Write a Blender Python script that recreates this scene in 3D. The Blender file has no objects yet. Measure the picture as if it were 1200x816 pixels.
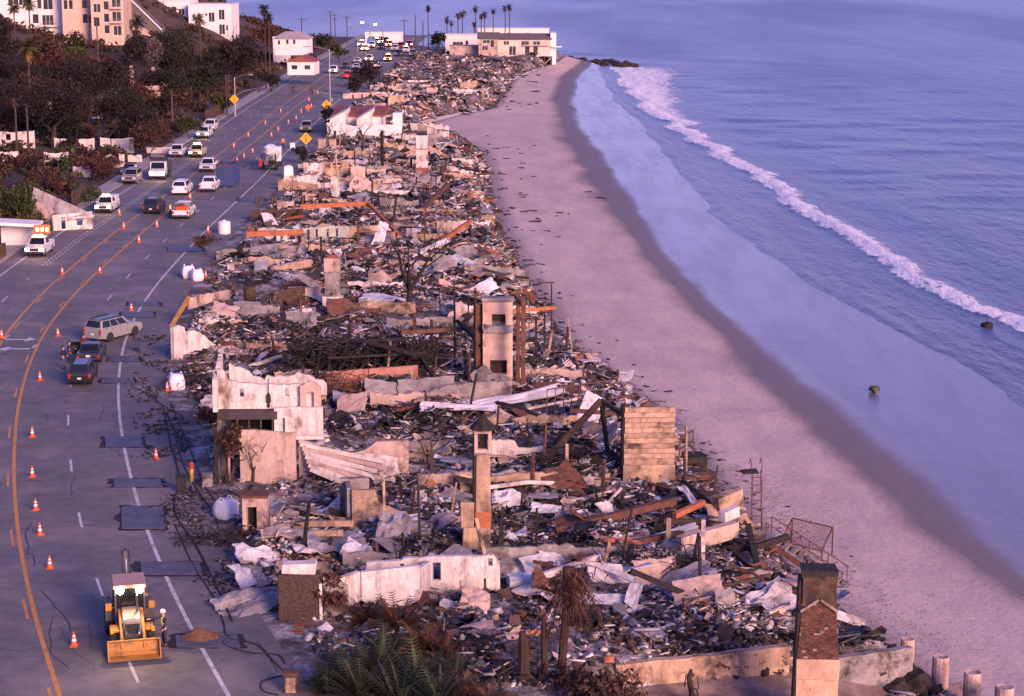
import bpy, bmesh, math, random
import numpy as np
from mathutils import Vector, Matrix

SC = bpy.context.scene
COL = SC.collection
R = math.radians
random.seed(7)
RNG = np.random.default_rng(11)

# ---------------------------------------------------------------- camera
CAMH, FPX, PITCH = 33.0, 2333.0, R(11.6)
cam_d = bpy.data.cameras.new('camera')
cam_d.sensor_width = 36.0
cam_d.lens = 70.0
cam_d.clip_start = 1.0
cam_d.clip_end = 20000.0
cam = bpy.data.objects.new('camera', cam_d)
COL.objects.link(cam)
cam.location = (0, 0, CAMH)
cam.rotation_euler = (math.pi / 2 - PITCH, 0, 0)
SC.camera = cam

# ---------------------------------------------------------------- sky and sun (just before sunset, sun low behind the camera, over the sea)
SUN_EL, SUN_AZ = R(17.0), R(148.0)
world = bpy.data.worlds.new('World')
SC.world = world
world.use_nodes = True
wn = world.node_tree
sky = wn.nodes.new('ShaderNodeTexSky')
sky.sky_type = 'NISHITA'
sky.sun_disc = False
sky.sun_elevation = SUN_EL
sky.sun_rotation = SUN_AZ
sky.ozone_density = 2.6
sky.dust_density = 0.3
tint = wn.nodes.new('ShaderNodeMix')
tint.data_type = 'RGBA'
tint.blend_type = 'MULTIPLY'
tint.inputs[0].default_value = 1.0
tint.inputs[7].default_value = (1.37, 0.91, 1.68, 1)
wn.links.new(sky.outputs[0], tint.inputs[6])
wn.links.new(tint.outputs[2], wn.nodes['Background'].inputs[0])
wn.nodes['Background'].inputs[1].default_value = 0.082
sun_d = bpy.data.lights.new('sun', 'SUN')
sun_d.energy = 3.4
sun_d.angle = R(24.0)
sun_d.color = (1.0, 0.59, 0.42)
sun = bpy.data.objects.new('sun', sun_d)
COL.objects.link(sun)
SDIR = Vector((math.sin(SUN_AZ) * math.cos(SUN_EL), math.cos(SUN_AZ) * math.cos(SUN_EL), math.sin(SUN_EL)))
sun.rotation_euler = SDIR.to_track_quat('Z', 'Y').to_euler()

SC.render.engine = 'CYCLES'
SC.view_settings.view_transform = 'Standard'
SC.view_settings.look = 'None'
SC.view_settings.gamma = 1.0
SC.view_settings.exposure = 0.9
SC.cycles.max_bounces = 5
SC.cycles.diffuse_bounces = 2
SC.cycles.glossy_bounces = 2
SC.cycles.transmission_bounces = 2
SC.cycles.transparent_max_bounces = 6

# ---------------------------------------------------------------- survey: photo measurements to metres
CP, SP = math.cos(PITCH), math.sin(PITCH)
def ray(px, py):
    a = (px - 600.0) / FPX
    b = (py - 408.0) / FPX
    return Vector((a, CP - b * SP, -SP - b * CP))
def P(px, py, z=0.0):
    d = ray(px, py)
    t = (z - CAMH) / d.z
    return Vector((d.x * t, d.y * t, z))
def depth(p):
    return p[1] * CP - (p[2] - CAMH) * SP
def mpp(p):                       # metres per photo pixel at p
    return depth(p) / FPX

def world_line(pts, z):
    w = [P(x, y, z) for x, y in pts]
    ys = np.array([p.y for p in w]); xs = np.array([p.x for p in w])
    o = np.argsort(ys)
    return ys[o], xs[o]
YF = np.arange(20.0, 1000.0, 1.0)
def smooth_line(pts, z, k=9.0, near=None):
    ys, xs = world_line(pts, z)
    x = np.interp(YF, ys, xs)
    # straight run-outs at both ends
    s0 = (xs[2] - xs[0]) / (ys[2] - ys[0]) if near is None else near
    s1 = (xs[-1] - xs[-3]) / (ys[-1] - ys[-3])
    x = np.where(YF < ys[0], xs[0] + (YF - ys[0]) * s0, x)
    x = np.where(YF > ys[-1], xs[-1] + (YF - ys[-1]) * s1, x)
    n = int(3 * k); g = np.exp(-0.5 * (np.arange(-n, n + 1) / k) ** 2); g /= g.sum()
    xp = np.pad(x, n, mode='reflect', reflect_type='odd')
    return np.convolve(xp, g, 'valid')
def bend_away(x, y0=632.0, s=1.0):            # behind the headland the coast turns inland
    return x - np.clip(YF - y0, 0, None) * s

EDGE = smooth_line([(265,809),(235,763),(203,700),(184,654),(159,590),(146,531),(137,479),(137.5,450),(141,413),(155,373),(187,328),(216,297),(240,271),(271,242),(300,215),(336,178),(357,158),(385,128),(425,92),(455,68),(473,55)], 0.0, 8)
TOE = bend_away(smooth_line([(1130,830),(1075,788),(985,716),(925,672),(885,630),(850,585),(805,522),(745,464),(680,417),(650,385),(615,330),(590,280),(577,240),(570,200),(560,172),(520,160),(482,152),(485,143),(530,133),(575,126),(592,105),(602,90),(648,73)], -2.7, 4))
WET = bend_away(smooth_line([(1200,700),(1120,650),(1040,585),(950,505),(860,415),(790,340),(742,285),(702,235),(676,190),(655,140),(648,110),(658,90),(676,78)], -4.2, 8))
FILM = bend_away(smooth_line([(1200,672),(1110,600),(1029,518),(939,448),(843,360),(790,312),(736,235),(699,176),(672,139),(672,105),(680,88),(690,79)], -4.9, 5))
RIP = bend_away(smooth_line([(1280,530),(1200,468),(1094,400),(966,342),(848,256),(800,205),(752,144),(718,110),(706,85)], -5.6, 8))
BRK = bend_away(smooth_line([(1260,425),(1200,392),(1094,347),(1014,288),(934,246),(870,203),(795,160),(748,122),(731,105),(724,92)], -6.0, 8))
def ln(a, y):
    return np.interp(y, YF, a)
def edge_x(y): return ln(EDGE, y)
# road lines are offsets to the left of the seaward edge line, measured square to the road
_dx = np.gradient(EDGE)
_nrm = np.sqrt(1 + _dx * _dx)
def off_line(d):
    xo = EDGE - d / _nrm
    yo = YF + d * _dx / _nrm
    o = np.argsort(yo)
    return np.interp(YF, yo[o], xo[o])
KERB = off_line(18.4)
ROADR = off_line(-3.6)
SEA_Z = -6.0
SCALE = 1.0

# ---------------------------------------------------------------- noise
def _h(i, j, s):
    n = (i.astype(np.int64) * 374761393 + j.astype(np.int64) * 668265263 + s * 974711) & 0x7fffffff
    n = ((n ^ (n >> 13)) * 1274126177) & 0x7fffffff
    return ((n ^ (n >> 16)) & 0xffff) / 65535.0
def vnoise(x, y, s=0):
    x = np.asarray(x, float); y = np.asarray(y, float)
    i = np.floor(x); j = np.floor(y); u = x - i; v = y - j
    u = u * u * (3 - 2 * u); v = v * v * (3 - 2 * v)
    a = _h(i, j, s); b = _h(i + 1, j, s); c = _h(i, j + 1, s); d = _h(i + 1, j + 1, s)
    return (a * (1 - u) + b * u) * (1 - v) + (c * (1 - u) + d * u) * v
def fbm(x, y, s=0, o=4):
    r = 0; a = .5
    for k in range(o):
        r = r + a * vnoise(x * 2 ** k, y * 2 ** k, s + k * 17); a *= .5
    return r / (1 - .5 ** o)
def sst(a, b, x):
    t = np.clip((np.asarray(x, float) - a) / (b - a), 0, 1)
    return t * t * (3 - 2 * t)

# ---------------------------------------------------------------- land heights
def lot_z(x, y):
    """burned lots between the road and the beach: mounds of debris, then a drop to the sand"""
    x = np.asarray(x, float); y = np.asarray(y, float)
    x0 = ln(ROADR, y); x1 = ln(TOE, y)
    d0 = x - x0; d1 = x1 - x
    m = (fbm(x / 5.0, y / 6.0, 3, 4) - .42) * 2.2
    m = np.clip(m, -.15, 1.3) * sst(0, 3.5, d0)
    z = -.03 - .4 * sst(.5, 8, d0) + m * .8
    z = np.minimum(z, -.02 + 2 * sst(0, 3, d0))
    z = z - 2.3 * sst(.3, -.6, y - (87.75 + .24 * (x - 4.85))) * sst(3.0, 5.0, x)
    t = sst(0.3, 3.4, d1)
    zb = -2.7
    z = zb * (1 - t) + z * t
    return np.where(d1 < 0.3, zb, z)
TOEY = np.array([60, 250, 400, 500, 560, 600, 640, 700, 760.]); TOED = np.array([62, 58, 46, 40, 30, 24, 38, 80, 120.])
def inland_z(x, y):
    x = np.asarray(x, float); y = np.asarray(y, float)
    d = ln(KERB, y) - x
    u = d - np.interp(y, TOEY, TOED)
    z = .14 + np.clip(d - 4, 0, 45) * .045
    z = z + sst(0, 60, u) * 16 + np.clip(u - 30, 0, 150) * .16
    z = z + 8.0 * sst(416, 446, y) * sst(14, 32, d) * (1 - .45 * sst(500, 540, y))
    z = z + 31 * np.exp(-((x + 118) / 27.0) ** 2 - ((y - 596) / 40.0) ** 2)
    z = z + (fbm(x / 18, y / 18, 40, 4) - .5) * 5 * sst(8, 40, d)
    return np.maximum(z, .14) * (1 - sst(640, 760, y)) - 8 * sst(690, 770, y)
def land_z(x, y):
    k = float(ln(KERB, y)); r = float(ln(ROADR, y)); t = float(ln(TOE, y))
    if x < k: return float(inland_z(x, y))
    if x < r: return 0.0
    if x < t: return float(lot_z(x, y))
    return float(beach_z(x, y))
def beach_z(x, y):
    t = float(ln(TOE, y)); w = float(ln(WET, y)); f = float(ln(FILM, y)); r = float(ln(RIP, y))
    return float(np.interp(x, [t, max(w, t + .1), max(f, t + .2), max(r, t + .3)], [-2.7, -4.2, -4.9, -6.0]))
def hit(px, py, y0=70.0, y1=760.0):
    """first point of the land under a photo pixel"""
    d = ray(px, py)
    t = y0 / d.y
    prev = None
    while t * d.y < y1:
        p = Vector((0, 0, CAMH)) + d * t
        if p.z <= land_z(p.x, p.y):
            return Vector((p.x, p.y, land_z(p.x, p.y)))
        t += .35 / d.y * (1 + p.y / 300)
    p = Vector((0, 0, CAMH)) + d * t
    return Vector((p.x, p.y, land_z(p.x, p.y)))

# ---------------------------------------------------------------- materials
MATS = {}
def nd(nt, t, **kw):
    n = nt.nodes.new(t)
    for k, v in kw.items(): setattr(n, k, v)
    return n
def mat(name, col, col2=None, scale=2.0, rough=.8, metal=0.0, bump=.25, bscale=None, soot=0.0, sootcol=(.025,.02,.02), sootscale=.5,
        attr=False, streak=0.0, spec=.35, lo=.38, hi=.62, emis=None, alpha=None, trans=0.0, coat=0.0, bdist=.05, stretch=(1,1,1), fine=.35, rust=0.0, rustcol=(.26,.085,.04), ruststr=1.0):
    if name in MATS: return MATS[name]
    m = bpy.data.materials.new(name); m.use_nodes = True
    nt = m.node_tree; L = nt.links.new
    b = nt.nodes['Principled BSDF']
    b.inputs['Roughness'].default_value = rough
    b.inputs['Metallic'].default_value = metal
    b.inputs['Specular IOR Level'].default_value = spec
    if coat: b.inputs['Coat Weight'].default_value = coat; b.inputs['Coat Roughness'].default_value = .12
    if trans: b.inputs['Transmission Weight'].default_value = trans
    if emis:
        b.inputs['Emission Color'].default_value = (*emis[0], 1); b.inputs['Emission Strength'].default_value = emis[1]
    tc = nd(nt, 'ShaderNodeTexCoord')
    mp = nd(nt, 'ShaderNodeMapping'); mp.inputs['Scale'].default_value = stretch
    L(tc.outputs['Object'], mp.inputs[0])
    oi = nd(nt, 'ShaderNodeObjectInfo')
    va = nd(nt, 'ShaderNodeVectorMath', operation='ADD')
    cx = nd(nt, 'ShaderNodeCombineXYZ')
    mu = nd(nt, 'ShaderNodeMath', operation='MULTIPLY'); mu.inputs[1].default_value = 37.0
    L(oi.outputs['Random'], mu.inputs[0])
    for i in range(3): L(mu.outputs[0], cx.inputs[i])
    L(mp.outputs[0], va.inputs[0]); L(cx.outputs[0], va.inputs[1])
    V = va.outputs[0]
    def noise(sc, det=5, r=.6):
        n = nd(nt, 'ShaderNodeTexNoise'); n.inputs['Scale'].default_value = sc; n.inputs['Detail'].default_value = det; n.inputs['Roughness'].default_value = r
        L(V, n.inputs['Vector']); return n.outputs['Fac']
    def ramp(src, a, c):
        r_ = nd(nt, 'ShaderNodeMapRange'); r_.inputs[1].default_value = a; r_.inputs[2].default_value = c; L(src, r_.inputs[0]); return r_.outputs[0]
    def mix(f, a, c, mode='MIX'):
        x = nd(nt, 'ShaderNodeMix', data_type='RGBA', blend_type=mode)
        if hasattr(f, 'links'): L(f, x.inputs[0])
        else: x.inputs[0].default_value = f
        for s, i in ((a, 6), (c, 7)):
            if hasattr(s, 'links'): L(s, x.inputs[i])
            else: x.inputs[i].default_value = (*s[:3], 1)
        return x.outputs[2]
    c2 = col2 if col2 is not None else tuple(v * .72 for v in col)
    n1 = noise(scale)
    c = mix(ramp(n1, lo, hi), col, c2)
    if attr:
        at = nd(nt, 'ShaderNodeVertexColor', layer_name='Col')
        c = mix(1.0, c, at.outputs[0], 'MULTIPLY')
    if fine:
        nf = noise(scale * 7, 3, .7)
        g = ramp(nf, .25, .75)
        c = mix(fine, c, mix(g, (.25,.25,.25), (1.35,1.35,1.35)), 'MULTIPLY')
    if rust:
        nr = noise(sootscale * 2.3, 5, .65)
        rr_ = nd(nt, 'ShaderNodeMath', operation='MULTIPLY'); L(ramp(nr, .62 - rust * .3, .72 - rust * .2), rr_.inputs[0]); rr_.inputs[1].default_value = ruststr
        c = mix(rr_.outputs[0], c, rustcol)
    if soot:
        ns = noise(sootscale, 6, .68)
        c = mix(ramp(ns, .66 - soot * .34, .78 - soot * .3), c, sootcol)
    if streak:
        m2 = nd(nt, 'ShaderNodeMapping'); m2.inputs['Scale'].default_value = (2.6, 2.6, .28); L(V, m2.inputs[0])
        n2 = nd(nt, 'ShaderNodeTexNoise'); n2.inputs['Scale'].default_value = 1.1; n2.inputs['Detail'].default_value = 5; n2.inputs['Roughness'].default_value = .7; L(m2.outputs[0], n2.inputs['Vector'])
        s2 = nd(nt, 'ShaderNodeMath', operation='MULTIPLY'); L(ramp(n2.outputs['Fac'], .5, .74), s2.inputs[0]); s2.inputs[1].default_value = streak
        c = mix(s2.outputs[0], c, (.075,.052,.044))
        n3 = noise(5.5, 4, .7); s3 = nd(nt, 'ShaderNodeMath', operation='MULTIPLY'); L(ramp(n3, .6, .68), s3.inputs[0]); s3.inputs[1].default_value = streak * .8
        c = mix(s3.outputs[0], c, (.2,.13,.1))
    L(c, b.inputs['Base Color'])
    if bump:
        bn = noise(bscale or scale * 5, 4, .65)
        bp = nd(nt, 'ShaderNodeBump'); bp.inputs['Strength'].default_value = bump; bp.inputs['Distance'].default_value = bdist
        L(bn, bp.inputs['Height']); L(bp.outputs[0], b.inputs['Normal'])
    if alpha is not None: b.inputs['Alpha'].default_value = alpha
    MATS[name] = m
    return m

# ---------------------------------------------------------------- mesh helpers
class MB:
    def __init__(s): s.v = []; s.f = []; s.c = []; s.M = Matrix.Identity(4); s.col = (1, 1, 1)
    def add(s, vs, fs, col=None):
        o = len(s.v); M = s.M
        for v in vs: s.v.append(tuple(M @ Vector(v)))
        for f in fs: s.f.append(tuple(i + o for i in f))
        s.c.extend([col or s.col] * len(vs)); return s
    def box(s, c, sz, yaw=0.0, pitch=0.0, roll=0.0, col=None, taper=(1, 1), jit=0.0):
        M = Matrix.Translation(c) @ Matrix.Rotation(yaw, 4, 'Z') @ Matrix.Rotation(pitch, 4, 'Y') @ Matrix.Rotation(roll, 4, 'X')
        x, y, z = (q / 2 for q in sz); tx, ty = taper
        vs = [(-x,-y,-z),(x,-y,-z),(x,y,-z),(-x,y,-z),(-x*tx,-y*ty,z),(x*tx,-y*ty,z),(x*tx,y*ty,z),(-x*tx,y*ty,z)]
        if jit: vs = [(a + random.uniform(-jit, jit), b + random.uniform(-jit, jit), q + random.uniform(-jit, jit)) for a, b, q in vs]
        s.add([M @ Vector(v) for v in vs], [(0,3,2,1),(4,5,6,7),(0,1,5,4),(1,2,6,5),(2,3,7,6),(3,0,4,7)], col); return s
    def bb(s, x0, x1, y0, y1, z0, z1, col=None):
        return s.box(((x0+x1)/2,(y0+y1)/2,(z0+z1)/2), (abs(x1-x0),abs(y1-y0),abs(z1-z0)), col=col)
    def bar(s, a, b, w, h=None, col=None):
        a = Vector(a); b = Vector(b); d = b - a; l = d.length
        if l < 1e-6: return s
        h = h or w
        q = d.to_track_quat('X', 'Z').to_matrix().to_4x4()
        M = Matrix.Translation((a + b) / 2) @ q
        x, y, z = l/2, w/2, h/2
        vs = [(-x,-y,-z),(x,-y,-z),(x,y,-z),(-x,y,-z),(-x,-y,z),(x,-y,z),(x,y,z),(-x,y,z)]
        s.add([M @ Vector(v) for v in vs], [(0,3,2,1),(4,5,6,7),(0,1,5,4),(1,2,6,5),(2,3,7,6),(3,0,4,7)], col); return s
    def tube(s, pts, rad, n=6, cap=True, col=None):
        pts = [Vector(p) for p in pts]; k = len(pts)
        rad = [rad] * k if not hasattr(rad, '__len__') else rad
        vs = []; fs = []
        up = Vector((0, 0, 1))
        for i, p in enumerate(pts):
            d = (pts[min(i+1, k-1)] - pts[max(i-1, 0)])
            if d.length < 1e-9: d = Vector((0, 0, 1))
            d.normalize()
            a = d.cross(up if abs(d.z) < .9 else Vector((1, 0, 0))).normalized(); b = d.cross(a)
            for j in range(n):
                t = 2 * math.pi * j / n
                vs.append(p + (a * math.cos(t) + b * math.sin(t)) * rad[i])
        for i in range(k - 1):
            for j in range(n):
                fs.append((i*n+j, i*n+(j+1) % n, (i+1)*n+(j+1) % n, (i+1)*n+j))
        if cap: fs.append(tuple(range(n-1, -1, -1))); fs.append(tuple(range((k-1)*n, k*n)))
        s.add(vs, fs, col); return s
    def lathe(s, prof, n=12, axis='Z', c=(0, 0, 0), col=None):
        vs = []; fs = []; k = len(prof)
        for r_, z in prof:
            for j in range(n):
                t = 2 * math.pi * j / n; a, b = r_ * math.cos(t), r_ * math.sin(t)
                v = (a, b, z) if axis == 'Z' else ((z, a, b) if axis == 'X' else (a, z, b))
                vs.append((v[0]+c[0], v[1]+c[1], v[2]+c[2]))
        for i in range(k - 1):
            for j in range(n): fs.append((i*n+j, i*n+(j+1) % n, (i+1)*n+(j+1) % n, (i+1)*n+j))
        fs.append(tuple(range(n-1, -1, -1))); fs.append(tuple(range((k-1)*n, k*n)))
        s.add(vs, fs, col); return s
    def prism(s, poly, x0, x1, col=None):      # polygon in (y, z), extruded along x
        n = len(poly)
        vs = [(x0, y, z) for y, z in poly] + [(x1, y, z) for y, z in poly]
        fs = [tuple(range(n-1, -1, -1)), tuple(range(n, 2*n))] + [(i, (i+1) % n, n+(i+1) % n, n+i) for i in range(n)]
        s.add(vs, fs, col); return s
    def quad(s, a, b, c, d, col=None): s.add([a, b, c, d], [(0, 1, 2, 3)], col); return s
    def mesh(s, name, smooth=False):
        me = bpy.data.meshes.new(name); me.from_pydata(s.v, [], s.f)
        ca = me.color_attributes.new('Col', 'FLOAT_COLOR', 'POINT')
        a = np.ones((len(s.v), 4), np.float32)
        if s.v: a[:, :3] = np.array(s.c, np.float32)
        ca.data.foreach_set('color', a.ravel())
        if smooth: me.shade_smooth()
        me.update(); return me
def np_mesh(name, V, F, C=None, smooth=False):
    me = bpy.data.meshes.new(name)
    V = np.asarray(V, np.float32); F = np.asarray(F, np.int32); k = F.shape[1]
    me.vertices.add(len(V)); me.vertices.foreach_set('co', V.ravel())
    me.loops.add(F.size); me.loops.foreach_set('vertex_index', F.ravel())
    me.polygons.add(len(F)); me.polygons.foreach_set('loop_start', np.arange(0, F.size, k, dtype=np.int32))
    me.update(calc_edges=True); me.validate()
    if C is not None:
        ca = me.color_attributes.new('Col', 'FLOAT_COLOR', 'POINT')
        a = np.ones((len(V), 4), np.float32); a[:, :C.shape[1]] = C; ca.data.foreach_set('color', a.ravel())
    if smooth: me.shade_smooth()
    return me
def link(name, me, m=None, parent=None, loc=(0, 0, 0), rz=0.0):
    o = bpy.data.objects.new(name, me); COL.objects.link(o)
    if m is not None and len(me.materials) == 0: me.materials.append(m)
    o.location = loc; o.rotation_euler = (0, 0, rz)
    if parent is not None: o.parent = parent
    return o
def obj(name, mb, m, parent=None, loc=(0, 0, 0), rz=0.0, smooth=False, bevel=0.0, seg=1):
    o = link(name, mb.mesh(name, smooth), m, parent, loc, rz)
    if bevel:
        md = o.modifiers.new('bevel', 'BEVEL'); md.width = bevel; md.segments = seg; md.limit_method = 'ANGLE'; md.angle_limit = R(40)
    return o
def tag(o, label=None, cat=None, group=None, kind=None):
    if label: o['label'] = label
    if cat: o['category'] = cat
    if group: o['group'] = group
    if kind or cat: o['kind'] = kind or 'thing'
    return o
def thing(name, label, cat, loc=(0, 0, 0), rz=0.0, group=None):
    o = bpy.data.objects.new(name, None); COL.objects.link(o); o.empty_display_size = .3
    o.location = loc; o.rotation_euler = (0, 0, rz)
    return tag(o, label, cat, group)
def copy_tree(o, parent=None):
    c = o.copy(); COL.objects.link(c); c.parent = parent
    for ch in list(o.children): copy_tree(ch, c)
    return c
def struct(o): o['kind'] = 'structure'; return o

# ---------------------------------------------------------------- shared materials
def grid_mesh(name, X, Y, Z, C=None, smooth=True):
    r, c = X.shape
    V = np.stack([X, Y, Z], -1).reshape(-1, 3)
    i = np.arange(r * c).reshape(r, c)
    F = np.stack([i[:-1, :-1], i[:-1, 1:], i[1:, 1:], i[1:, :-1]], -1).reshape(-1, 4)
    return np_mesh(name, V, F, None if C is None else C.reshape(-1, C.shape[-1]), smooth)
def stations(y0, y1, k=.004, mn=.5):
    ys = [y0]
    while ys[-1] < y1: ys.append(ys[-1] + max(mn, ys[-1] * k))
    return np.array(ys)

asphalt = mat('asphalt', (.128,.118,.12), (.17,.156,.156), scale=.18, rough=.78, bump=.15, bscale=18, fine=.4, spec=.4, soot=.12, sootcol=(.06,.055,.062), sootscale=.09, rust=.42, rustcol=(.28,.22,.21), ruststr=.55)
whitepaint = mat('road_paint_white', (.62,.6,.6), (.34,.33,.34), scale=1.4, rough=.7, bump=0, lo=.45, hi=.7)
yellowpaint = mat('road_paint_yellow', (.62,.28,.06), (.44,.2,.05), scale=1.4, rough=.7, bump=0, lo=.45, hi=.7)
concrete = mat('concrete', (.40,.37,.35), (.27,.25,.25), scale=.8, rough=.9, bump=.3)

# ---------------------------------------------------------------- road
YR = stations(24, 705, .006, .8)
def strip(name, xa, xb, z, m, ys=YR, n=2):
    xa = ln(xa, ys); xb = ln(xb, ys)
    t = np.linspace(0, 1, n)
    X = xa[:, None] * (1 - t) + xb[:, None] * t
    Y = np.repeat(ys[:, None], n, 1)
    Z = np.full_like(X, z)
    return link(name, grid_mesh(name, X, Y, Z), m)
road = struct(strip('road', KERB, ROADR, 0.0, asphalt, n=12))
# kerb and pavement on the inland side
pv = MB()
kx = ln(KERB, YR); kx2 = ln(off_line(20.6), YR); kx3 = ln(off_line(18.15), YR)
n = len(YR)
vs = []
for i in range(n):
    y = YR[i]
    vs += [(kx3[i], y, -.05), (kx3[i], y, .13), (kx[i] - .02, y, .15), (kx2[i], y, .16), (kx2[i] - .3, y, -.05)]
fs = []
for i in range(n - 1):
    for j in range(4): fs.append((i*5+j+1, i*5+j, (i+1)*5+j, (i+1)*5+j+1))
pv.add(vs, fs)
struct(obj('pavement', pv, concrete))
def line_mark(name, d0, d1, m, y0, y1, dash=None, gap=None, z=.004, phase=0.0):
    a = off_line(d0); b = off_line(d1)
    mb = MB(); y = y0 + phase
    L_ = dash or (y1 - y0)
    while y < y1:
        ye = min(y + L_, y1); k = max(2, int((ye - y) / 1.5) + 1)
        ys = np.linspace(y, ye, k); xa = ln(a, ys); xb = ln(b, ys)
        vs = []
        for q in range(k): vs += [(xa[q], ys[q], z), (xb[q], ys[q], z)]
        mb.add(vs, [(2*q, 2*q+1, 2*q+3, 2*q+2) for q in range(k - 1)])
        y = ye + (gap or 1e9)
    o = struct(obj(name, mb, m)); return o
line_mark('edge_line_marking', .1, -.1, whitepaint, 30, 690)
line_mark('lane_dash_marking', 3.62, 3.47, whitepaint, 31, 690, 3.0, 9.2, phase=5.5)
line_mark('centre_line_marking', 7.2, 6.98, yellowpaint, 30, 690)
line_mark('centre_dash_marking', 7.55, 7.4, yellowpaint, 31, 690, 3.0, 9.2, phase=2.0)
line_mark('centre_line_marking', 10.37, 10.15, yellowpaint, 30, 690)
line_mark('centre_dash_marking', 9.98, 9.83, yellowpaint, 31, 690, 3.0, 9.2, phase=4.0)
line_mark('lane_dash_marking', 13.3, 13.16, whitepaint, 60, 195, 3.0, 9.2)
line_mark('lane_dot_marking', 13.6, 13.42, whitepaint, 203, 300, .75, .75)
line_mark('lane_dot_marking', 13.1, 12.92, whitepaint, 203, 300, .75, .75)
line_mark('lane_dash_marking', 13.3, 13.16, whitepaint, 303, 690, 3.0, 9.2)
line_mark('edge_line_marking', 16.5, 16.3, whitepaint, 30, 690)
# dotted crossing bars at the signal
for yy in (383.0, 402.0):
    mb = MB()
    for q in range(15):
        x = float(ln(off_line(17.0), yy)) + q * 1.35
        mb.quad((x, yy, .005), (x + .75, yy, .005), (x + .75, yy + .5, .005), (x, yy + .5, .005))
    struct(obj('crossing_marking', mb, whitepaint))
# two turn arrows in the centre lane
def arrow(px, py, flip):
    p = P(px, py)
    mb = MB()
    f = flip
    for poly in ([(-1.5*f,-.07),(.5*f,-.07),(.5*f,.07),(-1.5*f,.07)], [(.5*f,-.32),(1.3*f,0),(.5*f,.32)], [(-1.5*f,-.07),(-1.3*f,-.07),(-1.3*f,.6),(-1.5*f,.6)]):
        mb.add([(a, b * 3.0, 0) for a, b in poly], [tuple(range(len(poly)))])
    struct(obj('turn_arrow_marking', mb, whitepaint, loc=(p.x, p.y, .006), rz=0))
arrow(24, 398, 1); arrow(17, 409, -1)

def road_dir(y): return math.atan2(2, float(edge_x(y + 1)) - float(edge_x(y - 1)))
# crack sealant and tyre scuffs on the carriageway
ck = MB(); rn = random.Random(77)
for q in range(95):
    y = 84 * 420 / (420 - rn.random() * 336); d = rn.uniform(-3, 16); cross = rn.random() < .45
    x = float(edge_x(y)) - d; pts = [(x, y)]; a = rn.gauss(0, .3) if cross else road_dir(y) + rn.gauss(0, .08)
    for s in range(rn.randint(4, 9)): a += rn.gauss(0, .09); x += math.cos(a) * rn.uniform(.5, 1.3); y += math.sin(a) * rn.uniform(.5, 1.3); pts.append((x, y))
    w = rn.uniform(.012, .03) * (1 + pts[0][1] / 250)
    for (xa, ya), (xb, yb) in zip(pts, pts[1:]):
        L_ = math.hypot(xb - xa, yb - ya) or 1; nx, ny = -(yb - ya) / L_ * w, (xb - xa) / L_ * w
        if float(ln(KERB, ya)) + .5 < min(xa, xb) and max(xa, xb) < float(ln(ROADR, ya)) - .3: ck.quad((xa - nx, ya - ny, .003), (xb - nx, yb - ny, .003), (xb + nx, yb + ny, .003), (xa + nx, ya + ny, .003))
struct(obj('road_crack', ck, mat('crack_sealant', (.03,.028,.032), (.045,.04,.045), scale=2, rough=.6, bump=0)))
# ---------------------------------------------------------------- burned lots (ground)
ash = mat('ash_ground', (.12,.105,.108), (.45,.42,.44), scale=.42, rough=.95, bump=.9, bscale=3.2, bdist=.25, lo=.47, hi=.63, fine=.95, soot=.34, sootcol=(.03,.026,.027), sootscale=.3, rust=.18)
ys = stations(70, 640, .0032, .42)
t = np.linspace(0, 1, 84)
X = ln(ROADR, ys)[:, None] * (1 - t) + (ln(TOE, ys) + .4)[:, None] * t
X[:, 0] -= .3
Y = np.repeat(ys[:, None], len(t), 1)
Z = lot_z(X, Y); Z[:, 0] = -.06
Z += (RNG.random(Z.shape) - .5) * .16 * sst(2, 4, X - ln(ROADR, ys)[:, None])
struct(link('burned_ground', grid_mesh('burned_ground', X, Y, Z), ash))

# ---------------------------------------------------------------- inland ground and bluff
dirt = mat('dry_earth', (.10,.068,.055), (.055,.04,.035), scale=.12, rough=.95, bump=.8, bscale=1.2, bdist=.3, fine=.6, soot=.3, sootcol=(.045,.032,.03), sootscale=.06)
ys = stations(24, 775, .006, 1.4)
d = np.concatenate([[0, .5], np.linspace(2, 130, 80), np.geomspace(134, 420, 22)])
kk = ln(off_line(20.6), ys)
X = kk[:, None] - d[None, :]
Y = np.repeat(ys[:, None], len(d), 1)
Z = inland_z(X, Y); Z[:, 0] = -.05 + np.minimum(0, Z[:, 0])
struct(link('hillside', grid_mesh('hillside', X, Y, Z), dirt))

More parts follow.
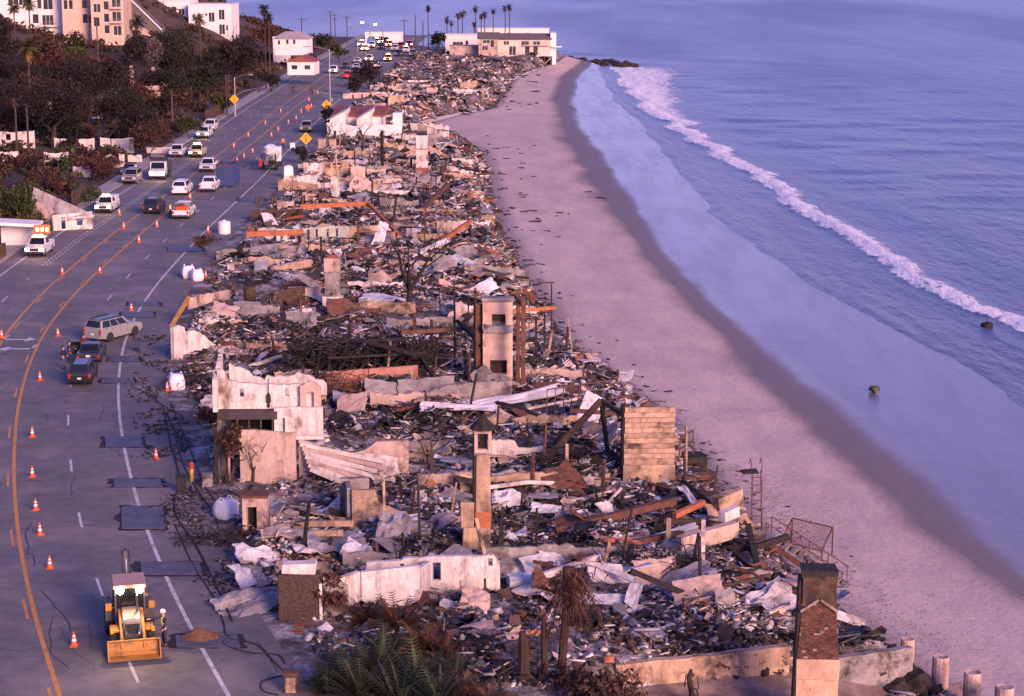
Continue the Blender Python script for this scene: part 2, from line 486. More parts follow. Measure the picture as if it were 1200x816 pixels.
# ---------------------------------------------------------------- beach
def beach_material():
    m = bpy.data.materials.new('beach_sand'); m.use_nodes = True; nt = m.node_tree; L = nt.links.new
    b = nt.nodes['Principled BSDF']
    at = nd(nt, 'ShaderNodeVertexColor', layer_name='Col'); sp = nd(nt, 'ShaderNodeSeparateColor'); L(at.outputs[0], sp.inputs[0])
    tc = nd(nt, 'ShaderNodeTexCoord')
    def noise(sc, det=5, st=None, rg=.6):
        n = nd(nt, 'ShaderNodeTexNoise'); n.inputs['Scale'].default_value = sc; n.inputs['Detail'].default_value = det; n.inputs['Roughness'].default_value = rg
        if st:
            mp = nd(nt, 'ShaderNodeMapping'); mp.inputs['Scale'].default_value = st; mp.inputs['Rotation'].default_value = (0, 0, R(-12)); L(tc.outputs['Object'], mp.inputs[0]); L(mp.outputs[0], n.inputs[0])
        else: L(tc.outputs['Object'], n.inputs[0])
        return n.outputs[0]
    def ma(op, a, c, cl=False):
        x = nd(nt, 'ShaderNodeMath', operation=op, use_clamp=cl)
        for s, i in ((a, 0), (c, 1)):
            if hasattr(s, 'links'): L(s, x.inputs[i])
            else: x.inputs[i].default_value = s
        return x.outputs[0]
    def rng(s, a, c, d0=0., d1=1.):
        x = nd(nt, 'ShaderNodeMapRange', interpolation_type='SMOOTHSTEP'); L(s, x.inputs[0])
        for i, v in enumerate((a, c, d0, d1)): x.inputs[i+1].default_value = v
        return x.outputs[0]
    def mix(f, a, c):
        x = nd(nt, 'ShaderNodeMix', data_type='RGBA'); L(f, x.inputs[0])
        for s, i in ((a, 6), (c, 7)):
            if hasattr(s, 'links'): L(s, x.inputs[i])
            else: x.inputs[i].default_value = (*s, 1)
        return x.outputs[2]
    wob = ma('ADD', ma('MULTIPLY', ma('SUBTRACT', noise(.09, 4, (1, .45, 1)), .5), .4), ma('MULTIPLY', ma('SUBTRACT', noise(.035, 3, (1.4, .8, 1)), .5), .5))
    wet = ma('ADD', sp.outputs[0], wob)          # 0 dry .. .5 damp line .. 1 film line
    film = ma('ADD', sp.outputs[1], ma('MULTIPLY', wob, .9))
    dry = mix(rng(noise(.22, 6, (1, .35, 1), .68), .36, .66), (.55,.43,.385), (.45,.35,.32))
    dry = mix(rng(noise(1.6, 5, (1, .4, 1), .75),   .45, .75, 0, .3), dry, (.30,.232,.222))
    c = mix(rng(wet, .3, .62), dry, (.155,.125,.125))
    c = mix(rng(film, .35, .75), c, (.135,.125,.165))
    L(c, b.inputs['Base Color'])
    r1 = rng(wet, .3, .7, .92, .6)
    x = nd(nt, 'ShaderNodeMix', data_type='FLOAT'); L(rng(film, .35, .6), x.inputs[0]); L(r1, x.inputs[2]); L(rng(noise(.16, 5, (1.8, .25, 1), .65), .38, .66, .22, .27), x.inputs[3])
    L(x.outputs[0], b.inputs['Roughness'])
    b.inputs['Specular IOR Level'].default_value = .3
    bp = nd(nt, 'ShaderNodeBump'); bp.inputs['Distance'].default_value = .12
    hh = ma('ADD', noise(2.4, 4, None, .7), ma('MULTIPLY', noise(.5, 3, (1, .4, 1)), 1.5))
    L(hh, bp.inputs['Height']); L(rng(film, .2, .55, .6, .2), bp.inputs['Strength'])
    L(bp.outputs[0], b.inputs['Normal'])
    return m
ys = stations(40, 760, .0045, .8)
xt = ln(TOE, ys); xw = np.maximum(ln(WET, ys), xt + 2); xf = np.maximum(ln(FILM, ys), xw + 1.5); xr = np.maximum(ln(RIP, ys), xf + 3)
cols = []; zz = []; aw = []; af = []
for k, q in enumerate(np.linspace(0, 1, 12)):
    cols.append(xt - 3.2 * (1 if k == 0 else 0) + (xw - xt) * q); zz.append(-2.75 - 1.45 * q - (2.5 if k == 0 else 0)); aw.append(.5 * q ** 3.0); af.append(0)
for q in np.linspace(0, 1, 7)[1:]:
    cols.append(xw + (xf - xw) * q); zz.append(-4.2 - .7 * q); aw.append(.5 + .5 * q); af.append(.5 * q)
for q in np.linspace(0, 1, 9)[1:]:
    cols.append(xf + (xr - xf) * q); zz.append(-4.9 - 1.08 * q); aw.append(1); af.append(.5 + .5 * min(1, q * 3))
for q in (6, 14, 40):
    cols.append(xr + q); zz.append(-6.0 - q * .06); aw.append(1); af.append(1)
X = np.stack(cols, 1); Y = np.repeat(ys[:, None], X.shape[1], 1); Z = np.repeat(np.array(zz)[None, :], len(ys), 0)
Z = Z + (fbm(X / 6, Y / 6, 9, 4) - .5) * .28 * (1 - np.array(af))[None, :]
C = np.zeros((*X.shape, 3)); C[..., 0] = np.array(aw); C[..., 1] = np.array(af)
struct(link('beach', grid_mesh('beach', X, Y, Z, C), beach_material()))

# ---------------------------------------------------------------- sea
def sea_material():
    m = bpy.data.materials.new('sea_water'); m.use_nodes = True; nt = m.node_tree; L = nt.links.new
    b = nt.nodes['Principled BSDF']
    at = nd(nt, 'ShaderNodeVertexColor', layer_name='Col'); sp = nd(nt, 'ShaderNodeSeparateColor'); L(at.outputs[0], sp.inputs[0])
    tc = nd(nt, 'ShaderNodeTexCoord')
    def noise(sc, st, rot=0, det=4, rg=.6):
        mp = nd(nt, 'ShaderNodeMapping'); mp.inputs['Scale'].default_value = st; mp.inputs['Rotation'].default_value = (0, 0, R(rot)); L(tc.outputs['Object'], mp.inputs[0])
        n = nd(nt, 'ShaderNodeTexNoise'); n.inputs['Scale'].default_value = sc; n.inputs['Detail'].default_value = det; n.inputs['Roughness'].default_value = rg
        L(mp.outputs[0], n.inputs[0]); return n.outputs[0]
    def rng(s, a, c, d0=0., d1=1.):
        x = nd(nt, 'ShaderNodeMapRange', interpolation_type='SMOOTHSTEP'); L(s, x.inputs[0])
        for i, v in enumerate((a, c, d0, d1)): x.inputs[i+1].default_value = v
        return x.outputs[0]
    def ma(op, a, c, cl=False):
        x = nd(nt, 'ShaderNodeMath', operation=op, use_clamp=cl)
        for s, i in ((a, 0), (c, 1)):
            if hasattr(s, 'links'): L(s, x.inputs[i])
            else: x.inputs[i].default_value = s
        return x.outputs[0]
    def mix(f, a, c, ty='RGBA'):
        x = nd(nt, 'ShaderNodeMix', data_type=ty); L(f, x.inputs[0])
        o = (6, 7) if ty == 'RGBA' else (2, 3)
        for s, i in ((a, o[0]), (c, o[1])):
            if hasattr(s, 'links'): L(s, x.inputs[i])
            else: x.inputs[i].default_value = (*s, 1) if ty == 'RGBA' else s
        return x.outputs[2 if ty == 'RGBA' else 0]
    deep = mix(rng(noise(.006, (1, .5, 1), 20), .35, .65), (.048,.06,.14), (.065,.078,.165))
    shal = mix(sp.outputs[1], deep, (.115,.11,.165))
    fo = ma('ADD', sp.outputs[0], ma('MULTIPLY', ma('SUBTRACT', noise(.9, (1, .6, 1), 0, 6, .75), .5), 1.5))
    fo2 = ma('MULTIPLY', rng(fo, .42, .62), rng(sp.outputs[0], .04, .2))
    c = mix(fo2, shal, (.78,.76,.80))
    L(c, b.inputs['Base Color'])
    rgh = rng(noise(.004, (1, .22, 1), 8, 5, .6), .4, .62, .27, .37)
    L(mix(fo2, rgh, .8, 'FLOAT'), b.inputs['Roughness'])
    b.inputs['IOR'].default_value = 1.33
    bp = nd(nt, 'ShaderNodeBump'); bp.inputs['Distance'].default_value = .5; bp.inputs['Strength'].default_value = .55
    # swell runs along the shore, chop on top
    w1 = noise(.09, (2.2, .55, 1), 24, 5, .62)
    w2 = noise(.55, (1.6, .7, 1), 12, 4, .65)
    w3 = noise(.02, (3, .5, 1), 30, 3)
    hgt = ma('ADD', ma('ADD', ma('MULTIPLY', w1, 3.0), ma('MULTIPLY', w2, .8)), ma('MULTIPLY', w3, 4.0))
    L(hgt, bp.inputs['Height']); L(bp.outputs[0], b.inputs['Normal'])
    return m
ys = np.concatenate([stations(60, 800, .0035, .9), np.geomspace(806, 9000, 40)])
xr = ln(RIP, np.minimum(ys, 990)) - np.clip(ys - 990, 0, 3000) * 1.0
xb = ln(BRK, np.minimum(ys, 990)) - np.clip(ys - 990, 0, 3000) * 1.0
xb = np.maximum(xb, xr + 2)
u = [-14, -8, -4, -2, -1, 0]
cols = [xr + q for q in u]
for q in np.linspace(0, 1, 14)[1:]: cols.append(xr + (xb - xr) * q)
for q in np.concatenate([np.arange(.6, 30, .9), np.geomspace(31, 9000, 40)]): cols.append(xb + q)
X = np.stack(cols, 1); Y = np.repeat(ys[:, None], X.shape[1], 1)
XR = xr[:, None]; XB = xb[:, None]
db = X - XB                                      # distance seaward of the breaker's toe
lobe = (fbm(Y / 14, Y * 0 + 3, 5, 4) - .5)
edge = db + lobe * 5
# wave shapes: small swash ripples near the shore, the breaking bore, low swell outside
Z = np.full_like(X, SEA_Z)
dr = X - XR + (fbm(Y / 12, X / 30, 21, 3) - .5) * 5
far = 1 - sst(350, 620, Y)
Z += .2 * np.exp(-((dr - 0.8) / .8) ** 2) + .15 * np.exp(-((dr - 9.5) / 1.1) ** 2) + .15 * np.exp(-((dr - 3.4) / .9) ** 2) + .1 * np.exp(-((dr - 6.2) / 1.0) ** 2)
bore = np.exp(-((edge - 2.0) / 1.9) ** 2)
Z += bore * .42 * sst(620, 480, Y) * (.75 + .5 * fbm(Y / 4, X / 4, 33, 3))
Z += .22 * np.sin((db - 12) / 7.5 + lobe * 5) * sst(6, 18, db) * (1 - sst(60, 160, db))
fwid = np.interp(Y, [60, 200, 330, 420, 520, 600], [6.0, 6.2, 6.8, 9, 20, 30])
foam = sst(-.6, .5, edge) * (1 - sst(fwid * .45, fwid, edge)) * (.55 + .45 * (1 - sst(0, fwid, edge)))
foam = np.maximum(foam, .30 * sst(fwid * .2, fwid * .5, edge) * (1 - sst(fwid * .8, fwid * 1.9, edge)) * sst(330, 480, Y))
foam = np.maximum(foam, .27 * np.exp(-((dr - .2) / .6) ** 2)); foam = np.maximum(foam, .24 * np.exp(-((dr - 5.0 - lobe * 6) / .8) ** 2)); foam = np.maximum(foam, .26 * sst(3, 7, edge) * (1 - sst(14, 24, edge)))
foam = np.maximum(foam, .23 * np.exp(-((db + 5 + lobe * 9) / 1.1) ** 2))
foam *= (.62 + .38 * fbm(Y / 7 + X / 9, X / 3, 44, 3))
foam *= 1 - sst(610, 650, Y)
Z += foam * (RNG.random(Z.shape) - .35) * .32 * sst(.35, .7, foam)
Z = np.where(X < XR - 3, SEA_Z - .25, Z)
C = np.zeros((*X.shape, 3)); C[..., 0] = foam; C[..., 1] = 1 - sst(0, 1, (X - XR) / np.maximum(XB - XR, 1) * .9)
struct(link('sea', grid_mesh('sea', X, Y, Z, C), sea_material()))
# ---------------------------------------------------------------- debris of the burned houses
debris_m = mat('burned_debris', (1, 1, 1), (.7, .68, .68), scale=2.2, rough=.9, bump=.25, attr=True, fine=.4, soot=.08, sootscale=.9)
PAL = np.array([[.026,.022,.023],[.042,.036,.036],[.06,.05,.05],[.13,.12,.125],[.25,.235,.25],[.46,.43,.45],[.66,.62,.63],[.42,.29,.24],[.5,.36,.31],[.2,.075,.045],[.3,.12,.07],[.24,.17,.13],[.12,.075,.055]])
P_DARK = np.array([18,18,15,10,8,6,3,2.5,1.5,4,1.2,5,9.])
P_ASH = np.array([6,8,9,13,19,19,12,5,4,1.5,.8,4,3.])
P_TAN = np.array([8,9,8,7,8,10,9,13,12,6,3.5,8,6.])
def pal_pick(x, y):
    nz = fbm(x / 7, y / 7, 77, 3); farr = sst(185, 260, y)
    out = np.zeros(len(x), int); r = RNG.random(len(x)); nz2 = sst(.22, .78, fbm(x / 1.7, y / 1.7, 171, 2)); r2 = np.where(RNG.random(len(x)) < .5, np.clip(nz2 + RNG.normal(0, .1, len(x)), 0, .999), RNG.random(len(x)))
    w_tan = .26 + .5 * farr
    lot = np.floor(y / 13.0 + (fbm(x / 9, y / 30, 7, 2) - .5)); lh = _h(lot, lot * 0 + 3, 5)
    w_tan = np.clip(w_tan * (.35 + 1.3 * _h(lot, lot * 0 + 9, 8)), 0, .85)
    w_ash = np.clip(sst(.42, .62, nz) * .5 + lh * .75 - .1, 0, 1) * (1 - w_tan)
    for k, p in enumerate((P_TAN, P_ASH, P_DARK)):
        if k == 0: sel = r < w_tan
        elif k == 1: sel = (r >= w_tan) & (r < w_tan + w_ash)
        else: sel = r >= w_tan + w_ash
        c = np.cumsum(p / p.sum()); out[sel] = np.minimum(np.searchsorted(c, r2[sel]), len(PAL) - 1)
    c = PAL[out] * (.75 + .5 * RNG.random((len(x), 1)))
    c = c * (.65 + 1.05 * sst(.28, .68, fbm(x / 3.2, y / 3.2, 123, 3)))[:, None]
    return np.clip(c * (1 + (RNG.random((len(x), 3)) - .5) * .1), .008, .85)
def rot_mats(yaw, pit, rol):
    cy, sy, cp, sp, cr, sr = np.cos(yaw), np.sin(yaw), np.cos(pit), np.sin(pit), np.cos(rol), np.sin(rol)
    return np.stack([np.stack([cy*cp, cy*sp*sr - sy*cr, cy*sp*cr + sy*sr], -1), np.stack([sy*cp, sy*sp*sr + cy*cr, sy*sp*cr - cy*sr], -1), np.stack([-sp, cp*sr, cp*cr], -1)], -2)
BOXV = np.array([(-1,-1,-1),(1,-1,-1),(1,1,-1),(-1,1,-1),(-1,-1,1),(1,-1,1),(1,1,1),(-1,1,1)]) * .5
BOXF = np.array([(0,3,2,1),(4,5,6,7),(0,1,5,4),(1,2,6,5),(2,3,7,6),(3,0,4,7)])
# clear ground inside the lots: forecourts, drives (x0,y0,x1,y1 in photo pixels, on the lot level)
CLEAR = [(205,560,330,590,.93),(190,470,250,560,.9),(225,330,335,375,.9),(480,128,560,172,.97),(716,786,1120,860,.93),(985,700,1090,800,.72),(330,735,420,816,.8)]
def sample_lots(n, y0, y1, edge=True, pw=1.0, pad0=1.6, pad1=.2):
    xs = []; yy = []
    tot = 0
    while tot < n:
        u = RNG.random(n)
        # even in the picture: density falls with distance
        y = y0 * y1 / (y1 - u * (y1 - y0)) if pw else y0 + u * (y1 - y0)
        a = ln(ROADR, y) + pad0; b = ln(TOE, y) - pad1
        x = a + (b - a) * RNG.random(n)
        keep = RNG.random(n) < .12 + .95 * sst(.34, .6, fbm(x / 5, y / 5, 55, 3))
        fy = CP * y + SP * (CAMH + .4); px = 600 + FPX * x / fy; py = 408 + FPX * ((CAMH + .4) * CP - y * SP) / fy
        for (qx0, qy0, qx1, qy1, pr) in CLEAR:
            keep &= ~((px > qx0) & (px < qx1) & (py > qy0) & (py < qy1) & (RNG.random(n) < pr))
        x = x[keep]; y = y[keep]; xs.append(x); yy.append(y); tot += len(x)
    return np.concatenate(xs)[:n], np.concatenate(yy)[:n]
def boxes_np(x, y, z, L_, W_, H_, yaw, pit, rol, jit=.12):
    n = len(x)
    S = np.stack([L_, W_, H_], -1)
    V = BOXV[None] * S[:, None, :]
    V = V * (1 + (RNG.random((n, 8, 3)) - .5) * 2 * jit)
    Rm = rot_mats(yaw, pit, rol)
    V = np.einsum('nij,nkj->nki', Rm, V) + np.stack([x, y, z], -1)[:, None, :]
    F = BOXF[None] + (np.arange(n) * 8)[:, None, None]
    return V.reshape(-1, 3), F.reshape(-1, 4)
def sheets_np(x, y, z, L_, W_, yaw, pit, rol, amp, g=4):
    n = len(x)
    q = np.linspace(-.5, .5, g); gx, gy = np.meshgrid(q, q)
    B = np.stack([gx.ravel(), gy.ravel(), np.zeros(g*g)], -1)
    V = np.repeat(B[None], n, 0) * np.stack([L_, W_, np.ones(n)], -1)[:, None, :]
    V[:, :, 2] += (RNG.random((n, g*g)) - .5) * amp[:, None] + np.sin(B[None, :, 0] * 3 * RNG.random((n, 1)) * 2 + RNG.random((n, 1)) * 6) * amp[:, None] * .8
    V[:, :, :2] += (RNG.random((n, g*g, 2)) - .5) * (L_ * .16)[:, None, None]
    Rm = rot_mats(yaw, pit, rol)
    V = np.einsum('nij,nkj->nki', Rm, V) + np.stack([x, y, z], -1)[:, None, :]
    i = np.arange(g*g).reshape(g, g)
    F = np.stack([i[:-1, :-1], i[:-1, 1:], i[1:, 1:], i[1:, :-1]], -1).reshape(-1, 4)
    return V.reshape(-1, 3), (F[None] + (np.arange(n) * g*g)[:, None, None]).reshape(-1, 4)
def rubble(name, label, y0, y1, nb, nc, ns, dist, cat='debris'):
    k = dist                                       # size factor with distance
    VS = []; FS = []; CS = []; o = 0
    # boards and studs
    x, y = sample_lots(nb, y0, y1); z = lot_z(x, y)
    Ls = (.2 + 1.7 * RNG.random(nb) ** 3.2) * k
    V, F = boxes_np(x, y, z + .05 + RNG.random(nb) ** 3 * .5, Ls, (.05 + .12 * RNG.random(nb)) * k, (.03 + .06 * RNG.random(nb)) * k,
                    np.where(RNG.random(nb) < .45, RNG.normal(0, .25, nb), RNG.random(nb) * 6.3), RNG.normal(0, .26, nb), RNG.random(nb) * 6.3)
    c = np.repeat(pal_pick(x, y), 8, 0); VS.append(V); FS.append(F + o); CS.append(c); o += len(V)
    # lumps: broken plaster, stucco, masonry
    x, y = sample_lots(nc, y0, y1); z = lot_z(x, y); s = (.06 + .42 * RNG.random(nc) ** 4.5) * k
    V, F = boxes_np(x, y, z + s * .2, s * (.8 + RNG.random(nc)), s * (.6 + .6 * RNG.random(nc)), s * (.35 + .6 * RNG.random(nc)),
                    RNG.random(nc) * 6.3, RNG.normal(0, .4, nc), RNG.normal(0, .4, nc), .3)
    c = np.repeat(pal_pick(x, y), 8, 0); VS.append(V); FS.append(F + o); CS.append(c); o += len(V)
    # buckled sheets: roofing, wallboard, foil
    x, y = sample_lots(ns, y0, y1); z = lot_z(x, y); s = (.22 + 1.3 * RNG.random(ns) ** 4) * k
    V, F = sheets_np(x, y, z + .12 * k + .1 * s, s, s * (.45 + .5 * RNG.random(ns)), RNG.random(ns) * 6.3, RNG.normal(0, .28, ns), RNG.normal(0, .28, ns), s * .3)
    c = np.repeat(pal_pick(x, y), 16, 0); VS.append(V); FS.append(F + o); CS.append(c); o += len(V)
    ob = link(name, np_mesh(name, np.concatenate(VS), np.concatenate(FS), np.concatenate(CS)), debris_m)
    tag(ob, label, cat, kind='stuff'); return ob
rubble('burned_rubble', 'charred boards and ash heaped across the nearest burned lots', 84, 128, 6000, 42000, 3600, .75)
rubble('burned_rubble', 'charred boards and plaster heaped behind the white roadside house', 128, 188, 6000, 33000, 3300, .9)
rubble('burned_rubble', 'pale rubble around the middle burned lots', 188, 300, 7500, 23000, 3400, 1.15)
rubble('burned_rubble', 'far rubble along the beach up to the headland', 300, 600, 6000, 12000, 3500, 1.6)
# scraps washed along the sand
def scraps():
    n = 330
    y = 110 * 560 / (560 - RNG.random(n) * 450)
    d = RNG.exponential(1.5, n)
    x = ln(TOE, y) + d * np.where((y > 235) & (y < 330), 2.4, np.where(y > 330, 2.0, .7))
    z = np.array([beach_z(a, b) for a, b in zip(x, y)])
    k = y / 170
    V, F = boxes_np(x, y, z + .03, (.2 + .9 * RNG.random(n) ** 3) * k, (.06 + .1 * RNG.random(n)) * k, (.05 + .06 * RNG.random(n)) * k, RNG.normal(0, .5, n), RNG.normal(0, .08, n), RNG.random(n), .25)
    c = np.repeat(PAL[RNG.choice([0, 1, 1, 2, 2, 3, 12], n)], 8, 0)
    tag(link('driftwood_scraps', np_mesh('driftwood_scraps', V, F, c), debris_m), 'charred scraps and driftwood strewn on the dry sand', 'debris', kind='stuff')
scraps()
# twisted wire, pipe and rebar over the lots
def wires(label, y0, y1, n, k, r_):
    x, y = sample_lots(n, y0, y1); z = lot_z(x, y); VS = []; FS = []; m = 6
    a = RNG.random(n) * 6.3; L_ = (.6 + 2.6 * RNG.random(n) ** 2) * k; cur = RNG.normal(0, .5, n); top = .15 + .9 * RNG.random(n) ** 3
    px_ = x.copy(); py_ = y.copy(); ring = []
    for s in range(m):
        f = s / (m - 1); zz_ = z + .04 + top * np.sin(f * 3.0 + RNG.random(n)) * .6
        rr = r_ * k * (.5 + RNG.random(n) * .0 + .5)
        ring.append(np.stack([np.stack([px_ + rr * np.cos(q) * -np.sin(a), py_ + rr * np.cos(q) * np.cos(a), zz_ + rr * np.sin(q)], -1) for q in (0, 2.1, 4.2)], 1))
        px_ = px_ + np.cos(a) * L_ / m; py_ = py_ + np.sin(a) * L_ / m; a = a + cur
    V = np.stack(ring, 1).reshape(-1, 3); F = []
    for s in range(m - 1):
        for q in range(3): F.append((s*3+q, s*3+(q+1) % 3, (s+1)*3+(q+1) % 3, (s+1)*3+q))
    F = (np.array(F)[None] + (np.arange(n) * 3 * m)[:, None, None]).reshape(-1, 4)
    c = np.repeat(PAL[RNG.choice([0, 0, 1, 1, 2, 12, 9, 3], n)], 3 * m, 0)
    tag(link('twisted_wire', np_mesh('twisted_wire', V, F, c), debris_m), label, 'wire', kind='stuff')
wires('thin twisted wire and rods over the nearest burned lots', 86, 130, 3200, .8, .014)
wires('twisted wire and rods over the middle burned lots', 130, 260, 3600, 1.2, .022)

# ---------------------------------------------------------------- wall builder
def wall_mesh(L_, prof, th, opens=(), jag=.1, seed=0, step=.3, foot=.7, base=0.0):
    rn = random.Random(seed)
    xs = {0.0, L_}
    k = max(1, int(L_ / step))
    for i in range(1, k): xs.add(round(L_ * i / k + rn.uniform(-.3, .3) * step, 3))
    for (a, b, c, d) in opens: xs |= {max(0, a), min(L_, b)}
    xs = sorted(xs)
    hx = [p[0] * L_ for p in prof]; hz = [p[1] for p in prof]
    tops = [float(np.interp(x, hx, hz)) + rn.uniform(-jag, jag) for x in xs]
    mb = MB()
    F = [(0,3,2,1),(4,5,6,7),(0,1,5,4),(1,2,6,5),(2,3,7,6),(3,0,4,7)]
    for i in range(len(xs) - 1):
        a, b = xs[i], xs[i+1]
        if b - a < 1e-4: continue
        cuts = sorted([(c, d) for (o0, o1, c, d) in opens if o0 <= (a + b) / 2 <= o1])
        z = base - foot
        for c, d in cuts:
            if c > z: mb.add([(a,0,z),(b,0,z),(b,th,z),(a,th,z),(a,0,c),(b,0,c),(b,th,c),(a,th,c)], F)
            z = d
        ta, tb = max(tops[i], z + .02), max(tops[i+1], z + .02)
        if max(tops[i], tops[i+1]) > z:
            mb.add([(a,0,z),(b,0,z),(b,th,z),(a,th,z),(a,0,ta),(b,0,tb),(b,th,tb),(a,th,ta)], F)
    return mb
def weld(o):
    md = o.modifiers.new('weld', 'WELD'); md.merge_threshold = .0005; return o
LZ = -.4
def wall(name, label, cat, a, b, top, m, th=.25, prof=None, opens=(), jag=.1, z=LZ, group=None, parent=None, z0=None, step=.3, foot=.7):
    """a, b: photo pixels of the foot of the wall on the lot; top: photo row of its top at a; prof: (t, fraction of height)"""
    A = P(a[0], a[1], z); B = P(b[0], b[1], z)
    d = B - A; L_ = d.length; yaw = math.atan2(d.y, d.x)
    h = (a[1] - top) * mpp(A) / CP if top is not None else z0
    pr = [(t, f * h) for t, f in (prof or [(0, 1), (1, 1)])]
    op = [(u0 * L_, u1 * L_, v0 * h, v1 * h) for u0, u1, v0, v1 in opens]
    mb = wall_mesh(L_, pr, th, op, jag, seed=int(a[0] * 7 + a[1]), step=step, foot=foot)
    o = obj(name, mb, m, parent, loc=tuple(A), rz=yaw)
    if parent is None: tag(o, label, cat, group)
    return o

white_st = mat('white_stucco', (.76,.69,.65), (.58,.50,.46), scale=.9, rough=.9, bump=.25, soot=.40, sootcol=(.15,.10,.085), sootscale=.55, fine=.3, streak=.55, stretch=(1,1,.7))
pink_st = mat('pink_stucco', (.58,.42,.36), (.46,.33,.28), scale=.7, rough=.9, bump=.25, soot=.40, sootcol=(.11,.075,.065), sootscale=.5, fine=.3, streak=.5)
tan_st = mat('scorched_tan_stucco', (.55,.38,.26), (.36,.24,.17), scale=.6, rough=.9, bump=.25, soot=.45, sootcol=(.07,.048,.04), sootscale=.55, fine=.35, streak=.6)
grey_con = mat('sooty_concrete', (.36,.32,.30), (.22,.19,.19), scale=.9, rough=.92, bump=.35, soot=.4, sootcol=(.05,.04,.04), sootscale=.6, fine=.45)
char = mat('charred_wood', (.022,.019,.018), (.045,.036,.032), scale=3, rough=.85, bump=.6, fine=.5, spec=.25)
brownchar = mat('scorched_wood', (.11,.065,.045), (.05,.032,.025), scale=2, rough=.88, bump=.5, fine=.5, stretch=(1,1,3))
ruststeel = mat('rusted_steel', (.17,.07,.045), (.08,.04,.03), scale=2.4, rough=.8, bump=.35, fine=.5)
rustbright = mat('bright_rust_beam', (.50,.16,.07), (.30,.10,.05), scale=1.2, rough=.8, bump=.3, fine=.4)
brickm = mat('brick', (.34,.13,.085), (.22,.085,.06), scale=4, rough=.9, bump=.4, fine=.5, soot=.25, sootcol=(.06,.035,.03), sootscale=.8)
mortar = mat('mortar', (.33,.26,.22), (.2,.16,.14), scale=3, rough=.95, bump=.3, soot=.3, sootcol=(.05,.04,.035), sootscale=.7)
sheetw = mat('buckled_white_sheet', (.64,.62,.66), (.46,.44,.48), scale=1.2, rough=.6, bump=.3, soot=.25, sootcol=(.2,.16,.16), sootscale=.8, fine=.3)
sheetg = mat('buckled_grey_sheet', (.30,.28,.32), (.19,.175,.2), scale=1.1, rough=.6, bump=.3, soot=.3, sootcol=(.09,.07,.07), sootscale=.8, fine=.35)
tarp = mat('woven_sack', (.78,.76,.80), (.66,.64,.70), scale=3, rough=.7, bump=.3, fine=.15)
redtile = mat('red_roof', (.30,.09,.07), (.22,.07,.06), scale=1.5, rough=.85, bump=.4, fine=.4)
darkvoid = mat('soot_void_black', (.02,.017,.017), rough=.95, bump=.2)  # black for opening backs: recess shade put into the colour along with soot
orangeplast = mat('cone_orange', (.85,.13,.03), (.7,.1,.03), scale=3, rough=.5, bump=0, fine=.15)
whiteplast = mat('white_plastic', (.8,.78,.78), (.66,.64,.64), scale=3, rough=.5, bump=0, fine=.15)
blackrub = mat('black_rubber', (.02,.02,.022), (.035,.033,.034), scale=4, rough=.85, bump=.2)
steelgrey = mat('galvanised_steel', (.34,.33,.36), (.26,.25,.28), scale=2, rough=.5, metal=.6, bump=.1)

# --- nearest lot
W1 = wall('courtyard_wall', 'white roofless wall with a tall slot window in front of the thin chimney', 'wall', (430,696), (586,692), 655, white_st, th=.3, jag=.05,
     prof=[(0,.92),(.27,.93),(.28,1.0),(.56,1.02),(.58,1.5),(.59,1.02),(.95,1.03),(1,.8)], opens=[(.49,.555,.33,.86),(.25,.28,.62,.85),(.91,.945,.72,.95)], step=.5)
wall('courtyard_wall', 'smooth white wall end nearest the green shrubs', 'wall', (424,716), (492,712), 668, white_st, th=.3, jag=.01, prof=[(0,.96),(1,1.04)], step=2)
wall('courtyard_wall', 'white wall return running back from the shrubs', 'wall', (493,711), (508,690), 665, white_st, th=.25, jag=.02, prof=[(0,1),(1,.8)], step=1)
wall('courtyard_wall', 'narrow white wall panel half hidden by dead ivy', 'wall', (388,724), (423,716), 676, white_st, th=.3, jag=.04, prof=[(0,.9),(1,1.0)], opens=[(.1,.35,.0,.55)])
# pebble-clad gate pier
t = thing('pebble_pier', 'brown pebble clad pier with a white cap at the roadside', 'pier', P(327, 737, LZ), R(2))
pebble = mat('pebble_dash', (.11,.075,.055), (.06,.042,.034), scale=11, rough=.95, bump=1.0, bscale=9, bdist=.1, lo=.45, hi=.55, fine=.7)
obj('pier_body', MB().bb(0, 2.05, 0, .9, -.5, 2.75), pebble, t, bevel=.03)
obj('trim_post', MB().bb(2.02, 2.16, -.05, .12, -.3, 2.3), white_st, t)
obj('return_wall', wall_mesh(1.3, [(0,2.6),(1,1.9)], .25, jag=.06, seed=4), grey_con, t, loc=(2.2, .35, 0), rz=R(20))
obj('cap_block', MB().box((1.05, .4, 3.02), (1.7, .7, .5), jit=.07, pitch=.04), white_st, t, bevel=.05)
# small stove stack by the sack
t = thing('stove_stack', 'small pink masonry stack with a black opening next to the white sack', 'chimney', P(285, 634, LZ), R(-4))
mb = wall_mesh(1.4, [(0,2.6),(1,2.5)], .9, [(.22,.82,-.1,2.0)], jag=.03, seed=9)
obj('stack', mb, pink_st, t); obj('flue_back', MB().bb(.15, 1.0, .5, .85, -.2, 2.2), darkvoid, t)
obj('rusty_cap', MB().box((.68,.45,2.62), (1.5,1.05,.16), jit=.05), ruststeel, t)
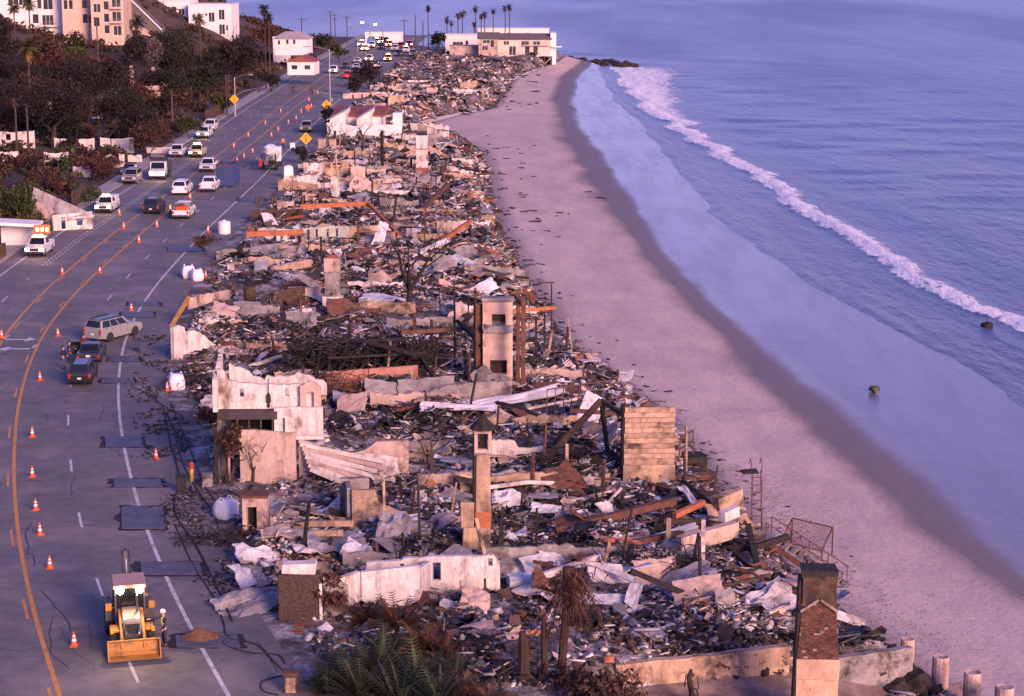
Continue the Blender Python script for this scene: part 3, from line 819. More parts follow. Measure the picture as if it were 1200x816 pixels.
# tan curved ruin
t = thing('tan_ruin_wall', 'tan scorched wall corner with a stepped broken top', 'wall', P(413, 622, LZ), R(3))
obj('front_wall', wall_mesh(4.9, [(0,2.45),(.3,2.42),(.31,1.55),(.5,1.25),(.75,.55),(1,.1)], .3, jag=.05, seed=5), tan_st, t)
obj('side_wall', wall_mesh(2.4, [(0,2.45),(1,2.35)], .3, jag=.04, seed=6), grey_con, t, loc=(.02, .3, 0), rz=R(96))
obj('back_block', MB().bb(-.75, .95, 2.2, 2.6, -.5, 2.5), grey_con, t)
# tall thin chimney with a lantern top
t = thing('tall_chimney', 'tall thin scorched chimney with a black pointed cap above the slot-window wall', 'chimney', P(541, 650, LZ), 0)
m_ = mpp(P(560, 648, LZ))
obj('hearth_block', MB().box((.8, .6, .55), (1.65, 1.2, 1.9), taper=(.92, .95), jit=.05), tan_st, t, bevel=.04)
obj('side_block', MB().box((.32, .6, 2.15), (.72, .9, 1.6), jit=.04), tan_st, t, bevel=.03)
obj('rusted_collar', MB().box((1.2, .6, 1.9), (.88, .85, .9), jit=.03), rustbright, t)
obj('shaft', MB().box((1.2, .6, 4.05), (.84, .8, 3.5), taper=(.9, .95)), tan_st, t, bevel=.03)
obj('belt_course', MB().box((1.2, .6, 5.7), (.98, .92, .12)), grey_con, t)
lp = MB()
for sx in (-1, 1):
    for sy in (-1, 1): lp.bb(1.2 + sx*.38 - .09, 1.2 + sx*.38 + .09, .6 + sy*.34 - .09, .6 + sy*.34 + .09, 5.75, 7.0)
lp.bb(.78, 1.62, .2, 1.0, 5.75, 5.95); lp.bb(.76, 1.64, .18, 1.02, 6.85, 7.05)
obj('lantern', lp, pink_st, t)
obj('lantern_core', MB().bb(1.0, 1.4, .5, .9, 5.9, 6.9), darkvoid, t)
obj('cap', MB().lathe([(.78, 7.05), (.74, 7.15), (.35, 7.5), (.06, 7.85), (.0, 7.9)], 8, c=(1.2, .6, 0)), char, t)
obj('flue_pipe', MB().tube([(.72,.35,1.8),(.7,.35,6.6)], .12, 6), char, t)
# low pale walls behind
wall('low_wall', 'low pale wall left of the thin chimney shaft', 'wall', (490,578), (553,574), 557, pink_st, jag=.05, opens=[(.66,.74,.1,.8)])
wall('low_wall', 'low pale wall right of the thin chimney shaft', 'wall', (577,572), (618,570), 552, white_st, jag=.06, prof=[(0,.8),(.6,1),(1,.5)])
wall('low_wall', 'pale stub wall in front of the tilted board panel', 'wall', (662,556), (706,553), 540, pink_st, jag=.05)
wall('low_wall', 'grey wall of two blocks beside the leaning charred beam', 'wall', (576,540), (640,535), 517, white_st, jag=.08, prof=[(0,1),(.45,.95),(.5,.5),(1,.55)])

# --- white two-storey roadside house
t = thing('white_house_ruin', 'white burned-out two-storey house standing roofless at the roadside', 'house', P(268, 570, -.2), R(1.5))
hm = mpp(P(300, 568, -.2)) / CP
obj('lower_wall', wall_mesh(4.2, [(0,3.5),(.4,3.6),(1,3.35)], .3, [(.12,.75,0,2.2)], jag=.03, seed=3, step=.8), pink_st, t, loc=(0, 0, 0))
lw = obj('lower_wall', wall_mesh(6.8, [(0,2.9),(.15,2.5),(.3,1.7),(.6,1.9),(.62,2.5),(1,2.55)], .3, jag=.08, seed=13, step=.5), pink_st, t, loc=(4.35, .5, 0), rz=R(4))
lw['label'] = 'pink lower wall behind the fallen white panels'
obj('floor_slab', MB().bb(-.6, 3.1, .1, 5.5, 4.2, 4.72), mat('dark_slab', (.07,.06,.065), (.045,.04,.042), scale=1, rough=.9), t, bevel=.03)
obj('terrace_wall', wall_mesh(3.0, [(0,1.0),(.3,1.05),(1,1.05)], .25, jag=.02, seed=18), white_st, t, loc=(2.9, .15, 3.9))
obj('terrace_front', wall_mesh(2.9, [(0,2.0),(1,2.0)], .25, [(.75,1.45,.85,1.5)], jag=.02, seed=17, foot=0), white_st, t, loc=(2.95, .4, 2.85))
fr = MB()
for q in range(5): fr.bb(.6 + q * .72, .68 + q * .72, .05, .2, 3.35, 4.3)
fr.bb(.2, 3.6, .02, .2, 3.3, 3.42)
obj('frame', fr, brownchar, t)
obj('recess_back', MB().bb(0, 2.9, 2.2, 2.4, 2.2, 4.3), darkvoid, t)  # black sheet standing in for the shade inside the recess
obj('parapet_wall', wall_mesh(6.3, [(0,2.5),(.06,2.45),(.1,1.85),(.2,1.65),(.6,1.5),(.9,1.6),(1,1.2)], .3, [(1.35,1.62,.75,1.3),(4.15,4.42,.8,1.35)], jag=.06, seed=23, foot=0), white_st, t, loc=(-.6, .75, 4.74))
obj('side_wall', wall_mesh(3.4, [(0,2.0),(.5,2.3),(1,2.9)], .28, jag=.06, seed=24, foot=0), white_st, t, loc=(-.55, 0.1, 4.7), rz=R(90))
obj('side_wall', wall_mesh(5.4, [(0,4.3),(1,4.3)], .28, [(.6,1.7,0,2.2),(3,4.5,.9,2.4)], jag=.02, seed=25), grey_con, t, loc=(-.35, .3, 0), rz=R(90))
obj('back_wall', wall_mesh(6.2, [(0,2.0),(.3,.9),(.7,1.3),(1,.6)], .28, jag=.15, seed=26, foot=.2), white_st, t, loc=(-.4, 5.4, 4.7))
obj('alcove', wall_mesh(1.3, [(0,1.5),(.5,1.85),(1,1.4)], .3, [(.35,.85,0,1.1)], jag=.03, seed=27, foot=0), pink_st, t, loc=(4.5, .4, 4.74))
for q, xx in enumerate((-.75, -.15)): obj('post', MB().bb(xx, xx + .2, -.5, -.3, -.3, 3.9), char, t)
obj('planter_wall', MB().bb(-1.5, -.9, -.9, -.4, -.3, 1.0), grey_con, t)
obj('hanging_lantern', MB().lathe([(.02,1.9),(.03,1.0),(.12,.85),(.14,.45),(.06,.3),(.1,.15),(.02,.02)], 6), blackrub, t, loc=(2.55, .6, 4.8))
# collapsed panels leaning on it
def slab(name, label, px, py, w, d, th, m, yaw=0, pitch=0, roll=0, z=.0, amp=.05, cat='panel', group=None, n=6):
    """a buckled slab or sheet lying on the rubble, w along x, d along y"""
    rn = random.Random(int(px * 13 + py)); p = P(px, py, LZ)
    p.z = max(land_z(p.x, p.y), LZ) + z
    V = []; F = []
    sd = rn.random() * 50
    for i in range(n + 1):
        for j in range(n + 1):
            a, b = i / n - .5, j / n - .5
            e = 1 + (rn.random() - .5) * .14 if i in (0, n) or j in (0, n) else 1
            zz = (vnoise(a * 3 + sd, b * 3 + sd, 5) - .5) * 2 * amp + (vnoise(a * 7 + sd, b * 7, 6) - .5) * amp
            V.append((a * w * e, b * d * e, float(zz)))
    k = len(V)
    V += [(x, y, z_ - th) for x, y, z_ in V]
    idx = lambda i, j: i * (n + 1) + j
    for i in range(n):
        for j in range(n):
            q = (idx(i, j), idx(i+1, j), idx(i+1, j+1), idx(i, j+1)); F.append(q); F.append(tuple(k + v for v in reversed(q)))
    ring = [idx(i, 0) for i in range(n)] + [idx(n, j) for j in range(n)] + [idx(i, n) for i in range(n, 0, -1)] + [idx(0, j) for j in range(n, 0, -1)]
    for q in range(len(ring)): a, b = ring[q], ring[(q+1) % len(ring)]; F.append((b, a, a + k, b + k))
    mb = MB(); mb.M = Matrix.Rotation(pitch, 4, 'Y') @ Matrix.Rotation(roll, 4, 'X'); mb.add(V, F)
    o = obj(name, mb, m, None, tuple(p), yaw)
    return tag(o, label, cat, group)
cs = thing('collapsed_siding', 'pale siding boards slumped in a fan against the pink house wall', 'siding', tuple(P(352, 570, LZ)), R(-2))
for q in range(7): obj('siding_board', MB().bar((.1 + q*.12, -.25 - q*.16, 2.75 - q*.22), (5.4 - q*.25, -.5 - q*.22, 1.75 - q*.24), .06, .27), (white_st, pink_st, white_st)[q % 3], cs)
for q in range(4): obj('charred_stud', MB().bar((.3 + q*1.2, -.2, 2.7 - q*.3), (1.3 + q*1.2, -1.5, .1), .1, .14), char, cs)
slab('debris_sheet', 'pale ribbed panel lying right of the pink house wall', 436, 572, 3.2, 1.9, .1, white_st, R(-4), R(6), R(60), 1.0, .08)
slab('debris_sheet', 'curled white sheet by the tan wall corner', 396, 606, 1.5, 1.1, .02, sheetw, R(10), R(-25), R(35), .5, .35)
slab('debris_sheet', 'grey crumpled sheet spread left of the tan wall', 395, 648, 3.6, 3.0, .03, sheetg, R(20), R(8), R(10), .45, .35, n=9)
slab('debris_sheet', 'small white torn sheet near the thin chimney hearth', 415, 660, 1.2, 1.0, .03, sheetw, R(-20), R(20), R(40), .8, .2)
slab('debris_sheet', 'light grey crumpled heap of membrane before the tan wall', 463, 640, 1.9, 1.6, .03, sheetg, R(0), R(5), R(30), .6, .6, n=9)
slab('debris_sheet', 'square grey block panel right of the crumpled membrane', 494, 632, 1.2, .9, .5, grey_con, R(-6), 0, R(15), .4, .03)
slab('debris_sheet', 'pale roofing sheet beside the brown pebble pier', 300, 665, 2.4, 1.6, .03, sheetw, R(30), R(15), R(20), .5, .5, n=9)
slab('debris_sheet', 'white crumpled sheet at the roadside rubble heap', 285, 695, 1.4, 1.6, .03, sheetw, R(60), R(20), R(40), .5, .4, n=8)
slab('debris_sheet', 'dark buckled awning frame sheet at the kerb', 290, 722, 3.2, 2.2, .03, sheetg, R(25), R(-10), R(12), .3, .35, n=8)
slab('debris_sheet', 'blue white bedding heap right of the thin chimney', 593, 596, 1.7, 1.4, .05, sheetw, R(5), R(4), R(25), .45, .45, n=9)
slab('debris_sheet', 'pink wall fragment lying in the nearest lot', 818, 712, 2.6, 1.5, .15, pink_st, R(8), R(-6), R(38), .5, .06)
slab('debris_sheet', 'white rolled board on the rubble right of the dead palm', 790, 640, 2.6, .5, .35, sheetw, R(18), R(-12), R(10), .9, .03)
slab('debris_sheet', 'white upright panel leaning in the nearest lot', 740, 715, .7, 1.9, .06, sheetw, R(-15), R(10), R(50), .5, .08)
slab('debris_sheet', 'long white cloth strip behind the dead palm', 700, 712, 2.8, .8, .05, sheetw, R(-4), R(3), R(15), .5, .15)
slab('debris_sheet', 'cream wall board fallen behind the dead palm', 712, 690, 2.4, 1.3, .08, white_st, R(30), R(12), R(35), .6, .08)
slab('debris_sheet', 'curled pink plaster sheet in front of the slot-window wall', 555, 715, 1.7, 1.5, .06, pink_st, R(20), R(25), R(40), .5, .25)
slab('debris_sheet', 'pink rounded fragment below the slot-window wall', 560, 752, 1.7, .8, .25, pink_st, R(15), R(-6), R(20), .35, .1)
slab('debris_sheet', 'white foam block in the nearest lot', 610, 688, 1.3, .9, .5, sheetw, R(10), 0, R(10), .6, .05)
slab('debris_sheet', 'dark rusty curved sheet near the dead palm trunk', 640, 700, 1.5, 1.4, .05, ruststeel, R(10), R(30), R(20), .6, .4)
slab('debris_sheet', 'pale stair board by the white upright panel', 725, 694, 2.2, .4, .08, white_st, R(-40), R(10), R(30), .8, .03)
slab('debris_sheet', 'grey water heater casing lying by the long wall', 760, 755, 1.6, .8, .5, sheetg, R(25), R(5), R(20), .3, .05)
slab('debris_sheet', 'white torn sheet by the orange beam', 640, 607, 1.8, .9, .04, sheetw, R(-5), R(5), R(20), .5, .15)
slab('debris_sheet', 'white bent strip over the rubble near the beach stair', 808, 598, .5, 2.6, .05, sheetw, R(25), R(10), R(20), .8, .15)
slab('debris_sheet', 'long white folded roof sheet across the middle lot', 590, 484, 8.5, 1.1, .06, sheetw, R(14), R(-9), R(28), .9, .18, n=10)
slab('debris_sheet', 'second white roof sheet below the double fireplace', 540, 492, 5.5, .9, .06, sheetw, R(2), R(2), R(22), .6, .15, n=9)
slab('debris_sheet', 'white triangular sheet standing by the railing', 693, 500, 1.6, 2.2, .04, sheetw, R(10), R(30), R(60), .8, .15)
slab('debris_sheet', 'pink slab leaning behind the white house', 412, 482, 2.2, 1.6, .15, pink_st, R(-15), R(-12), R(45), .6, .06)
slab('debris_sheet', 'grey concrete slab heap behind the white house', 455, 470, 3.4, 2.0, .2, grey_con, R(6), R(8), R(45), .6, .1)
slab('debris_sheet', 'grey wall slab tilted below the brick coloured wall', 500, 470, 4.2, 2.0, .25, grey_con, R(0), R(-4), R(55), .5, .08)
slab('debris_sheet', 'dark flat roof sheet over the middle lot', 385, 415, 6.0, 2.4, .05, sheetg, R(2), R(-3), R(8), .8, .15)
slab('debris_sheet', 'light concrete flake near the pole stump', 300, 374, 4.0, 2.0, .2, grey_con, R(4), R(6), R(20), .6, .25)
slab('debris_sheet', 'white hood sheet left of the double fireplace', 488, 408, 2.6, 1.6, .04, sheetw, R(10), R(15), R(35), .7, .3)
slab('debris_sheet', 'white rag of metal right of the bare tree', 510, 300, 3.4, .7, .06, sheetw, R(28), R(-18), R(30), 1.0, .15)
slab('debris_sheet', 'white board sticking out at the beach edge', 545, 322, 3.4, 1.0, .1, sheetw, R(-38), R(14), R(25), 1.0, .08)
slab('debris_sheet', 'white curved hood beside the bare tree', 446, 290, 1.2, 3.0, .08, sheetw, R(15), R(25), R(70), 1.2, .2)

# --- brick and block walls in the middle distance
wall('low_wall', 'long brick red low wall behind the white house', 'wall', (383,456), (490,448), 436, mat('rosy_wall', (.45,.22,.17), (.3,.13,.1), scale=1.2, rough=.9, bump=.3, soot=.3, sootscale=.5), jag=.04)
wall('low_wall', 'grey block wall under the double fireplace', 'wall', (500,478), (600,472), 452, grey_con, jag=.06, prof=[(0,.7),(.3,1),(1,1)])
wall('broken_white_wall', 'broken white wall at the roadside left of the white house', 'wall', (205,428), (252,415), 384, white_st, th=.35, jag=.15, prof=[(0,1.0),(.25,1.0),(.28,.7),(.5,.85),(.7,.6),(1,.3)])
wall('low_wall', 'pink wall stub by the pole stump', 'wall', (222,368), (270,358), 349, pink_st, jag=.08)
wall('low_wall', 'brown fence wall right of the pole stump', 'wall', (322,362), (358,357), 341, brownchar, jag=.04)
wall('low_wall', 'pinkish wall end beside the grey fireplace', 'wall', (358,357), (376,355), 338, pink_st, jag=.05)

# --- double fireplace chimney with its steel frame
t = thing('double_fireplace', 'pale chimney with two stacked fireplaces at the beach edge', 'chimney', P(566, 446, LZ), 0)
u = mpp(P(583, 446, LZ)) / CP
Wd, Hd = 34 * u, 92 * u
obj('lower_breast', wall_mesh(Wd, [(0,4.3),(1,4.2)], .9, [(.55,1.85,.5,1.6)], jag=.05, seed=31, step=.4), mat('pale_chimney', (.72,.5,.38), (.58,.38,.28), scale=1.1, rough=.9, bump=.25, soot=.22, sootcol=(.3,.19,.14), sootscale=.8), t)
obj('hearth_slab', MB().bb(.1, Wd, -.35, .2, -.1, .32), MATS['pale_chimney'], t)
obj('upper_breast', wall_mesh(Wd, [(0,Hd),(.5,Hd+.1),(1,Hd)], .9, [(.7,1.75,4.3,5.2)], jag=.06, seed=32, step=.4, base=4.25, foot=0), MATS['pale_chimney'], t)
obj('firebox', MB().bb(.4, 2.0, .55, .85, .3, 5.3), brownchar, t)
obj('rubble_shelf', MB().box((1.15, .1, 4.25), (2.1, .8, .5), jit=.2), grey_con, t)
obj('cornice', MB().bb(-.1, Wd + .1, -.08, 1.0, Hd - .05, Hd + .25), grey_con, t, bevel=.05)
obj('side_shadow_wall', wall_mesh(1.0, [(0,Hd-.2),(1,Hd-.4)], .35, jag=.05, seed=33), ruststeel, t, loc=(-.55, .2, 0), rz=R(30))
def post(px, py, top, w=.14, m=None, label=None, cat='post', name='steel_post', z=LZ, lean=0.0, group=None):
    p = P(px, py, z); h = (py - top) * mpp(p) / CP
    o = obj(name, MB().bar((0, 0, -.4), (lean * h, 0, h), w, w), m or ruststeel, None, tuple(p), 0)
    return tag(o, label, cat, group), h
FR = [('thick rusted post right of the double fireplace', 607, 452, 340, .3), ('thick rusted post at the outer corner of the steel frame', 613, 458, 348, .34), ('thin tall post nearest the sand by the steel frame', 646, 410, 333, .12),
      ('thin black post left of the double fireplace', 533, 430, 330, .11), ('short black post behind the double fireplace', 557, 400, 338, .13), ('thin post mid left of the double fireplace', 545, 430, 372, .07),
      ('rusted post near the fallen hood sheet', 506, 420, 375, .25), ('rusted stub post under the long beam', 486, 405, 372, .3), ('dark post in the seaward steel frame', 628, 425, 372, .2), ('dark outer post of the seaward steel frame', 638, 424, 366, .16),
      ('thin bent post behind the seaward frame', 620, 410, 345, .08), ('dark post under the burned roof at its right end', 496, 440, 400, .2), ('slim post under the burned roof', 478, 440, 402, .16), ('slim dark post in the burned roof middle', 452, 442, 404, .14),
      ('dark rod before the brick red wall', 432, 455, 405, .06), ('dark rod behind the white house', 392, 470, 440, .06), ('dark stump post in the middle lot', 410, 417, 380, .3), ('short dark stump by the flat roof sheet', 335, 395, 368, .15)]
for lb, px, py, tp, w in FR: post(px, py, tp, w, ruststeel if 'rust' in lb else char, lb)
def beam(name, label, a, b, w, m, h=None, cat='beam', za=None, group=None):
    """a, b = (px, py foot, height above lot in m)"""
    A = P(a[0], a[1], LZ); A.z += a[2]; B = P(b[0], b[1], LZ); B.z += b[2]
    c = (A + B) / 2
    return tag(obj(name, MB().bar(A - c, B - c, w, h or w), m, None, tuple(c)), label, cat, group)
beam('steel_beam', 'rusted beam across the top of the fireplace frame', (606,452,6.9), (614,458,6.4), .3, ruststeel)
beam('steel_beam', 'long rusted beam left of the double fireplace', (470,440,3.4), (560,430,3.2), .3, ruststeel)
beam('steel_beam', 'orange rusted beam at the seaward frame', (600,420,3.9), (650,412,3.7), .28, rustbright)
beam('charred_beam', 'black beam sloping down beside the double fireplace', (536,428,3.6), (566,446,2.7), .22, char)
beam('charred_beam', 'burned roof beam falling across the middle lot', (420,445,3.2), (492,450,2.2), .25, char)
beam('charred_beam', 'burned roof ridge over the black frame', (370,440,2.6), (480,440,2.9), .22, char)
beam('charred_beam', 'burned sill beam over the black frame', (385,448,1.9), (500,446,2.2), .18, char)
beam('charred_beam', 'black diagonal beam right of the burned roof', (490,440,1.8), (520,462,.1), .25, char)
beam('charred_beam', 'long charred beam leaning toward the board panel', (640,545,.4), (704,545,4.3), .38, brownchar)
beam('charred_beam', 'black rafter from the leaning beam to the board panel', (704,545,4.3), (732,552,3.6), .25, char)
beam('charred_beam', 'short black prop under the leaning beam', (704,545,4.2), (712,548,1.0), .22, char)
beam('charred_beam', 'grey timber crossing under the leaning beam', (636,535,1.5), (690,548,.9), .18, brownchar)
beam('steel_beam', 'rusted channel behind the leaning beam', (668,520,2.3), (722,522,2.2), .25, ruststeel)
beam('charred_beam', 'charred rail on the slope before the board panel', (690,575,.3), (745,610,.7), .2, brownchar)
beam('charred_beam', 'black log before the board panel', (665,578,.4), (722,592,.5), .35, char)
beam('steel_beam', 'orange pipe lying in the seaward lot', (790,622,.9), (824,612,1.2), .32, rustbright)
beam('steel_beam', 'long rusty beam through the seaward lot', (650,632,.5), (790,612,1.3), .4, ruststeel)
beam('steel_beam', 'rust red beam parallel to the long beam', (700,655,.5), (800,640,.8), .28, ruststeel)
beam('charred_beam', 'charred pole leaning at the seaward edge', (800,585,1.2), (846,612,.6), .16, char)
beam('charred_beam', 'charred timber lying by the beach stair', (855,650,.3), (905,690,.2), .3, char)
beam('charred_beam', 'curved black timber beside the beach stair', (876,640,1.2), (890,675,.0), .3, char)
beam('concrete_beam', 'pale concrete beam at the seaward lot edge', (795,655,.8), (862,640,1.0), .5, pink_st, .9)
beam('concrete_beam', 'tan concrete beam end below the ladder', (838,612,1.0), (866,606,1.3), .7, tan_st, 1.0)
beam('concrete_beam', 'white broken beam end at the seaward edge', (845,632,1.3), (862,626,1.4), .5, white_st, .6)
beam('timber_post', 'white post standing in the seaward lot', (823,672,.0), (823,672,3.0), .22, white_st, cat='post')
beam('timber_post', 'short tan post by the rusty beam', (783,648,.0), (783,648,2.0), .25, tan_st, cat='post')
beam('yellow_beam', 'yellow beam tilted up at the roadside rubble', (199,388,.2), (222,372,1.8), .28, mat('yellow_timber', (.62,.33,.07), (.42,.2,.05), scale=2, rough=.7), cat='beam')
beam('steel_beam', 'bright orange steel beam across the middle ruins', (289,298,2.2), (356,296,2.2), .5, rustbright, .55)
beam('steel_beam', 'upper orange steel beam in the far ruins', (352,268,2.6), (432,265,2.7), .45, rustbright, .5)
beam('steel_beam', 'orange beam bent down behind the bare tree', (432,265,2.7), (468,286,1.0), .35, rustbright)
beam('steel_beam', 'red beam pointing to the beach in the far ruins', (515,298,1.3), (552,284,2.4), .4, rustbright)
beam('steel_beam', 'rusty beam tilted in the far ruins near the sand', (492,252,.4), (525,238,2.4), .5, ruststeel)
beam('timber_post', 'brown column under the orange beam right end', (356,300,-.2), (356,300,2.4), .5, tan_st, cat='post')
beam('timber_post', 'grey post under the upper orange beam', (420,290,-.2), (420,290,2.6), .3, ruststeel, cat='post')
# tangle of burned laths under the collapsed roof (one mass nobody could count)
def tangle(name, label, px, py, w, d, h, n, seed, m=char, r=.03):
    rn = random.Random(seed); p = P(px, py, LZ); mb = MB()
    for _ in range(n):
        a = Vector((rn.uniform(-w, w), rn.uniform(-d, d), rn.uniform(0, h)))
        b = a + Vector((rn.uniform(-1, 1) * 1.3, rn.uniform(-1, 1), rn.uniform(-.7, .7)))
        c = (a + b) / 2 + Vector((rn.uniform(-.3, .3), rn.uniform(-.3, .3), rn.uniform(0, .3)))
        mb.tube([a, c, b], r * rn.uniform(.5, 1.4), 3, False)
    return tag(obj(name, mb, m, None, tuple(p)), label, 'debris', kind='stuff')
tangle('burned_lath_tangle', 'black tangle of burned laths under the collapsed roof', 425, 438, 5.6, 2.0, 2.7, 1500, 3, char, .045)
for q in range(9):
    beam('charred_rafter', 'charred rafter %s of the collapsed black roof' % ('first from the left','second from the left','third from the left','fourth from the left','in the middle','fourth from the right','third from the right','second from the right','rightmost')[q], (372 + q*13, 446, .6), (378 + q*13.5, 436, 2.6 + .3*math.sin(q*1.7)), .16, char, .2)
tangle('burned_lath_tangle', 'black tangle of laths below the leaning beam', 690, 555, 3.4, 1.8, 1.5, 420, 4)
tangle('burned_lath_tangle', 'rusty wire tangle behind the white house', 395, 465, 1.6, 1.2, 1.6, 160, 5, ruststeel, .035)
tangle('burned_lath_tangle', 'dark tangle of wire in the seaward lot', 770, 672, 3.0, 1.5, .9, 260, 6)
tangle('burned_lath_tangle', 'dark wire heap at the kerb beside the stove stack', 250, 640, 1.6, 1.6, .6, 200, 8)
tangle('burned_lath_tangle', 'dark wire heap by the broken white wall', 225, 455, 1.4, 2.2, 1.4, 160, 9)
tangle('burned_lath_tangle', 'dark heap of wire before the pink house wall', 420, 575, 3.0, 1.2, .7, 220, 10)
# board-formed panel
t = thing('board_panel', 'tall tan panel of horizontal boards standing at the beach edge', 'wall', P(731, 568, LZ), R(3))
u = mpp(P(760, 568, LZ)) / CP
pw, ph = 58 * u, 91 * u
obj('panel_core', MB().bb(.02, pw - .02, .06, .3, -.5, ph - .05), tan_st, t)
for q in range(11):
    z0 = ph * .27 + q * ph * .73 / 11
    obj('board', MB().box((pw/2, .02, z0 + ph*.033), (pw + random.uniform(-.06, .06), .1 + random.uniform(0, .06), ph*.73/11 - .025), jit=.008), tan_st, t)
obj('plinth', MB().box((pw/2, .08, ph*.125), (pw + .1, .34, ph*.25), jit=.02), tan_st, t)
obj('shaded_edge_return', MB().bb(-.12, .0, .05, 1.0, -.4, ph - .05), char, t)  # black strip: shade of the panel's left edge put into the colour
# concrete terraces behind the panel, stepping to the sand
for k_, (px, py, w, d_, h, yw) in enumerate([(805,545,2.3,1.6,.7,8),(800,562,2.8,1.8,.6,12),(806,590,2.6,1.6,.8,18),(690,440,3.0,1.6,.7,16),(700,448,2.4,1.2,.5,14)]):
    p = P(px, py, -1.2)
    lab = ['dark deck slab on top of the terrace behind the board panel','dark deck slab below the first behind the board panel','tan terrace block below the board panel','dark shed roof slab at the beach edge','small tan footing block at the beach edge'][k_]
    tag(obj('terrace_slab', MB().box((0, 0, h/2 - .3), (w, d_, h + .6), jit=.12), (char, brownchar, tan_st, char, tan_st)[k_], None, tuple(p), R(yw), bevel=.05), lab, 'slab')
# railings
def railing(label, a, b, h, n, m=ruststeel, z=LZ, rails=(1.0, .5), dz=0.0, w=.05):
    A = P(*a, z); B = P(*b, z); t = thing('railing', label, 'railing', tuple(A), 0)
    d = B - A; d.z += dz
    for i in range(n + 1): q = d * (i / n); obj('baluster', MB().bar((q.x, q.y, q.z - .2), (q.x, q.y, q.z + h), w, w), m, t)
    for r_ in rails: obj('rail', MB().bar((0, 0, h * r_), (d.x, d.y, d.z + h * r_), w * 1.3, w), m, t)
    return t
railing('rusted railing along the top of the seaward terrace', (641,492), (716,480), 2.2, 8, w=.07, rails=(1.0, .06))
railing('short rusted railing by the board panel', (716,486), (749,484), 1.3, 4, w=.06)
railing('charred handrail frame on the terrace behind the board panel', (796,540), (812,530), 1.5, 2, w=.09)
# beach ladder stand
t = thing('ladder_stand', 'narrow metal ladder stand on the sand beyond the ruins', 'ladder', (float(ln(TOE, P(861, 603, -1.6).y)) + .3, P(861, 603, -1.6).y, -1.6), R(8))
for sx in (-.33, .33): obj('stile', MB().bar((sx, 0, -1.1), (sx * .85, .3, 2.7), .08, .08), ruststeel, t)
for q in range(7): obj('rung', MB().bar((-.33, q*.045, -.6 + q*.48), (.33, q*.045, -.6 + q*.48), .06, .05), ruststeel, t)
for sx in (-.33, .33): obj('grab_rail', MB().tube([(sx,.3,2.6),(sx,.35,3.2),(sx,.6,3.4),(sx,.85,3.0)], .03, 5), ruststeel, t)
obj('platform', MB().box((-.45, .3, 2.65), (1.0, .7, .14), jit=.04), char, t)
# stair down to the sand
sp_ = P(885, 640, -.6); sp_.x = float(ln(TOE, sp_.y)) - 2.0; t = thing('beach_stair', 'grey stair with thin handrails descending to the sand', 'stair', (sp_.x, sp_.y, .1), R(-22))
for q in range(11): obj('tread', MB().bb(q*.42, q*.42 + .36, -.6, .6, -.2 - q*.23, -.12 - q*.23), grey_con, t)
for sy in (-.65, .65):
    obj('stringer', MB().bar((0, sy, -.25), (4.5, sy, -2.7), .09, .3), ruststeel, t)
    obj('handrail', MB().bar((0, sy, .85), (4.5, sy, -1.6), .05, .05), ruststeel, t)
    for q in range(5): obj('handrail_post', MB().bar((q*1.1, sy, -.3 - q*.6), (q*1.1, sy, .85 - q*.6), .05, .05), ruststeel, t)
# wire mesh panel beside the stair
t = thing('mesh_gate', 'tilted wire mesh panel beside the beach stair', 'panel', tuple(P(915, 640, -2.5)), R(-30))
for a, b in (((0,0,.3),(2.6,0,.1)),((0,1.7,1.3),(2.6,1.7,1.1)),((0,0,.3),(0,1.7,1.3)),((2.6,0,.1),(2.6,1.7,1.1)),((0,0,.3),(0,0,-.9)),((2.6,0,.1),(2.6,0,-.9)),((0,1.7,1.3),(0,1.7,-.6)),((2.6,1.7,1.1),(2.6,1.7,-.6))): obj('frame_bar', MB().bar(a, b, .07, .07), ruststeel, t)
mb = MB()
for q in range(1, 22): mb.bar((q*.12, 0, .3 - q*.009), (q*.12, 1.7, 1.3 - q*.009), .014)
for q in range(1, 14): mb.bar((0, q*.12, .3 + q*.071), (2.6, q*.12, .1 + q*.071), .014)
tag(obj('wire_mesh', mb, ruststeel, t), kind='stuff')

# --- long retaining wall at the bottom right and the brick chimney before it
wall('retaining_wall', 'long low orange scorched wall at the bottom of the picture', 'wall', (722,800), (925,782), 779, tan_st, th=.4, jag=.05, z=-.9, prof=[(0,1.0),(.4,1.05),(1,1.25)], step=.5, foot=1.4)
wall('retaining_wall', 'dark low wall running from the brick chimney to the sand', 'wall', (976,786), (1070,772), 772, grey_con, th=.4, jag=.06, z=-1.0, step=.5, foot=1.6)
t = thing('brick_chimney', 'big brick chimney with a sooty crown and a fireplace at its foot', 'chimney', tuple(P(931, 868, -2.3)), R(-3)); t.scale = (.93, 1.0, 1.09)
CX = .98
stack_m = mat('chimney_plaster', (.62,.42,.29), (.45,.29,.2), scale=1.1, rough=.9, bump=.3, soot=.25, sootcol=(.2,.12,.09), sootscale=.7)
obj('base_block', wall_mesh(2.0, [(0,2.7),(1,2.65)], 1.0, [(.45,1.55,.2,1.5)], jag=.02, seed=51, step=.5), stack_m, t, loc=(0, 0, 0))
obj('firebox', MB().bb(.3, 1.7, .6, .95, 0, 1.9), ruststeel, t)
obj('plaster_band', MB().bb(-.04, 2.03, -.05, 1.0, 2.66, 3.55), stack_m, t, bevel=.03)
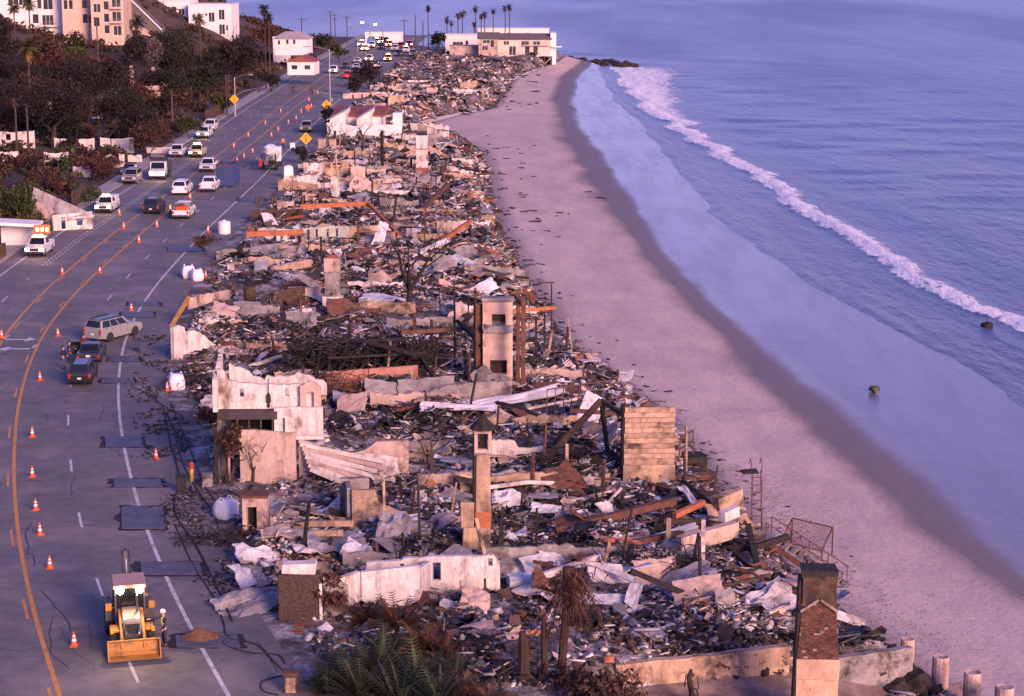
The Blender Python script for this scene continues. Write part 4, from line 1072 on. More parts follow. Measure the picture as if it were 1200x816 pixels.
# tapering brick shaft, bricks proud of a mortar core
zb, zt, wb, wt = 3.5, 6.0, 2.0, 1.55
obj('mortar_core', MB().box((CX, .5, (zb+zt)/2), (wb - .05, .95, zt - zb), taper=(wt/wb, .9)), mortar, t)
bk = MB(); rows = 30
for r_ in range(rows):
    z = zb + (r_ + .5) * (zt - zb) / rows; f = (z - zb) / (zt - zb); w = wb + (wt - wb) * f; yf = .5 - (.475 + (.4275 - .475) * f)
    nb_ = 9; bw = w / nb_
    for q in range(-1, nb_ + 1):
        x0 = max(CX - w/2, CX - w/2 + (q + .5 * (r_ % 2)) * bw); x1 = min(CX + w/2, CX - w/2 + (q + 1 + .5 * (r_ % 2)) * bw)
        if x1 - x0 < .04 or random.random() < .03: continue
        g = random.uniform(.55, 1.25); bk.box(((x0+x1)/2, yf + .02, z), (x1 - x0 - .018, .12 + random.uniform(0, .02), (zt-zb)/rows - .016), col=(g, g, g))
    for sx in (-1, 1):
        for q in range(4):
            g = random.uniform(.5, 1.15); bk.box((CX + sx*(w/2 - .03), .16 + q*.22, z), (.12, .2, (zt-zb)/rows - .016), col=(g, g, g))
brick_attr = mat('brick_shaft', (.17,.075,.053), (.10,.046,.036), scale=2.4, rough=.9, bump=.35, attr=True, fine=.4, soot=.22, sootcol=(.06,.035,.03), sootscale=.6)
tag(obj('brick', bk, brick_attr, t), kind='stuff')
sootbrick = mat('sooty_crown', (.12,.075,.05), (.035,.025,.022), scale=1.6, rough=.92, bump=.6, fine=.6, soot=.35, sootscale=.9)
obj('crown', wall_mesh(1.6, [(0,1.25),(.5,1.2),(1,1.3)], 1.0, jag=.05, seed=52, step=.3, foot=0), sootbrick, t, loc=(CX - .8, -.02, 5.95))
obj('crown_rim', MB().box((CX, .48, 7.2), (1.72, 1.1, .22), jit=.06), char, t)
obj('side_flue_wall', MB().add([(-.2,.0,-.8),(.05,.0,-.8),(.05,1.1,-.8),(-.2,1.1,-.8),(.02,.08,6.9),(.3,.08,6.9),(.3,1.0,6.9),(.02,1.0,6.9)], [(0,3,2,1),(4,5,6,7),(0,1,5,4),(1,2,6,5),(2,3,7,6),(3,0,4,7)]), char, t)  # black slab put where the chimney's left side lies in shade
for sx in (-1, 1): obj('cap_shoulder', MB().bar((CX + sx*.05, -.02, 6.12), (CX + sx*.88, -.02, 5.62), .2, .1), mortar, t)
# round piles at the sand
for k_, (px, py, tp, r_) in enumerate([(1101, 806, 768, .42), (1138, 828, 786, .43), (1175, 848, 803, .46), (1063, 768, 748, .36)]):
    p = P(px, py, -2.7); h = (py - tp) * mpp(p) / CP
    lb = ['round concrete pile standing in the sand beside the black rocks','middle round concrete pile at the bottom right','lowest round concrete pile at the picture edge','short round pile at the end of the dark low wall'][k_]
    tag(obj('concrete_pile', MB().lathe([(r_, -.6), (r_, h*.5), (r_*.97, h - .06), (r_*.9, h), (r_*.5, h - .05)], 14), pink_st, None, tuple(p), smooth=False), lb, 'pile')
# black rocks
def rock(name, label, p, s, m, seed, group=None, cat='rock'):
    rn = random.Random(seed); bm = bmesh.new(); bmesh.ops.create_icosphere(bm, subdivisions=2, radius=1)
    for v in bm.verts:
        k = 1 + (rn.random() - .5) * .5; v.co = Vector((v.co.x * s[0] * k, v.co.y * s[1] * k, v.co.z * s[2] * k))
    me = bpy.data.meshes.new(name); bm.to_mesh(me); bm.free()
    return tag(link(name, me, m, None, tuple(p), rn.random() * 6), label, cat, group)
rock('black_rock', 'faceted black boulder left of the round pile', P(1052, 808, -2.4), (.75, .6, .6), char, 3)
rock('black_rock', 'larger black slab boulder next to the round pile', P(1072, 802, -2.2), (.85, .7, .65), char, 5)
rock('mossy_rock', 'small mossy rock alone on the wet sand', P(1024, 456, -4.95), (.55, .4, .3), mat('moss', (.14,.13,.05), (.06,.06,.04), scale=3, rough=.9), 8)
def footprints():
    V = []; F = []
    for a, b, n, w in (((862,545),(960,660),150,.5),((880,560),(1090,770),170,.9),((700,430),(850,560),120,.5),((900,600),(1130,760),90,1.6)):
        A = P(*a, -3.0); B = P(*b, -3.0)
        for k in range(n):
            q = A.lerp(B, k / n); x = q.x + random.gauss(0, w) + .13 * (k % 2); y = q.y + random.gauss(0, .2); z = beach_z(x, y) + .06; h = random.gauss(-.3, .3); o = len(V)
            for j in range(7): t_ = j * .9; u_, v_ = .05 * math.cos(t_), .13 * math.sin(t_); V.append((x + u_ * math.cos(h) - v_ * math.sin(h), y + u_ * math.sin(h) + v_ * math.cos(h), z + .03))
            F.append(tuple(range(o, o + 7)))
    tag(obj('footprints', MB().add(V, F), mat('damp_sand', (.27,.21,.2), (.22,.17,.165), scale=3, rough=.95, bump=.3)), 'trails of footprints along the dry sand', 'footprints', kind='stuff')  # flat discs; the shade of the pressed pits is put into the colour
footprints()
sandm = mat('lot_sand', (.30,.22,.19), (.17,.12,.105), scale=.9, rough=.95, bump=.5, bscale=3)
# sandy bank below the low walls
mb = MB(); g = 26
A = P(700, 880, -2.6); B = P(1120, 860, -2.6)
xs = np.linspace(1.5, 22, 90); yy = np.linspace(0, 1, 40); XX, TT = np.meshgrid(xs, yy); YY = 76 + (87.9 + .24 * (XX - 4.85) - 76) * TT; DD = (87.75 + .24 * (XX - 4.85)) - YY
ZZ = -1.15 - .22 * np.clip(DD, 0, 8) + (fbm(XX / 1.6, YY / 1.6, 61, 4) - .5) * .8 * sst(0, 1.5, DD) - sst(14, 20, XX) * 1.4 + sst(4, 2, XX) * .5
struct(link('sand_bank', grid_mesh('sand_bank', XX, YY, ZZ), sandm))

# ---------------------------------------------------------------- foundations, fallen timbers and standing posts that divide the lots
def zone(y): return 'nearest' if y < 118 else ('near middle' if y < 150 else ('middle' if y < 200 else ('upper middle' if y < 260 else 'far')))
BN = ['black charred', 'black charred', 'brown scorched', 'brown scorched', 'rusted steel', 'orange rusted', 'pale', 'tan']
SN = ['white buckled sheet', 'grey buckled sheet', 'white wall slab', 'pink wall slab', 'pink wall slab', 'sooty concrete slab', 'tan wall slab', 'sooty concrete slab', 'rusted sheet', 'grey buckled sheet']
FND = [pink_st, white_st, grey_con, tan_st, pink_st, grey_con]
def lot_ok(x, y):
    q = Vector((x, y, LZ)); fy = depth(q); px = 600 + FPX*x/fy; py = 408 + FPX*((CAMH - LZ)*CP - y*SP)/fy
    return not any(a < px < c and b < py < d for a, b, c, d, e in CLEAR) and not (250 < px < 470 and 480 < py < 585)
yy_ = 104.0; k_ = 0
while yy_ < 460:
    rn = random.Random(3000 + k_)
    a = float(ln(ROADR, yy_)) + 2.5; b = float(ln(TOE, yy_)) - 2.5; x = a + rn.uniform(0, 6)
    while x < b - 2:
        mi = rn.randrange(6); L_ = min(rn.uniform(2.5, 9), b - x); h = rn.uniform(.45, 1.1)
        if rn.random() < .75 and lot_ok(x + L_/2, yy_):
            z = float(lot_z(x + L_/2, yy_)); mb = wall_mesh(L_, [(0, h), (.25, h*rn.uniform(.7, 1.05)), (.5, h), (.8, h*rn.uniform(.4, 1)), (1, h*.8)], .22, jag=.1, seed=k_ + int(x), foot=1.0)
            tag(obj('foundation_wall', mb, FND[mi], None, (x, yy_ + rn.uniform(-1, 1), max(z, -.5)), rn.gauss(.02, .05)), ['pink', 'white', 'grey', 'tan', 'pink', 'grey'][mi] + ' low broken foundation wall in the %s burned lots' % zone(yy_), 'wall', 'foundation walls across the lots')
        x += L_ + rn.uniform(1, 6)
    yy_ += rn.uniform(4.5, 8) * (1 + yy_/500); k_ += 1
def scatter_xy(n, y0, y1, seed):
    rn = random.Random(seed); out = []
    while len(out) < n:
        u = rn.random(); y = y0*y1/(y1 - u*(y1 - y0)); a = float(ln(ROADR, y)) + 3; b = float(ln(TOE, y)) - 1.0; x = rn.uniform(a, b)
        if lot_ok(x, y): out.append((x, y, float(lot_z(x, y)), rn))
    return out
for x, y, z, rn in scatter_xy(120, 96, 380, 41):
    mi = rn.randrange(8); L_ = rn.uniform(1.8, 5.5); w = rn.uniform(.1, .28); yaw = rn.gauss(0, .5) if rn.random() < .6 else rn.random()*3.1; pt = rn.gauss(0, .14)
    pts = [Vector((-L_/2, 0, 0)), Vector((0, rn.gauss(0, .12), rn.gauss(0, .1))), Vector((L_/2, 0, 0))]; mb = MB(); mb.M = Matrix.Rotation(pt, 4, 'Y')
    mb.bar(pts[0], pts[1], w, w*1.3); mb.bar(pts[1], pts[2], w, w*1.3)
    tag(obj('fallen_timber', mb, [char, char, brownchar, brownchar, ruststeel, rustbright, white_st, tan_st][mi], None, (x, y, z + .25 + abs(math.sin(pt))*L_*.3), yaw), BN[mi] + ' fallen beam lying across the %s burned lots' % zone(y), 'beam', 'fallen beams across the lots')
for x, y, z, rn in scatter_xy(110, 98, 420, 42):
    mi = rn.randrange(5); h = rn.uniform(.8, 3.2)*(1 if y < 200 else 1.2); lx = rn.gauss(0, .12)
    tag(obj('standing_stud', MB().bar((0, 0, -.4), (lx*h, rn.gauss(0, .06)*h, h), rn.uniform(.07, .2)*(1 if y < 200 else 1.3)), [char, char, ruststeel, brownchar, tan_st][mi], None, (x, y, z)), ['black charred', 'black charred', 'rusted', 'brown scorched', 'tan'][mi] + ' post still standing in the %s burned lots' % zone(y), 'post', 'standing posts in the lots')
for q, (x, y, z, rn) in enumerate(scatter_xy(235, 94, 430, 43)):
    mi = rn.randrange(10); f = 1 if y < 170 else 1.4; w = rn.uniform(.8, 3.4)*f; d_ = rn.uniform(.6, 2.0)*f; n = 5; V = []; F = []; sd = rn.random()*90; amp = rn.uniform(.04, .3)
    for i in range(n + 1):
        for j in range(n + 1):
            a, b = i/n - .5, j/n - .5; e = 1 + (rn.random() - .5)*.25; V.append((a*w*e, b*d_*e, (float(vnoise(a*3 + sd, b*3 + sd, 5)) - .5)*2*amp))
    kk = len(V); V += [(a, b, c - .06) for a, b, c in V]
    for i in range(n):
        for j in range(n): c4 = (i*(n+1)+j, (i+1)*(n+1)+j, (i+1)*(n+1)+j+1, i*(n+1)+j+1); F += [c4, tuple(kk + v for v in reversed(c4))]
    ring = [i*(n+1) for i in range(n)] + [n*(n+1)+j for j in range(n)] + [i*(n+1)+n for i in range(n, 0, -1)] + [j for j in range(n, 0, -1)]
    for i in range(len(ring)): a, b = ring[i], ring[(i+1) % len(ring)]; F.append((b, a, a + kk, b + kk))
    mb = MB(); mb.M = Matrix.Rotation(rn.gauss(0, .25), 4, 'Y') @ Matrix.Rotation(rn.gauss(.3, .3), 4, 'X'); mb.add(V, F)
    tag(obj('wall_fragment', mb, [sheetw, sheetg, white_st, pink_st, pink_st, grey_con, tan_st, grey_con, ruststeel, sheetg][mi], None, (x, y, z + .3*f), rn.gauss(0, .6)), SN[mi] + ' fallen among the %s burned lots' % zone(y), 'rubble slab', 'fallen slabs in the lots')
# ---------------------------------------------------------------- far ruins along the beach
FW = [((356,209),(378,208),192,white_st,'white ruin wall at the roadside nearest the mixer truck',()), ((378,208),(408,207),191,tan_st,'orange tan ruin wall with a square opening in the far lots',[(.1,.32,.6,.95),(.4,.75,.62,.95)]),
      ((333,223),(372,221),207,white_st,'low white wall beside the road opposite the blue dumpster',()), ((411,210),(428,209),196,pink_st,'square pink wall fragment behind the white slab',()),
      ((416,230),(432,229),212,tan_st,'tan block wall right of the white slab',()), ((436,223),(470,221),211,pink_st,'long pinkish wall among the far lots',[(.3,.36,0,.9)]), ((430,207),(452,206),199,pink_st,'small pink wall below the black palm',()),
      ((388,234),(398,234),208,white_st,'narrow tall white slab in the far lots',()), ((388,246),(396,246),232,pink_st,'pink pier under the white slab',()), ((300,243),(323,242),232,mat('dark_block', (.1,.07,.06), (.05,.035,.03), scale=1, rough=.9),'black burned garage wall beside the road',[(.2,.8,.2,.9)]),
      ((325,250),(345,249),237,pink_st,'pinkish garage wall behind the black one',()), ((293,262),(352,260),247,brownchar,'dark brown parapet wall near the road bend',()), ((358,243),(374,242),229,tan_st,'tan column wall with a dark doorway',[(.2,.85,.2,.9)]), ((374,243),(386,242),227,brownchar,'brown burned wall beside the dark doorway',()),
      ((312,288),(352,286),270,white_st,'white wall with two window gaps under the orange beam',[(.12,.3,.2,.9),(.42,.5,.0,.9),(.62,.85,.3,.85)]), ((354,288),(418,284),268,mat('pale_green_wall', (.45,.46,.40), (.33,.32,.29), scale=1, rough=.9, soot=.25),'pale greenish wall below the upper orange beam',[(.1,.14,.3,.9),(.25,.29,.3,.9),(.45,.49,.3,.9),(.62,.66,.3,.9)]),
      ((418,284),(450,282),266,tan_st,'tan wall behind the bare tree',()), ((254,310),(278,308),294,grey_con,'grey shed wall at the edge of the road',()), ((278,308),(285,301),293,darkvoid,'dark end of the grey shed',()), ((372,283),(395,282),277,white_st,'white cabinet like wall stub below the greenish wall',()),
      ((440,170),(470,169),160,white_st,'pale ruin wall below the intact white house',()), ((455,182),(478,181),171,tan_st,'orange tan panel in the far lots behind the black palm',()), ((373,180),(382,180),164,pink_st,'pink pillar by the yellow road sign',()), ((386,178),(394,178),163,pink_st,'second pink pillar by the yellow road sign',()),
      ((455,125),(474,124),113,tan_st,'tan wall near the intact white house',()), ((475,100),(512,99),95,white_st,'thin white beam wall in the farthest lots',()), ((500,112),(513,112),103,pink_st,'pink wall fragment in the farthest lots',()), ((540,107),(560,105),97,tan_st,'tan rubble wall in the farthest lots',()),
      ((402,118),(455,116),110,pink_st,'pale fence remnant beyond the intact white house',[(.2,.24,0,.8),(.4,.44,0,.8),(.6,.64,0,.8)])]
for a, b, tp, m_, lb, op in FW: wall('ruin_wall', lb, 'wall', a, b, tp, m_, jag=.12, opens=op, th=.3, step=.45)
for k_ in range(46):                                   # low remnants that nothing tells apart
    rn = random.Random(900 + k_)
    y = 190 + 260 * rn.random() ** 1.2
    if 365 < y < 425: y -= 60
    a = float(ln(ROADR, y)) + 3; b = float(ln(TOE, y)) - 3
    mi = rn.randrange(5); x = a + (b - a) * rn.random(); L_ = rn.uniform(2, 7); h = rn.uniform(.5, 1.8)
    mb = wall_mesh(L_, [(0, h), (.3, h*.9), (.6, h*rn.uniform(.3, 1)), (1, h*.6)], .25, jag=.15, seed=k_)
    tag(obj('wall_remnant', mb, [pink_st, white_st, tan_st, grey_con, pink_st][mi], None, (x - L_/2, y, float(lot_z(x, y)) - .1), rn.gauss(0, .12)), ['pink', 'white', 'tan', 'sooty grey', 'pink'][mi] + ' low broken wall remnant in the %s burned lots' % zone(y), 'wall remnant', 'low wall remnants in the far lots')
# chimneys
t = thing('far_chimney', 'tall white chimney with brick foot near the sand in the far lots', 'chimney', tuple(P(488, 206, LZ)), 0)
u = mpp(P(495, 206, LZ)) / CP
obj('shaft', MB().bb(0, 13*u, 0, 1.2, 9*u, 46*u), white_st, t); obj('brick_foot', MB().bb(-.1, 13.5*u, -.1, 1.3, -.5, 9.1*u), brickm, t)
obj('belt_course', MB().bb(-.08, 13*u+.08, -.08, 1.28, 30*u, 31*u), brickm, t); obj('cap', MB().box((6.5*u, .6, 46.6*u), (12*u, 1.0, 1.4*u)), char, t)
t = thing('grey_fireplace', 'grey chimney above a white mantel fireplace in the middle lots', 'chimney', tuple(P(378, 364, LZ)), 0)
u = mpp(P(390, 364, LZ)) / CP
obj('mantel', wall_mesh(23*u, [(0,16*u),(1,16*u)], .9, [(4*u,18*u,-.2,11*u)], jag=.03, seed=71), white_st, t); obj('firebox', MB().bb(2*u, 20*u, .6, .85, -.2, 13*u), darkvoid, t)
obj('shaft', MB().bb(3*u, 20*u, .15, 1.1, 15.8*u, 45*u), grey_con, t); obj('upper_shaft', MB().bb(2.6*u, 20.4*u, .1, 1.15, 44.8*u, 60*u), pink_st, t)
obj('cap', MB().box((11.5*u, .6, 61.5*u), (17*u, 1.0, 4*u), taper=(.4, .5)), redtile, t)
# stump of a big pole / palm base by the road
t = thing('tree_stump', 'thick burned palm stump beside the lot drive', 'stump', tuple(P(293, 365, LZ)), 0)
obj('trunk', MB().tube([(0,0,-.5),(.05,0,1),(0,0,2.3)], [.62,.55,.58], 10), brownchar, t); obj('top_crust', MB().box((0,0,2.4), (1.1,1.0,.5), jit=.2), char, t)
# bent street lamp stub
t = thing('bent_pipe', 'burned bent pipe standing near the white sacks', 'pipe', tuple(P(249, 332, -.1)), 0)
obj('pipe', MB().tube([(0,0,-.3),(.05,0,1.2),(.1,0,2.6),(.3,0,3.0),(.6,0,2.9)], .09, 6), brownchar, t); obj('foot', MB().lathe([(.5,-.2),(.3,.3),(.12,.7)], 8), brownchar, t)

# ---------------------------------------------------------------- road plates over trenches
platem = mat('steel_road_plate', (.085,.08,.095), (.13,.12,.14), scale=1.1, rough=.55, metal=.35, bump=.15, fine=.3, rust=.0)
patchm = mat('fresh_asphalt', (.018,.017,.019), (.03,.028,.03), scale=1.5, rough=.9, bump=.4)
PL = [(124,168,512,524,'second narrow steel plate above the loader'), (134,191,562,571,'narrow steel plate level with the pink house wall'), (143,194,594,620,'large square steel plate in the middle of the near lane'), (166,238,659,674,'wide steel plate behind the loader'), (207,282,745,759,'steel plate in front of the brown dirt pile'),
      (151,187,354,359,'farther of two thin plates above the silver car'), (143,181,366,372,'thin steel plate just above the silver car'), (127,164,418,424,'thin steel plate beside the black parked car'), (119,158,443,449,'thin steel plate behind the black parked car'), (197,237,290,295,'steel plate across the edge line at the road bend'), (232,258,278,281,'small steel plate by the roadside sack'), (280,310,232,236,'small steel plate near the blue dumpster')]
for x0, x1, y0, y1, lb in PL:
    p = [P(x0, y1), P(x1, y1), P(x1 + (x1-x0)*-.06, y0), P(x0 + (x1-x0)*-.02, y0)]; c = sum(p, Vector()) / 4
    t = thing('road_plate', 'dark ' + lb if 'dark' not in lb else lb, 'steel plate', (c.x, c.y, 0), 0, 'steel plates over the road trenches')
    q = [v - c for v in p]; k = len(q)
    mb = MB()
    ext = [(v * 1.0 + Vector((math.copysign(.28, v.x), math.copysign(.2, v.y), 0))) for v in q]
    ext = [e + Vector((random.uniform(-.15, .15), random.uniform(-.08, .08), 0)) for e in ext]
    rag = []
    for q_ in range(4):
        for f_ in range(7): e = ext[q_].lerp(ext[(q_+1) % 4], f_/7); rag.append((e.x + random.gauss(0, .1), e.y + random.gauss(0, .07), .009))
    mb.add(rag, [tuple(range(28))]); obj('asphalt_patch', mb, patchm, t)
    mb = MB(); mb.add([(v.x, v.y, .01) for v in q] + [(v.x, v.y, .04) for v in q], [(4,5,6,7),(0,1,5,4),(1,2,6,5),(2,3,7,6),(3,0,4,7)]); obj('plate', mb, platem, t)
# ---------------------------------------------------------------- cones
def cone_template():
    t = thing('traffic_cone', 'cone', 'traffic cone')
    obj('base', MB().box((0,0,.025), (.42,.42,.05)), orangeplast, t)
    obj('body', MB().lathe([(.165,.05),(.125,.28)], 12), orangeplast, t, smooth=False)
    obj('collar', MB().lathe([(.126,.28),(.102,.42)], 12), whiteplast, t); obj('body', MB().lathe([(.102,.42),(.085,.52)], 12), orangeplast, t)
    obj('collar', MB().lathe([(.085,.52),(.07,.60)], 12), whiteplast, t); obj('tip', MB().lathe([(.07,.60),(.04,.76),(.03,.78)], 12), orangeplast, t)
    return t
CN = [(87,757,'orange cone nearest the loader wheel'),(58.5,666,'second cone of the near row left of the lane dashes'),(47,627,'orange and white cone third in the near row'),(42,598,'cone fourth in the near row beside the yellow line'),(38,559,'cone level with the pink house wall'),(38,512,'cone level with the white house terrace'),(47,446,'cone just behind the standing officers'),(183,538,'cone alone at the road edge by the dark cables'),(196,458,'cone on the roadside by the broken white wall'),
      (2,396,'cone cut by the left picture edge'),(68,394,'cone in front of the officers on the yellow line side'),(154,364,'cone between the thin steel plates and the silver car'),(73,321,'cone nearest the left yellow line pair'),(117,320,'cone at the right yellow line on the bend'),(163,284,'cone at the right yellow line past the bend'),(145,268,'cone on the left yellow line past the bend'),(184,266,'cone behind the black car on the yellow line'),(244,272,'cone on the edge line by the white tank'),(241,325,'cone beside the white sacks'),(223,233,'cone between the white cars'),(235,201,'cone next to the far white pickup'),(140,252,'cone on the road beside the second amber truck')]
FARC = [(278,190),(286,185),(296,179),(274,173),(291,160),(318,160),(326,153),(311,146),(338,145),(329,132),(353,132),(362,118),(372,110),(347,140),(365,126)]
cone0 = cone_template(); first = True
for k_, c in enumerate(CN + [(a, b, 'small orange cone in the far part of the road') for a, b in FARC]):
    o = cone0 if first else copy_tree(cone0); first = False
    p = P(c[0], c[1]); o.location = (p.x, p.y, .001); o.rotation_euler = (0, 0, random.random() * 6); o['label'] = c[2]; o['group'] = 'traffic cones on the road'
    s = .92 if p.y < 200 else 1.05; o.scale = (s, s, s)
# ---------------------------------------------------------------- bulk sacks, bins, tank, dirt pile
def sack(label, px, py, s, z=-.05, seed=1):
    p = P(px, py, z); rn = random.Random(seed); V = []; F = []; n = 16; rows = 8
    for i in range(rows):
        f = i / (rows - 1); r_ = .5 * (1 - .5 * abs(f - .45) ** 2.2 * 2) * s
        for j in range(n):
            a = 2 * math.pi * j / n; q = r_ * (1 / max(abs(math.cos(a)), abs(math.sin(a)))) ** .85 * (1 + .1 * (rn.random() - .5))
            V.append((q * math.cos(a), q * math.sin(a), f * .95 * s + (.1 * s * (rn.random() - .3) if i == rows - 1 else 0)))
    for i in range(rows - 1):
        for j in range(n): F.append((i*n+j, i*n+(j+1) % n, (i+1)*n+(j+1) % n, (i+1)*n+j))
    F.append(tuple(range((rows-1)*n, rows*n)))
    t = thing('bulk_sack', label, 'sack', tuple(p), rn.random(), 'white bulk sacks by the road')
    obj('bag', MB().add(V, F), tarp, t, smooth=True)
    for sx in (-1, 1): obj('lifting_loop', MB().tube([(sx*.3*s,-.2*s,.9*s),(sx*.3*s,-.1*s,1.1*s),(sx*.3*s,.1*s,1.1*s),(sx*.3*s,.2*s,.9*s)], .03*s, 4), tarp, t)
sack('full white bulk sack beside the small pink stack', 265, 607, 1.15, seed=2); sack('left of two white sacks at the road edge', 221, 326, 1.3, seed=3); sack('right slumped sack of the pair at the road edge', 231, 329, 1.15, seed=4); sack('torn white sack beside the broken white wall', 207, 456, 1.2, seed=5)
t = thing('water_tank', 'white round tank at the roadside past the sacks', 'tank', tuple(P(263, 274, -.02)), 0); obj('tank_body', MB().lathe([(.7,0),(.72,.2),(.72,1.3),(.66,1.42),(.2,1.5)], 16), whiteplast, t, smooth=False); obj('lid', MB().lathe([(.22,1.48),(.2,1.58)], 10), whiteplast, t)
binblue = mat('bin_plastic', (.05,.065,.13), (.04,.05,.1), scale=2, rough=.6, bump=0)
def bin_(label, px, py, m, z=0.0, h=1.05, w=.62):
    t = thing('wheeled_bin', label, 'bin', tuple(P(px, py, z)), R(8))
    obj('tub', MB().box((0,0,h*.47), (w*.85,w*.85,h*.86), taper=(1.18,1.18)), m, t, bevel=.03); obj('lid', MB().box((0,.02,h*.93), (w*1.08,w*1.1,h*.07), roll=.06), m, t, bevel=.02)
    for sx in (-1, 1): obj('wheel', MB().lathe([(.1,-.03),(.1,.03)], 10, 'X', (sx*w*.4, w*.45, .1)), blackrub, t)
    obj('handle', MB().bar((-w*.4, w*.6, h*.9), (w*.4, w*.6, h*.9), .04), m, t)
bin_('dark blue wheeled bin at the road edge by the broken white wall', 168, 414, binblue); bin_('black wheeled bin in front of the white carport', 25, 286, blackrub, .15); bin_('black wheeled bin near the house wall and cables', 213, 577, blackrub, -.05)
t = thing('dirt_pile', 'brown heap of loose dirt beside the near steel plate', 'dirt pile', tuple(P(235, 747)), 0)
g = 28; q = np.linspace(-1, 1, g); XX, YY = np.meshgrid(q * 1.15, q * .85); rr = np.sqrt((XX/1.1)**2 + (YY/.8)**2)
ZZ = .55 * np.clip(1 - rr, 0, 1) ** 1.15 + (fbm(XX*3+9, YY*3+9, 8, 4) - .5) * .16 * (rr < 1) - .01
obj('heap', MB(), mat('loose_dirt', (.22,.115,.06), (.14,.07,.04), scale=3, rough=.95, bump=.9, bscale=12, fine=.6), t).data = grid_mesh('heap', XX, YY, ZZ); t.children[0].data.materials.append(MATS['loose_dirt'])
t = thing('utility_cabinet', 'rusty brown utility box at the bottom by the green shrub', 'cabinet', tuple(P(342, 812, -.05)), R(-4))
obj('box_body', MB().bb(-.3,.3,-.25,.3,0,.95), brownchar, t, bevel=.02); obj('door', MB().bb(-.22,.22,-.275,-.25,.1,.8), tan_st, t); obj('roof_plate', MB().bb(-.36,.36,-.32,.36,.95,1.02), ruststeel, t)
t = thing('hydrant_post', 'yellow and red marker post by the dark cables', 'post', tuple(P(225, 566, -.1)), 0)
obj('post', MB().lathe([(.12,-.2),(.12,.9)], 10), mat('yellow_paint', (.62,.38,.05), (.5,.3,.05), scale=3, rough=.6), t); obj('cap', MB().lathe([(.13,.9),(.13,1.25),(.05,1.35)], 10), mat('red_paint', (.5,.05,.03), (.4,.04,.03), scale=3, rough=.6), t)
# fallen cables along the shoulder
def cable(label, pts, r=.035, z=.03):
    w = [P(a, b, 0.0) for a, b in pts]; out = []
    for i in range(len(w) - 1):
        p0 = w[max(i-1, 0)]; p1 = w[i]; p2 = w[i+1]; p3 = w[min(i+2, len(w)-1)]
        for k in range(5):
            s = k / 5; q = .5 * ((2*p1) + (p2-p0)*s + (2*p0-5*p1+4*p2-p3)*s*s + (3*p1-p0-3*p2+p3)*s**3)
            q.z = max(land_z(q.x, q.y), -.05) + z; out.append(q)
    c = out[0].copy(); tag(obj('fallen_cable', MB().tube([v - c for v in out], r, 5), blackrub, None, tuple(c)), label, 'cable', 'fallen cables at the roadside')
cable('long black cable looping from the dirt pile to the shrub', [(205,615),(225,660),(250,700),(262,730),(268,748),(300,756),(320,775),(345,800)])
cable('black cable looped on the road near the utility box', [(270,745),(262,755),(290,765),(325,768),(335,780)])
cable('black cable curl at the very bottom of the road', [(345,790),(310,798),(308,810),(330,816)])
cable('black cable running along the house forecourt', [(200,470),(212,500),(228,540),(240,570),(255,590),(262,600)])
cable('second black cable beside the house forecourt', [(195,480),(205,510),(215,545),(235,580),(250,600),(258,625)])
cable('thick black cable bundle along the shoulder', [(192,480),(200,520),(210,560),(205,600),(230,640),(255,690),(275,735)], .06)
cable('black cable zigzag by the bins and sacks', [(190,475),(215,490),(195,505),(225,520),(205,535),(232,552)])
cable('thin cable across the road edge near the silver car', [(160,455),(185,470),(200,495),(215,520)])
def dead_strip():
    n = 2600; y = 96 + RNG.random(n) * 70; w = ln(ROADR, y) - 1.0 + RNG.normal(0, .8, n); z = np.full(n, .03)
    keep = fbm(w * .6, y * .4, 91, 3) > .5; y = y[keep]; w = w[keep]; z = z[keep]; n = len(y)
    V, F = boxes_np(w, y, z, .08 + .4 * RNG.random(n) ** 3, .04 + .1 * RNG.random(n), .03 + .06 * RNG.random(n), RNG.random(n) * 6.3, RNG.normal(0, .2, n), RNG.random(n), .3)
    c = np.repeat(PAL[RNG.choice([0, 0, 1, 1, 2, 3, 4], n)], 8, 0)
    tag(link('roadside_grit', np_mesh('roadside_grit', V, F, c), debris_m), 'black burned scraps scattered along the road shoulder', 'debris', kind='stuff')
dead_strip()

# ---------------------------------------------------------------- vehicles (front faces -Y, origin on the ground)
glassm = mat('car_glass', (.012,.013,.018), rough=.08, bump=0, fine=0, spec=.6)
chrome = mat('chrome_trim', (.5,.5,.52), rough=.25, metal=.9, bump=0, fine=0)
rimm = mat('wheel_rim', (.32,.32,.34), rough=.35, metal=.7, bump=0, fine=.2)
taill = mat('tail_lamp', (.35,.02,.02), rough=.3, bump=0, fine=0, emis=((1,.08,.04), .08))
headoff = mat('head_lamp_off', (.55,.55,.6), rough=.2, bump=0, fine=0)
headon = mat('head_lamp_lit', (1,.85,.6), rough=.3, bump=0, fine=0, emis=((1,.68,.36), 45))
beacon = mat('amber_beacon_lit', (1,.5,.1), rough=.3, bump=0, fine=0, emis=((1,.42,.07), 40))
platew = mat('number_plate', (.7,.7,.7), rough=.5, bump=0, fine=0)
paints = {}
def paint(nm, c):
    return mat('car_paint_' + nm, c, tuple(v * .85 for v in c), scale=1.2, rough=.38, bump=0, fine=.12, coat=.35)
PW, PS, PB, PD, PR, PY = paint('white', (.72,.71,.72)), paint('silver', (.29,.275,.275)), paint('black', (.014,.014,.017)), paint('dark', (.03,.03,.04)), paint('red', (.42,.03,.025)), paint('amber', (.6,.25,.05))
def lerp(a, b, t): return tuple(x + (y - x) * t for x, y in zip(a, b))
def face_pt(q, u, v): return lerp(lerp(q[0], q[1], u), lerp(q[3], q[2], u), v)
